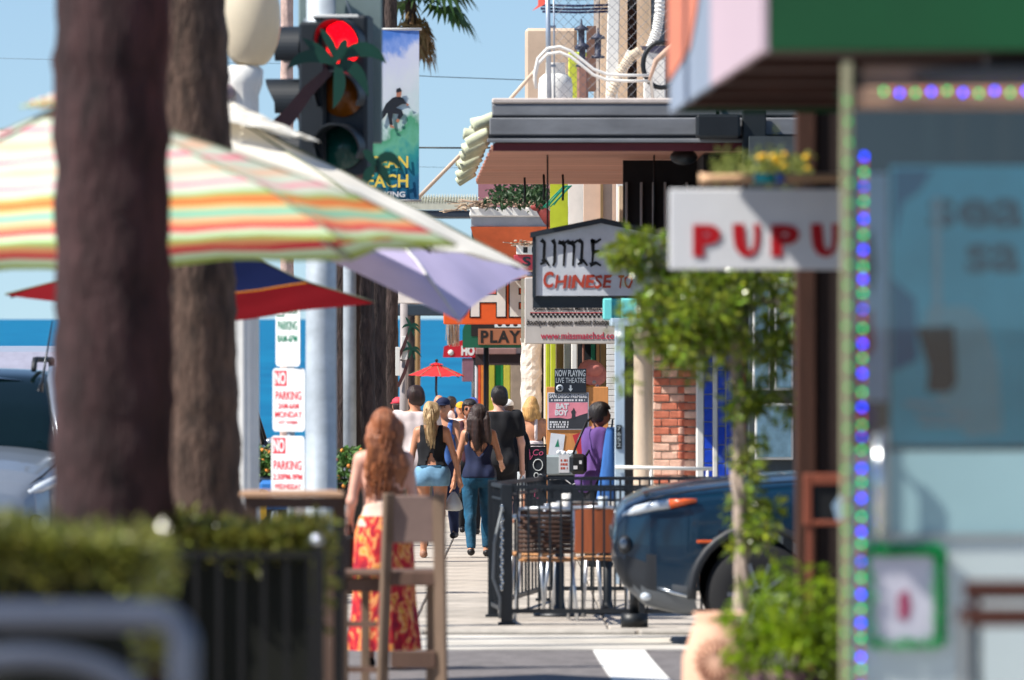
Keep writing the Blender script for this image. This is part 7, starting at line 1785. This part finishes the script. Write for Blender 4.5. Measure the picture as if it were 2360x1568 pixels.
def person(label, u, d, H, facing, skin_m, pose, garments, hair, female=False, z0=None, res=.016, x=None, extra=None):
    s = H / 1.70; sh = (.155 if female else .18); hipw = (.095 if female else .09)
    def unit(v): v = np.asarray(v, float); return v / np.linalg.norm(v)
    J = {}; tw = pose.get('twist', 0)
    hz = .91
    for sd, sg in (('L', -1), ('R', 1)):
        th, shn = pose.get('leg' + sd, ((0, .02, -1), (0, -.02, -1))); hip = np.array([sg * hipw, 0, hz]); kn = hip + unit(th) * .42; an = kn + unit(shn) * .41; J['hip' + sd], J['kn' + sd], J['an' + sd] = hip, kn, an
    low = min(J['anL'][2], J['anR'][2]) - .075
    for k in list(J): J[k] = J[k] - np.array([0, 0, low])
    pz = hz - low; lean = pose.get('lean', 0.0)
    def tor(x_, y_, z_): dz = z_ - .91; return np.array([x_, y_ + lean * dz, pz + dz])
    for sd, sg in (('L', -1), ('R', 1)):
        ua, fa = pose.get('arm' + sd, ((sg * .12, 0, -1), (sg * .02, .12, -1))); S_ = tor(sg * sh, 0, 1.395); E = S_ + unit(ua) * .285; Wr = E + unit(fa) * .25; J['sh' + sd], J['el' + sd], J['wr' + sd] = S_, E, Wr
    fem = female; prims = {}
    prims['pelvis'] = [('e', tor(0, -.01, .95), (.168 if fem else .155, .122, .13)), ('e', tor(-.075, -.055, .90), (.085, .09, .1)), ('e', tor(.075, -.055, .90), (.085, .09, .1))]
    prims['waist'] = [('e', tor(0, 0, 1.09), (.122 if fem else .14, .092, .16))]
    prims['chest'] = [('e', tor(0, 0, 1.27), (.148 if fem else .172, .105, .17)), ('c', tor(-sh * .82, -.005, 1.385), tor(sh * .82, -.005, 1.385), .058, .058)]
    if fem: prims['chest'] += [('e', tor(-.065, .085, 1.26), (.06, .055, .06)), ('e', tor(.065, .085, 1.26), (.06, .055, .06))]
    hy = pose.get('head', (0, 0, 0)); hc = tor(hy[0], .015 + hy[1], 1.595)
    prims['neck'] = [('c', tor(0, -.01, 1.40), hc + np.array([0, -.015, -.06]), .052 if fem else .06, .05), ('c', tor(-.09, -.01, 1.405), tor(.09, -.01, 1.405), .05, .05)]
    ca, sa = math.cos(hy[2]), math.sin(hy[2])
    def hd(x_, y_, z_): return hc + np.array([x_ * ca - y_ * sa, x_ * sa + y_ * ca, z_])
    prims['head'] = [('e', hd(0, 0, .012), (.075, .092, .10)), ('e', hd(0, .028, -.045), (.056, .062, .066)), ('e', hd(0, .098, -.012), (.013, .02, .022)), ('e', hd(-.076, -.005, -.008), (.012, .02, .03)), ('e', hd(.076, -.005, -.008), (.012, .02, .03)), ('e', hd(0, .088, -.055), (.024, .012, .012))]
    for sd in 'LR':
        prims['uarm' + sd] = [('c', J['sh' + sd], J['el' + sd], .05 if not fem else .043, .038 if not fem else .033)]
        prims['farm' + sd] = [('c', J['el' + sd], J['wr' + sd], .037 if not fem else .032, .026 if not fem else .022)]
        m_ = J['hip' + sd] * .45 + J['kn' + sd] * .55
        prims['thigh' + sd] = [('c', J['hip' + sd], J['kn' + sd], .088, .055)]
        calf = J['kn' + sd] * .68 + J['an' + sd] * .32 + np.array([0, -.022, 0]); prims['shin' + sd] = [('c', J['kn' + sd], J['an' + sd], .052, .036), ('e', calf, (.05, .05, .11))]
        lift = J['an' + sd][2] > .14; toe = J['an' + sd] + (np.array([0, .10, -.11]) if lift else np.array([0, .15, -.045])); toe[2] = max(toe[2], .03); prims['foot' + sd] = [('c', J['an' + sd] + np.array([0, -.02, -.035]), toe, .036, .028)]
        hd_ = unit(J['wr' + sd] - J['el' + sd]); prims['palm' + sd] = [('c', J['wr' + sd], J['wr' + sd] + hd_ * .075, .024, .033)]
    order = ['pelvis', 'waist', 'chest', 'neck', 'head'] + [p + sd for sd in 'LR' for p in ('uarm', 'farm', 'palm', 'thigh', 'shin', 'foot')]
    V, F = grow([q for k in order for q in prims[k]], res, .028)
    vs = [V]; fs = [F]; off = len(V)
    for sd, sg in (('L', -1), ('R', 1)):                                   # fingers: four of unequal length and a thumb
        w = J['wr' + sd]; ax = unit(w - J['el' + sd]); side = unit(np.cross(ax, [sg, 0.0, .25])); inw = unit(np.cross(ax, side)) * 1.0; fp = []
        for k, L in enumerate((.062, .074, .07, .055)):
            b0 = w + ax * .072 + side * (-.027 + .018 * k); m1 = b0 + ax * L * .55 + inw * .008 * sg; fp += [('c', b0, m1, .0085, .008), ('c', m1, m1 + unit(ax + inw * .5 * sg) * L * .5, .008, .0065)]
        t0 = w + ax * .02 - side * .025; t1 = t0 + unit(ax - side * .9) * .045; fp += [('c', t0, t1, .011, .009), ('c', t1, t1 + unit(ax * 1.2 - side * .1) * .032, .009, .0075)]
        Vf, Ff = grow(fp, .0052, .004); vs.append(Vf); fs.append(Ff + off); off += len(Vf)
    V = np.concatenate(vs) * s; F = np.concatenate(fs)
    if x is None: x = X(u, d)
    loc = (x, d, G(d) if z0 is None else z0)
    b = MB(); b.add([tuple(q) for q in V], [tuple(q) for q in F], True); root = b.build('person', skin_m, None, label, 'person', 'people on the pavement', loc=loc, rz=facing); ORG[root.name] = Vector((0, 0, 0))
    garments = [g for q in garments for g in ([('shoe', q[1], ['footL']) + q[3:], ('shoe', q[1], ['footR']) + q[3:]] if q[0] == 'shoes' else [q])]
    for g in garments:
        nm, m, parts, infl = g[:4]; opt = g[4] if len(g) > 4 else {}
        pr = [q for k in parts for q in prims[k]] + opt.get('add', [])
        cl = opt.get('clip'); Vg, Fg = grow(pr, opt.get('res', res), opt.get('k', .04), infl, (lambda P, c=cl: c(P, J, pz - .91)) if cl else None, opt.get('noise', .006), opt.get('seed', 1))
        if len(Vg): b = MB(); b.add([tuple(q) for q in Vg * s], [tuple(q) for q in Fg], True); b.build(nm, m, root)
    if hair:
        hp, hm = hair(hd, tor); 
        for nm, pr, kw in hp:
            Vg, Fg = grow(pr, kw.get('res', .011), kw.get('k', .03), 0.0, kw.get('clip'), kw.get('noise', .006), kw.get('seed', 3)); b = MB(); b.add([tuple(q) for q in Vg * s], [tuple(q) for q in Fg], True); b.build(nm, kw.get('m', hm), root)
    if pose.get('strands'): strands(root, hd, s, *pose['strands'])
    if extra: extra(root, J, prims, s, hd, tor)
    if pose.get('face'):
        b = MB()
        for sg in (-1, 1): b.ball(tuple(hd(sg * .03, .083, .004) * s), (.011 * s, .008 * s, .006 * s), 8, 6)
        b.build('eyes', mat('eye_dark', (34, 26, 24), .3), root)
        b = MB()
        for sg in (-1, 1): b.ball(tuple(hd(sg * .031, .086, .022) * s), (.018 * s, .008 * s, .004 * s), 8, 6)
        b.ball(tuple(hd(0, .093, -.057) * s), (.02 * s, .008 * s, .006 * s), 8, 6); b.build('brows_and_lips', mat('brow', (96, 56, 46), .6), root)
    return root
# clips: positive is cut away; dz is the pelvis shift
above = lambda z_: (lambda P, J, dz: P[:, 2] - (z_ + dz))
below = lambda z_: (lambda P, J, dz: (z_ + dz) - P[:, 2])
def between(z0, z1): return lambda P, J, dz: np.maximum((z0 + dz) - P[:, 2], P[:, 2] - (z1 + dz))
def tank(z0, z1, cutw=.12, back=None, neck=.075):
    """sleeveless top: straps inside cutw above the armpit; back opens below 'back' height when given."""
    def f(P, J, dz):
        z = P[:, 2] - dz; c = np.maximum(z0 - z, z - z1); c = np.maximum(c, np.where(z > 1.27, np.abs(P[:, 0]) - cutw, -1)); c = np.maximum(c, np.where((z > 1.30), (neck - .045 * 0) - np.abs(P[:, 0]) - (1.44 - z) * .2, -1)); return c
    return f
def short_hair(c, m_, vol=.0, back=True):
    def f(hd, tor):
        pr = [('e', hd(0, -.012, .03), (.083 + vol, .098 + vol, .098 + vol)), ('e', hd(0, -.04, -.02), (.07 + vol, .068, .075))]
        ax = hd(0, 1, 0) - hd(0, 0, 0)
        def clip(P): q = P - hd(0, 0, 0); fwd = q @ ax; return np.minimum(np.minimum(fwd - .055, .02 - q[:, 2]) * 1.0, 9) if False else np.maximum(np.minimum(fwd - .05, .055 - q[:, 2]), np.minimum(-.01 + fwd * 1.0 + .0, -.02 - q[:, 2]))
        return [('hair', pr, {'clip': clip, 'noise': .006})], m_
    return f
def long_hair(m_, length=.35, width=.085, tail=False, wave=.0, seed=3):
    def f(hd, tor):
        pr = [('e', hd(0, -.014, .024), (.087, .102, .102)), ('e', hd(0, -.055, -.03), (.082, .06, .09))]
        ax = hd(0, 1, 0) - hd(0, 0, 0)
        n = 6
        if tail:
            pr += [('e', hd(0, -.10, .04), (.035, .04, .04))]
            pr += [('c', hd(0, -.11, .03), hd(.0, -.15, -.06), .03, .036), ('c', hd(0, -.15, -.06), hd(.01, -.12, -.2), .036, .03), ('c', hd(.01, -.12, -.2), hd(.015, -.11, -length), .03, .012)]
        else:
            for k in range(-2, 3):
                xx = k * width * .42; prev = hd(xx, -.06 + .012 * abs(k), .0); q = prev
                for j in range(1, n + 1):
                    t = j / n; q = hd(xx * (1 + .35 * t) + wave * math.sin(t * 9 + k), -.075 - .03 * math.sin(t * 2.4) + .01 * abs(k) - wave * .6 * math.cos(t * 8 + k), -length * t * (1 - .06 * abs(k))); pr.append(('c', prev, q, .044 - .016 * t, .042 - .018 * t)); prev = q
        def clip(P): q = P - hd(0, 0, 0); fwd = q @ ax; return np.maximum(np.minimum(fwd - .055, .06 - q[:, 2]), np.minimum(fwd - .005, -.01 - q[:, 2]))
        return [('hair', pr, {'clip': clip, 'noise': .009, 'seed': seed, 'res': .012})], m_
    return f
def strands(root, hd, s, m_, n, L, wave, seed, tail=False, spread=1.45):
    rg = random.Random(seed); b = MB()
    for i in range(n):
        a = rg.uniform(-spread, spread); off = rg.uniform(0, 6); wv = wave * rg.uniform(.5, 1.4); pts = []; lift = rg.uniform(.99, 1.05)
        if tail:
            j = Vector((rg.gauss(0, .022), rg.gauss(0, .016), rg.gauss(0, .01)))
            pts = [Vector(hd(*q)) + j * k for q, k in (((0, -.09, .05), .6), ((0, -.13, .02), 1), ((0, -.155, -.06), 1.3), ((.01, -.13, -.16), 1.3), ((.014, -.12, -.25), 1.1), ((.016, -.112, -L * rg.uniform(.9, 1.1)), .9))]
        else:
            for k in range(5):
                th = R(8 + 22 * k); pts.append(Vector(hd(.091 * lift * math.sin(th) * math.sin(a), -.014 - .106 * lift * math.sin(th) * math.cos(a), .024 + .108 * lift * math.cos(th))))
            x0 = .094 * math.sin(a); y0 = -.014 - .106 * math.cos(a); LL = L * rg.uniform(.8, 1.08)
            for k in range(1, 11):
                t = k / 10; pts.append(Vector(hd(x0 * (1 + .22 * t) + wv * math.sin(t * 10 + off), y0 * (1 - .05 * t) - .012 * math.sin(t * 3) + wv * .6 * math.cos(t * 9 + off), -.01 - LL * t)))
        b.tube([p * s for p in pts], [.0042 * (1 - .5 * k / len(pts)) for k in range(len(pts))], 4, cap=False)
    b.build('hair_strands', m_, root)
def hairmat(nm, c, c2): return mat('hair_' + nm, c, .42, var=.3, scale=16, stretch=(6, 6, .35), col2=c2, spec=.5, bump=.5, bscale=30)
h_brown = hairmat('brown', (30, 22, 20), (70, 46, 38)); h_red = hairmat('auburn', (110, 58, 34), (186, 114, 68)); h_blond = hairmat('blond', (150, 116, 74), (224, 196, 150)); h_dark = hairmat('dark', (18, 15, 15), (44, 34, 30)); h_gold = hairmat('gold', (168, 118, 64), (228, 180, 110))
def cap_hat(m_, brim=True, under=None):
    def f(hd, tor):
        pr = [('e', hd(0, 0, .05), (.085, .105, .075))]
        z_ = hd(0, 0, .03)[2]
        items = [('cap', pr, {'clip': lambda P: z_ - P[:, 2], 'noise': 0.0})]
        if brim: items.append(('cap_brim', [('e', hd(0, .13, .035), (.07, .075, .012))], {'noise': 0.0}))
        items.append(('hair', [('e', hd(0, -.015, .01), (.079, .095, .09))], {'clip': lambda P: np.maximum(P[:, 2] - z_, (P - hd(0, 0, 0)) @ (hd(0, 1, 0) - hd(0, 0, 0)) - .0), 'm': under or h_brown}))
        return items, m_
    return f
walkA = dict(legL=((0, .30, -1), (0, -.02, -1)), legR=((0, -.16, -1), (0, -.42, -1)), armL=((-.16, -.2, -1), (-.03, .1, -1)), armR=((.16, .22, -1), (.03, .35, -1)))
walkB = dict(legR=((0, .28, -1), (0, -.02, -1)), legL=((0, -.16, -1), (0, -.42, -1)), armR=((.16, -.2, -1), (.03, .1, -1)), armL=((-.16, .22, -1), (-.03, .35, -1)))
s_fair = skin('fair', (226, 178, 150)); s_tan = skin('tan', (196, 138, 106)); s_brown = skin('brown', (150, 98, 74)); s_rose = skin('rose', (220, 166, 144))
m_blackcl = mat('cloth_black', (20, 21, 26), .85, var=.2, scale=8); m_navycl = mat('cloth_navy', (24, 34, 66), .85, var=.2, scale=8); m_denim = mat('cloth_denim', (110, 152, 182), .85, var=.2, scale=10); m_denimd = mat('cloth_denim_dark', (18, 78, 108), .8, var=.4, scale=9, mottle=.25, bump=.5, bscale=25); m_whitecl = mat('cloth_white', (222, 208, 206), .85, var=.05, scale=6); m_purple = mat('cloth_purple', (96, 66, 130), .85, var=.12, scale=5); m_bluecl = mat('cloth_blue', (70, 110, 176), .85, var=.12); m_maroon2 = mat('cloth_maroon', (60, 22, 34), .85, var=.12); m_shoe = mat('shoe_black', (24, 22, 24), .5)
shoes = lambda m=m_shoe: ('shoes', m, ['footL', 'footR'], .008, {'noise': 0})
LEGS = ['thighL', 'thighR', 'shinL', 'shinR']
def trousers(m, infl=.014, z0=.06): return ('trousers', m, ['pelvis'] + LEGS, infl, {'clip': lambda P, J, dz: np.maximum(P[:, 2] - (1.03 + dz), z0 - P[:, 2]), 'noise': .006, 'k': .03})
def tee(m, infl=.016, sleeve=.7, z0=.93):
    def cl(P, J, dz):
        z = P[:, 2] - dz; c = np.maximum(z0 - z, z - 1.45)
        for sd, sg in (('L', -1), ('R', 1)):
            a = J['sh' + sd]; ab = J['el' + sd] - a; t = (P - a) @ ab / (ab @ ab); arm = (np.abs(P[:, 0]) > .2) | (rcone(P, a, J['el' + sd], .06, .06) < 0.0)
            c = np.where((P[:, 0] * sg > .0) & (rcone(P, a, a + ab * 1.6, .085, .085) < 0) & (np.abs(P[:, 0]) > .135), np.maximum(t - sleeve, z - 1.47), c)
        return c
    return ('shirt', m, ['pelvis', 'waist', 'chest', 'neck', 'uarmL', 'uarmR'], infl, {'clip': cl, 'noise': .008})

# the auburn-haired woman on the crossing
d = 42.0
def red_extra(root, J, prims, s, hd, tor):
    b = MB(); n = 64; rows = 24; vs = []
    zt_, zb_ = (tor(0, 0, 1.02)[2]) * s, .12
    for i in range(rows + 1):
        t = i / rows; z_ = zt_ + (zb_ - zt_) * t; prof_x = float(np.interp(t, [0, .12, .25, .6, 1], [.158, .19, .198, .205, .24])); prof_y = float(np.interp(t, [0, .12, .25, .6, 1], [.128, .162, .168, .18, .22]))
        for k in range(n):
            a = 2 * math.pi * k / n; f_ = 1 + .06 * t * math.sin(9 * a + 2 * t) + .03 * t * math.sin(17 * a); vs.append((prof_x * f_ * math.cos(a) * s, (prof_y * f_ * math.sin(a) - .022) * s, z_))
    fs = [(i * n + k, (i + 1) * n + k, (i + 1) * n + (k + 1) % n, i * n + (k + 1) % n) for i in range(rows) for k in range(n)]
    b.add(vs, fs, True)
    m = bpy.data.materials.new('skirt_print'); m.use_nodes = True; N = m.node_tree.nodes; L = m.node_tree.links; bs = N['Principled BSDF']; bs.inputs['Roughness'].default_value = .85
    tc = N.new('ShaderNodeTexCoord'); mp = N.new('ShaderNodeMapping'); mp.inputs['Scale'].default_value = (9, 9, 4.5); L.new(tc.outputs['Object'], mp.inputs[0]); no = N.new('ShaderNodeTexNoise'); no.inputs['Scale'].default_value = 1.6; no.inputs['Detail'].default_value = 2; no.inputs['Distortion'].default_value = 1.2; L.new(mp.outputs[0], no.inputs[0])
    cr = N.new('ShaderNodeValToRGB'); e = cr.color_ramp.elements; e[0].position = .34; e[0].color = lin((150, 10, 40)); e[1].position = .68; e[1].color = lin((240, 196, 70))
    for p, c in ((.42, (196, 28, 40)), (.49, (220, 62, 44)), (.54, (242, 176, 110)), (.585, (236, 140, 40)), (.63, (200, 30, 50))): q = e.new(p); q.color = lin(c)
    L.new(no.outputs[0], cr.inputs[0]); L.new(cr.outputs[0], bs.inputs['Base Color']); b.build('skirt', m, root)
P1 = dict(legL=((0, .12, -1), (0, -.02, -1)), legR=((0, -.1, -1), (0, -.25, -1)), armL=((-.20, -.06, -1), (-.02, .75, -.62)), armR=((.16, .08, -1), (-.1, .5, -.8)), head=(0, 0, .12), strands=(h_red, 260, .43, .018, 3))
def halter(P, J, dz):
    z = P[:, 2] - dz; back = P[:, 1] < -.02; lim = np.where(back, 1.13 - .35 * np.abs(P[:, 0]), 1.34); return np.maximum(.94 - z, z - lim)
auburn = person('woman with long auburn hair in a red patterned skirt on the crossing', 884, d, 1.585, R(4), s_rose, P1, [('halter_top', mat('cloth_beige', (216, 188, 170), .85), ['waist', 'chest', 'pelvis'], .010, {'clip': halter, 'noise': .004}), shoes()], long_hair(h_red, .42, .1, False, .016, 5), True, z0=G(d) - .036, res=.013, extra=red_extra)
hb = thing('black_handbag', 'black handbag hanging from the auburn-haired woman\'s arm', 'bag', (X(798, d), d + .1, Z(1312, d)))
b = MB(hb); b.box(X(784, d), X(815, d), d + .04, d + .2, Z(1312, d), Z(1235, d), .02); b.build('body', mat('bag_black', (18, 19, 22), .45))
b = MB(hb); b.tube([(X(788, d), d + .12, Z(1237, d)), (X(792, d), d + .12, Z(1205, d)), (X(803, d), d + .12, Z(1194, d)), (X(810, d), d + .12, Z(1237, d))], .008, 6); b.build('strap', mat('bag_black'))
b = MB(); b.ball((0, 0, 0), (.05, .05, .07), 12, 8); o = b.build('crumpled_bag', mat('plastic_white', (206, 212, 214), .3, trans=.3), loc=(X(790, d), d + .12, Z(1190, d))); tag(o, 'crumpled white plastic bag in the auburn-haired woman\'s hand', 'plastic bag')

# walking pair
d = 72.0
P2 = dict(walkA); P2['armL'] = ((-.22, -.05, -1), (-.06, .05, -1)); P2['armR'] = ((.32, 0, -1), (.22, .05, -1)); P2['head'] = (0, 0, -.12); P2['strands'] = (h_blond, 90, .36, .0, 4, True)
def croptank(P, J, dz):
    z = P[:, 2] - dz; c = tank(1.02, 1.46, .125)(P, J, dz); notch = (P[:, 1] < 0) & (np.abs(P[:, 0] - .0) < .045 * np.clip((1.18 - z) / .12, 0, 1.0)); return np.where(notch, .02, c)
person('blonde woman in a black sleeveless top and denim shorts walking away', 995, d, 1.66, R(-3), s_tan, P2, [('tank_top', m_blackcl, ['pelvis', 'waist', 'chest'], .02, {'clip': croptank, 'noise': .008}), ('shorts', m_denim, ['pelvis', 'thighL', 'thighR'], .016, {'clip': lambda P, J, dz: np.maximum(P[:, 2] - (1.02 + dz), (.80 + dz) - P[:, 2]), 'noise': .004}), ('shorts_band', mat('denim_band', (24, 70, 96), .8), ['pelvis', 'waist'], .017, {'clip': between(.985, 1.03), 'noise': 0}), shoes(mat('sandal', (150, 110, 90), .6))], long_hair(h_blond, .34, .06, True), True)
d = 72.7
P3 = dict(walkB); P3['strands'] = (h_brown, 200, .37, .006, 5); P3['armL'] = ((-.26, 0, -1), (-.18, .1, -1)); P3['armR'] = ((.3, .05, -1), (.12, .8, -.3))
def cami(P, J, dz):
    z = P[:, 2] - dz; back = P[:, 1] < 0; c = np.maximum(.90 - z, z - 1.43); c = np.maximum(c, np.where(z > 1.27, np.abs(P[:, 0]) - .13, -1)); v = np.where(back, .10 * np.clip((z - 1.13) / .14, 0, 1), .09 * np.clip((z - 1.27) / .1, 0, 1)); return np.maximum(c, np.where(z > 1.1, v - np.abs(P[:, 0]), -1))
person('dark-haired woman in a navy top and blue jeans walking away', 1103, d, 1.62, R(3), s_tan, P3, [('camisole', m_navycl, ['pelvis', 'waist', 'chest'], .022, {'clip': cami, 'noise': .008}), ('strap_band', m_blackcl, ['chest'], .012, {'clip': between(1.19, 1.205), 'noise': 0}), trousers(m_denimd, .012, .1), shoes()], long_hair(h_brown, .36, .1, False, .005), True)
b = MB(); b.lathe([(.02, .2), (.05, .16), (.09, .08), (.1, .02), (.06, 0)], (0, 0, 0), 12); o = b.build('carrier_bag', mat('plastic_white'), loc=(X(1045, 72), 72.05, Z(1178, 72))); tag(o, 'white plastic carrier bag held between the walking pair', 'plastic bag')
# man in white shirt, man in black tee
d = 77.0
P4 = dict(walkA); P4['head'] = (0, 0, .55)
person('tall dark-haired man in a loose white shirt walking ahead', 957, d, 1.84, R(2), s_tan, P4, [tee(m_whitecl, .028, .85, .82), ('shorts', mat('cloth_khaki', (120, 112, 96), .85), ['pelvis', 'thighL', 'thighR'], .02, {'clip': lambda P, J, dz: np.maximum(P[:, 2] - (1.0 + dz), (.55 + dz) - P[:, 2])}), shoes()], short_hair(None, h_brown, .008))
d = 78.0
P5 = dict(walkB); P5['head'] = (0, 0, .45); P5['armR'] = ((.2, .1, -1), (.02, .25, -1))
person('broad man in a black T-shirt beside the dark-haired woman', 1150, d, 1.84, R(-2), s_rose, P5, [tee(m_blackcl, .024, .75, .86), ('shorts', m_blackcl, ['pelvis', 'thighL', 'thighR'], .022, {'clip': lambda P, J, dz: np.maximum(P[:, 2] - (1.0 + dz), (.55 + dz) - P[:, 2])}), shoes()], short_hair(None, h_dark, .004))
b = MB(); b.ball((0, 0, 0), (.12, .1, .26), 16, 12); o = b.build('black_backpack', m_blackcl, loc=(X(1200, 79), 79.2, Z(1040, 79))); tag(o, 'soft black bag slung beside the man in the black T-shirt', 'bag')
b = MB(); b.lathe([(.02, .22), (.06, .16), (.1, .06), (.08, 0)], (0, 0, 0), 12); o = b.build('carrier_bag', mat('plastic_white'), loc=(X(1196, 79), 78.7, Z(1130, 79))); tag(o, 'pale carrier bag below the soft black bag', 'plastic bag')
# people coming towards us
PF = dict(walkA); PF['face'] = True
person('woman in sunglasses and dark maroon top walking towards us', 1082, 86, 1.70, R(178), s_brown, PF, [('tank_top', m_maroon2, ['pelvis', 'waist', 'chest'], .016, {'clip': tank(.92, 1.45)}), trousers(m_blackcl), shoes()], short_hair(None, h_dark, .012), True,
    extra=lambda root, J, prims, s, hd, tor: (lambda b: (b.ball(tuple(hd(-.03, .09, .004) * s), (.024, .012, .018), 10, 6), b.ball(tuple(hd(.03, .09, .004) * s), (.024, .012, .018), 10, 6), b.build('sunglasses', m_blackcl, root)))(MB()))
person('woman in a blue vest and peaked cap coming up the pavement', 1022, 82, 1.72, R(170), s_tan, dict(walkB, face=True), [('vest', m_bluecl, ['pelvis', 'waist', 'chest'], .018, {'clip': tank(.90, 1.45)}), trousers(m_navycl), shoes()], cap_hat(m_navycl), True)
person('blonde woman with bare back and white dress by the pillar', 1226, 89, 1.74, R(-6), s_tan, dict(walkA, armR=((.22, .1, -1), (.0, .5, -.8))), [('white_dress', m_whitecl, ['pelvis', 'waist', 'thighL', 'thighR'], .03, {'clip': between(.55, 1.16)}), ('dress_strap', m_whitecl, ['chest', 'neck'], .012, {'clip': lambda P, J, dz: np.maximum(np.abs(P[:, 0] - .06) - .02, 1.1 + dz - P[:, 2])}), shoes(mat('sandal'))], long_hair(h_gold, .17, .07, False, .012, 8), True)
d = 68.0
PP = dict(legL=((-.05, 0, -1), (0, 0, -1)), legR=((.05, 0, -1), (0, 0, -1)), armL=((-.12, .3, -1), (.1, .9, -.25)), armR=((.1, .35, -1), (0, .95, -.2)), head=(0, .02, .1), lean=.06)
person('heavyset dark-haired person in a purple T-shirt facing the coat rail', 1368, d, 1.62, R(-78), s_brown, PP, [tee(m_purple, .045, .9, .78), trousers(m_blackcl, .03), shoes()], short_hair(None, h_dark, .016))
sb_ = thing('shoulder_bag', 'black shoulder bag on the hip of the person in purple', 'bag', (X(1345, d), d - .2, Z(1108, d)))
b = MB(sb_); b.box(X(1312, d), X(1352, d), d - .36, d - .22, Z(1092, d), Z(1045, d), .035); b.build('body', mat('bag_black'))
b = MB(sb_); b.tube([(X(1320, d), d - .29, Z(1046, d)), (X(1334, d), d - .24, Z(1010, d)), (X(1352, d), d - .16, Z(972, d)), (X(1362, d), d + .0, Z(964, d)), (X(1380, d), d + .1, Z(1000, d)), (X(1350, d), d - .22, Z(1050, d))], .013, 6); b.build('strap', mat('bag_black'))
b = MB(sb_); b.box(X(1321, d), X(1330, d), d - .364, d - .358, Z(1080, d), Z(1072, d)); b.box(X(1334, d), X(1340, d), d - .364, d - .358, Z(1068, d), Z(1060, d)); b.build('patch', m_pw)
# the crowd further down
def far(label, u, d, H, facing, sk, top, hairf, pose=walkA, res=.022, fem=False): return person(label, u, d, H, facing, sk, pose, [tee(top, .018), trousers(m_navycl)], hairf, fem, res=res)
c_red = mat('cap_red', (214, 60, 76), .7); c_yel = mat('cap_yellow', (232, 160, 30), .7); c_wht = mat('cap_white', (206, 210, 214), .7); c_blu = mat('cap_blue', (52, 80, 160), .7)
far('person in a pink-red cap and blue shirt beside the kerb palms', 918, 100, 1.76, R(20), s_tan, m_bluecl, cap_hat(c_red))
far('person in a yellow cap amid the crowd', 1063, 106, 1.70, R(180), s_tan, m_whitecl, cap_hat(c_yel), dict(walkB, face=True))
far('person in a white cap behind the man in black', 1170, 94, 1.72, R(8), s_rose, m_blackcl, cap_hat(c_wht), walkB)
far('person in a blue cap and white shirt further along', 1090, 112, 1.78, R(10), s_rose, m_whitecl, cap_hat(c_blu), walkB)
far('person in a dark shirt with cropped dark hair deep in the crowd', 1040, 121, 1.82, R(-10), s_brown, m_navycl, short_hair(None, h_dark))
far('balding person in pale shirt deep in the crowd', 1012, 116, 1.84, R(170), s_tan, m_whitecl, None, dict(walkA, face=True))
far('sandy-haired person in a grey shirt behind the blonde woman', 994, 98, 1.68, R(5), s_fair, m_bluecl, short_hair(None, h_gold), walkB)
far('person in a maroon shirt at the end of the crowd', 1030, 128, 1.80, R(0), s_brown, m_maroon2, short_hair(None, h_dark))
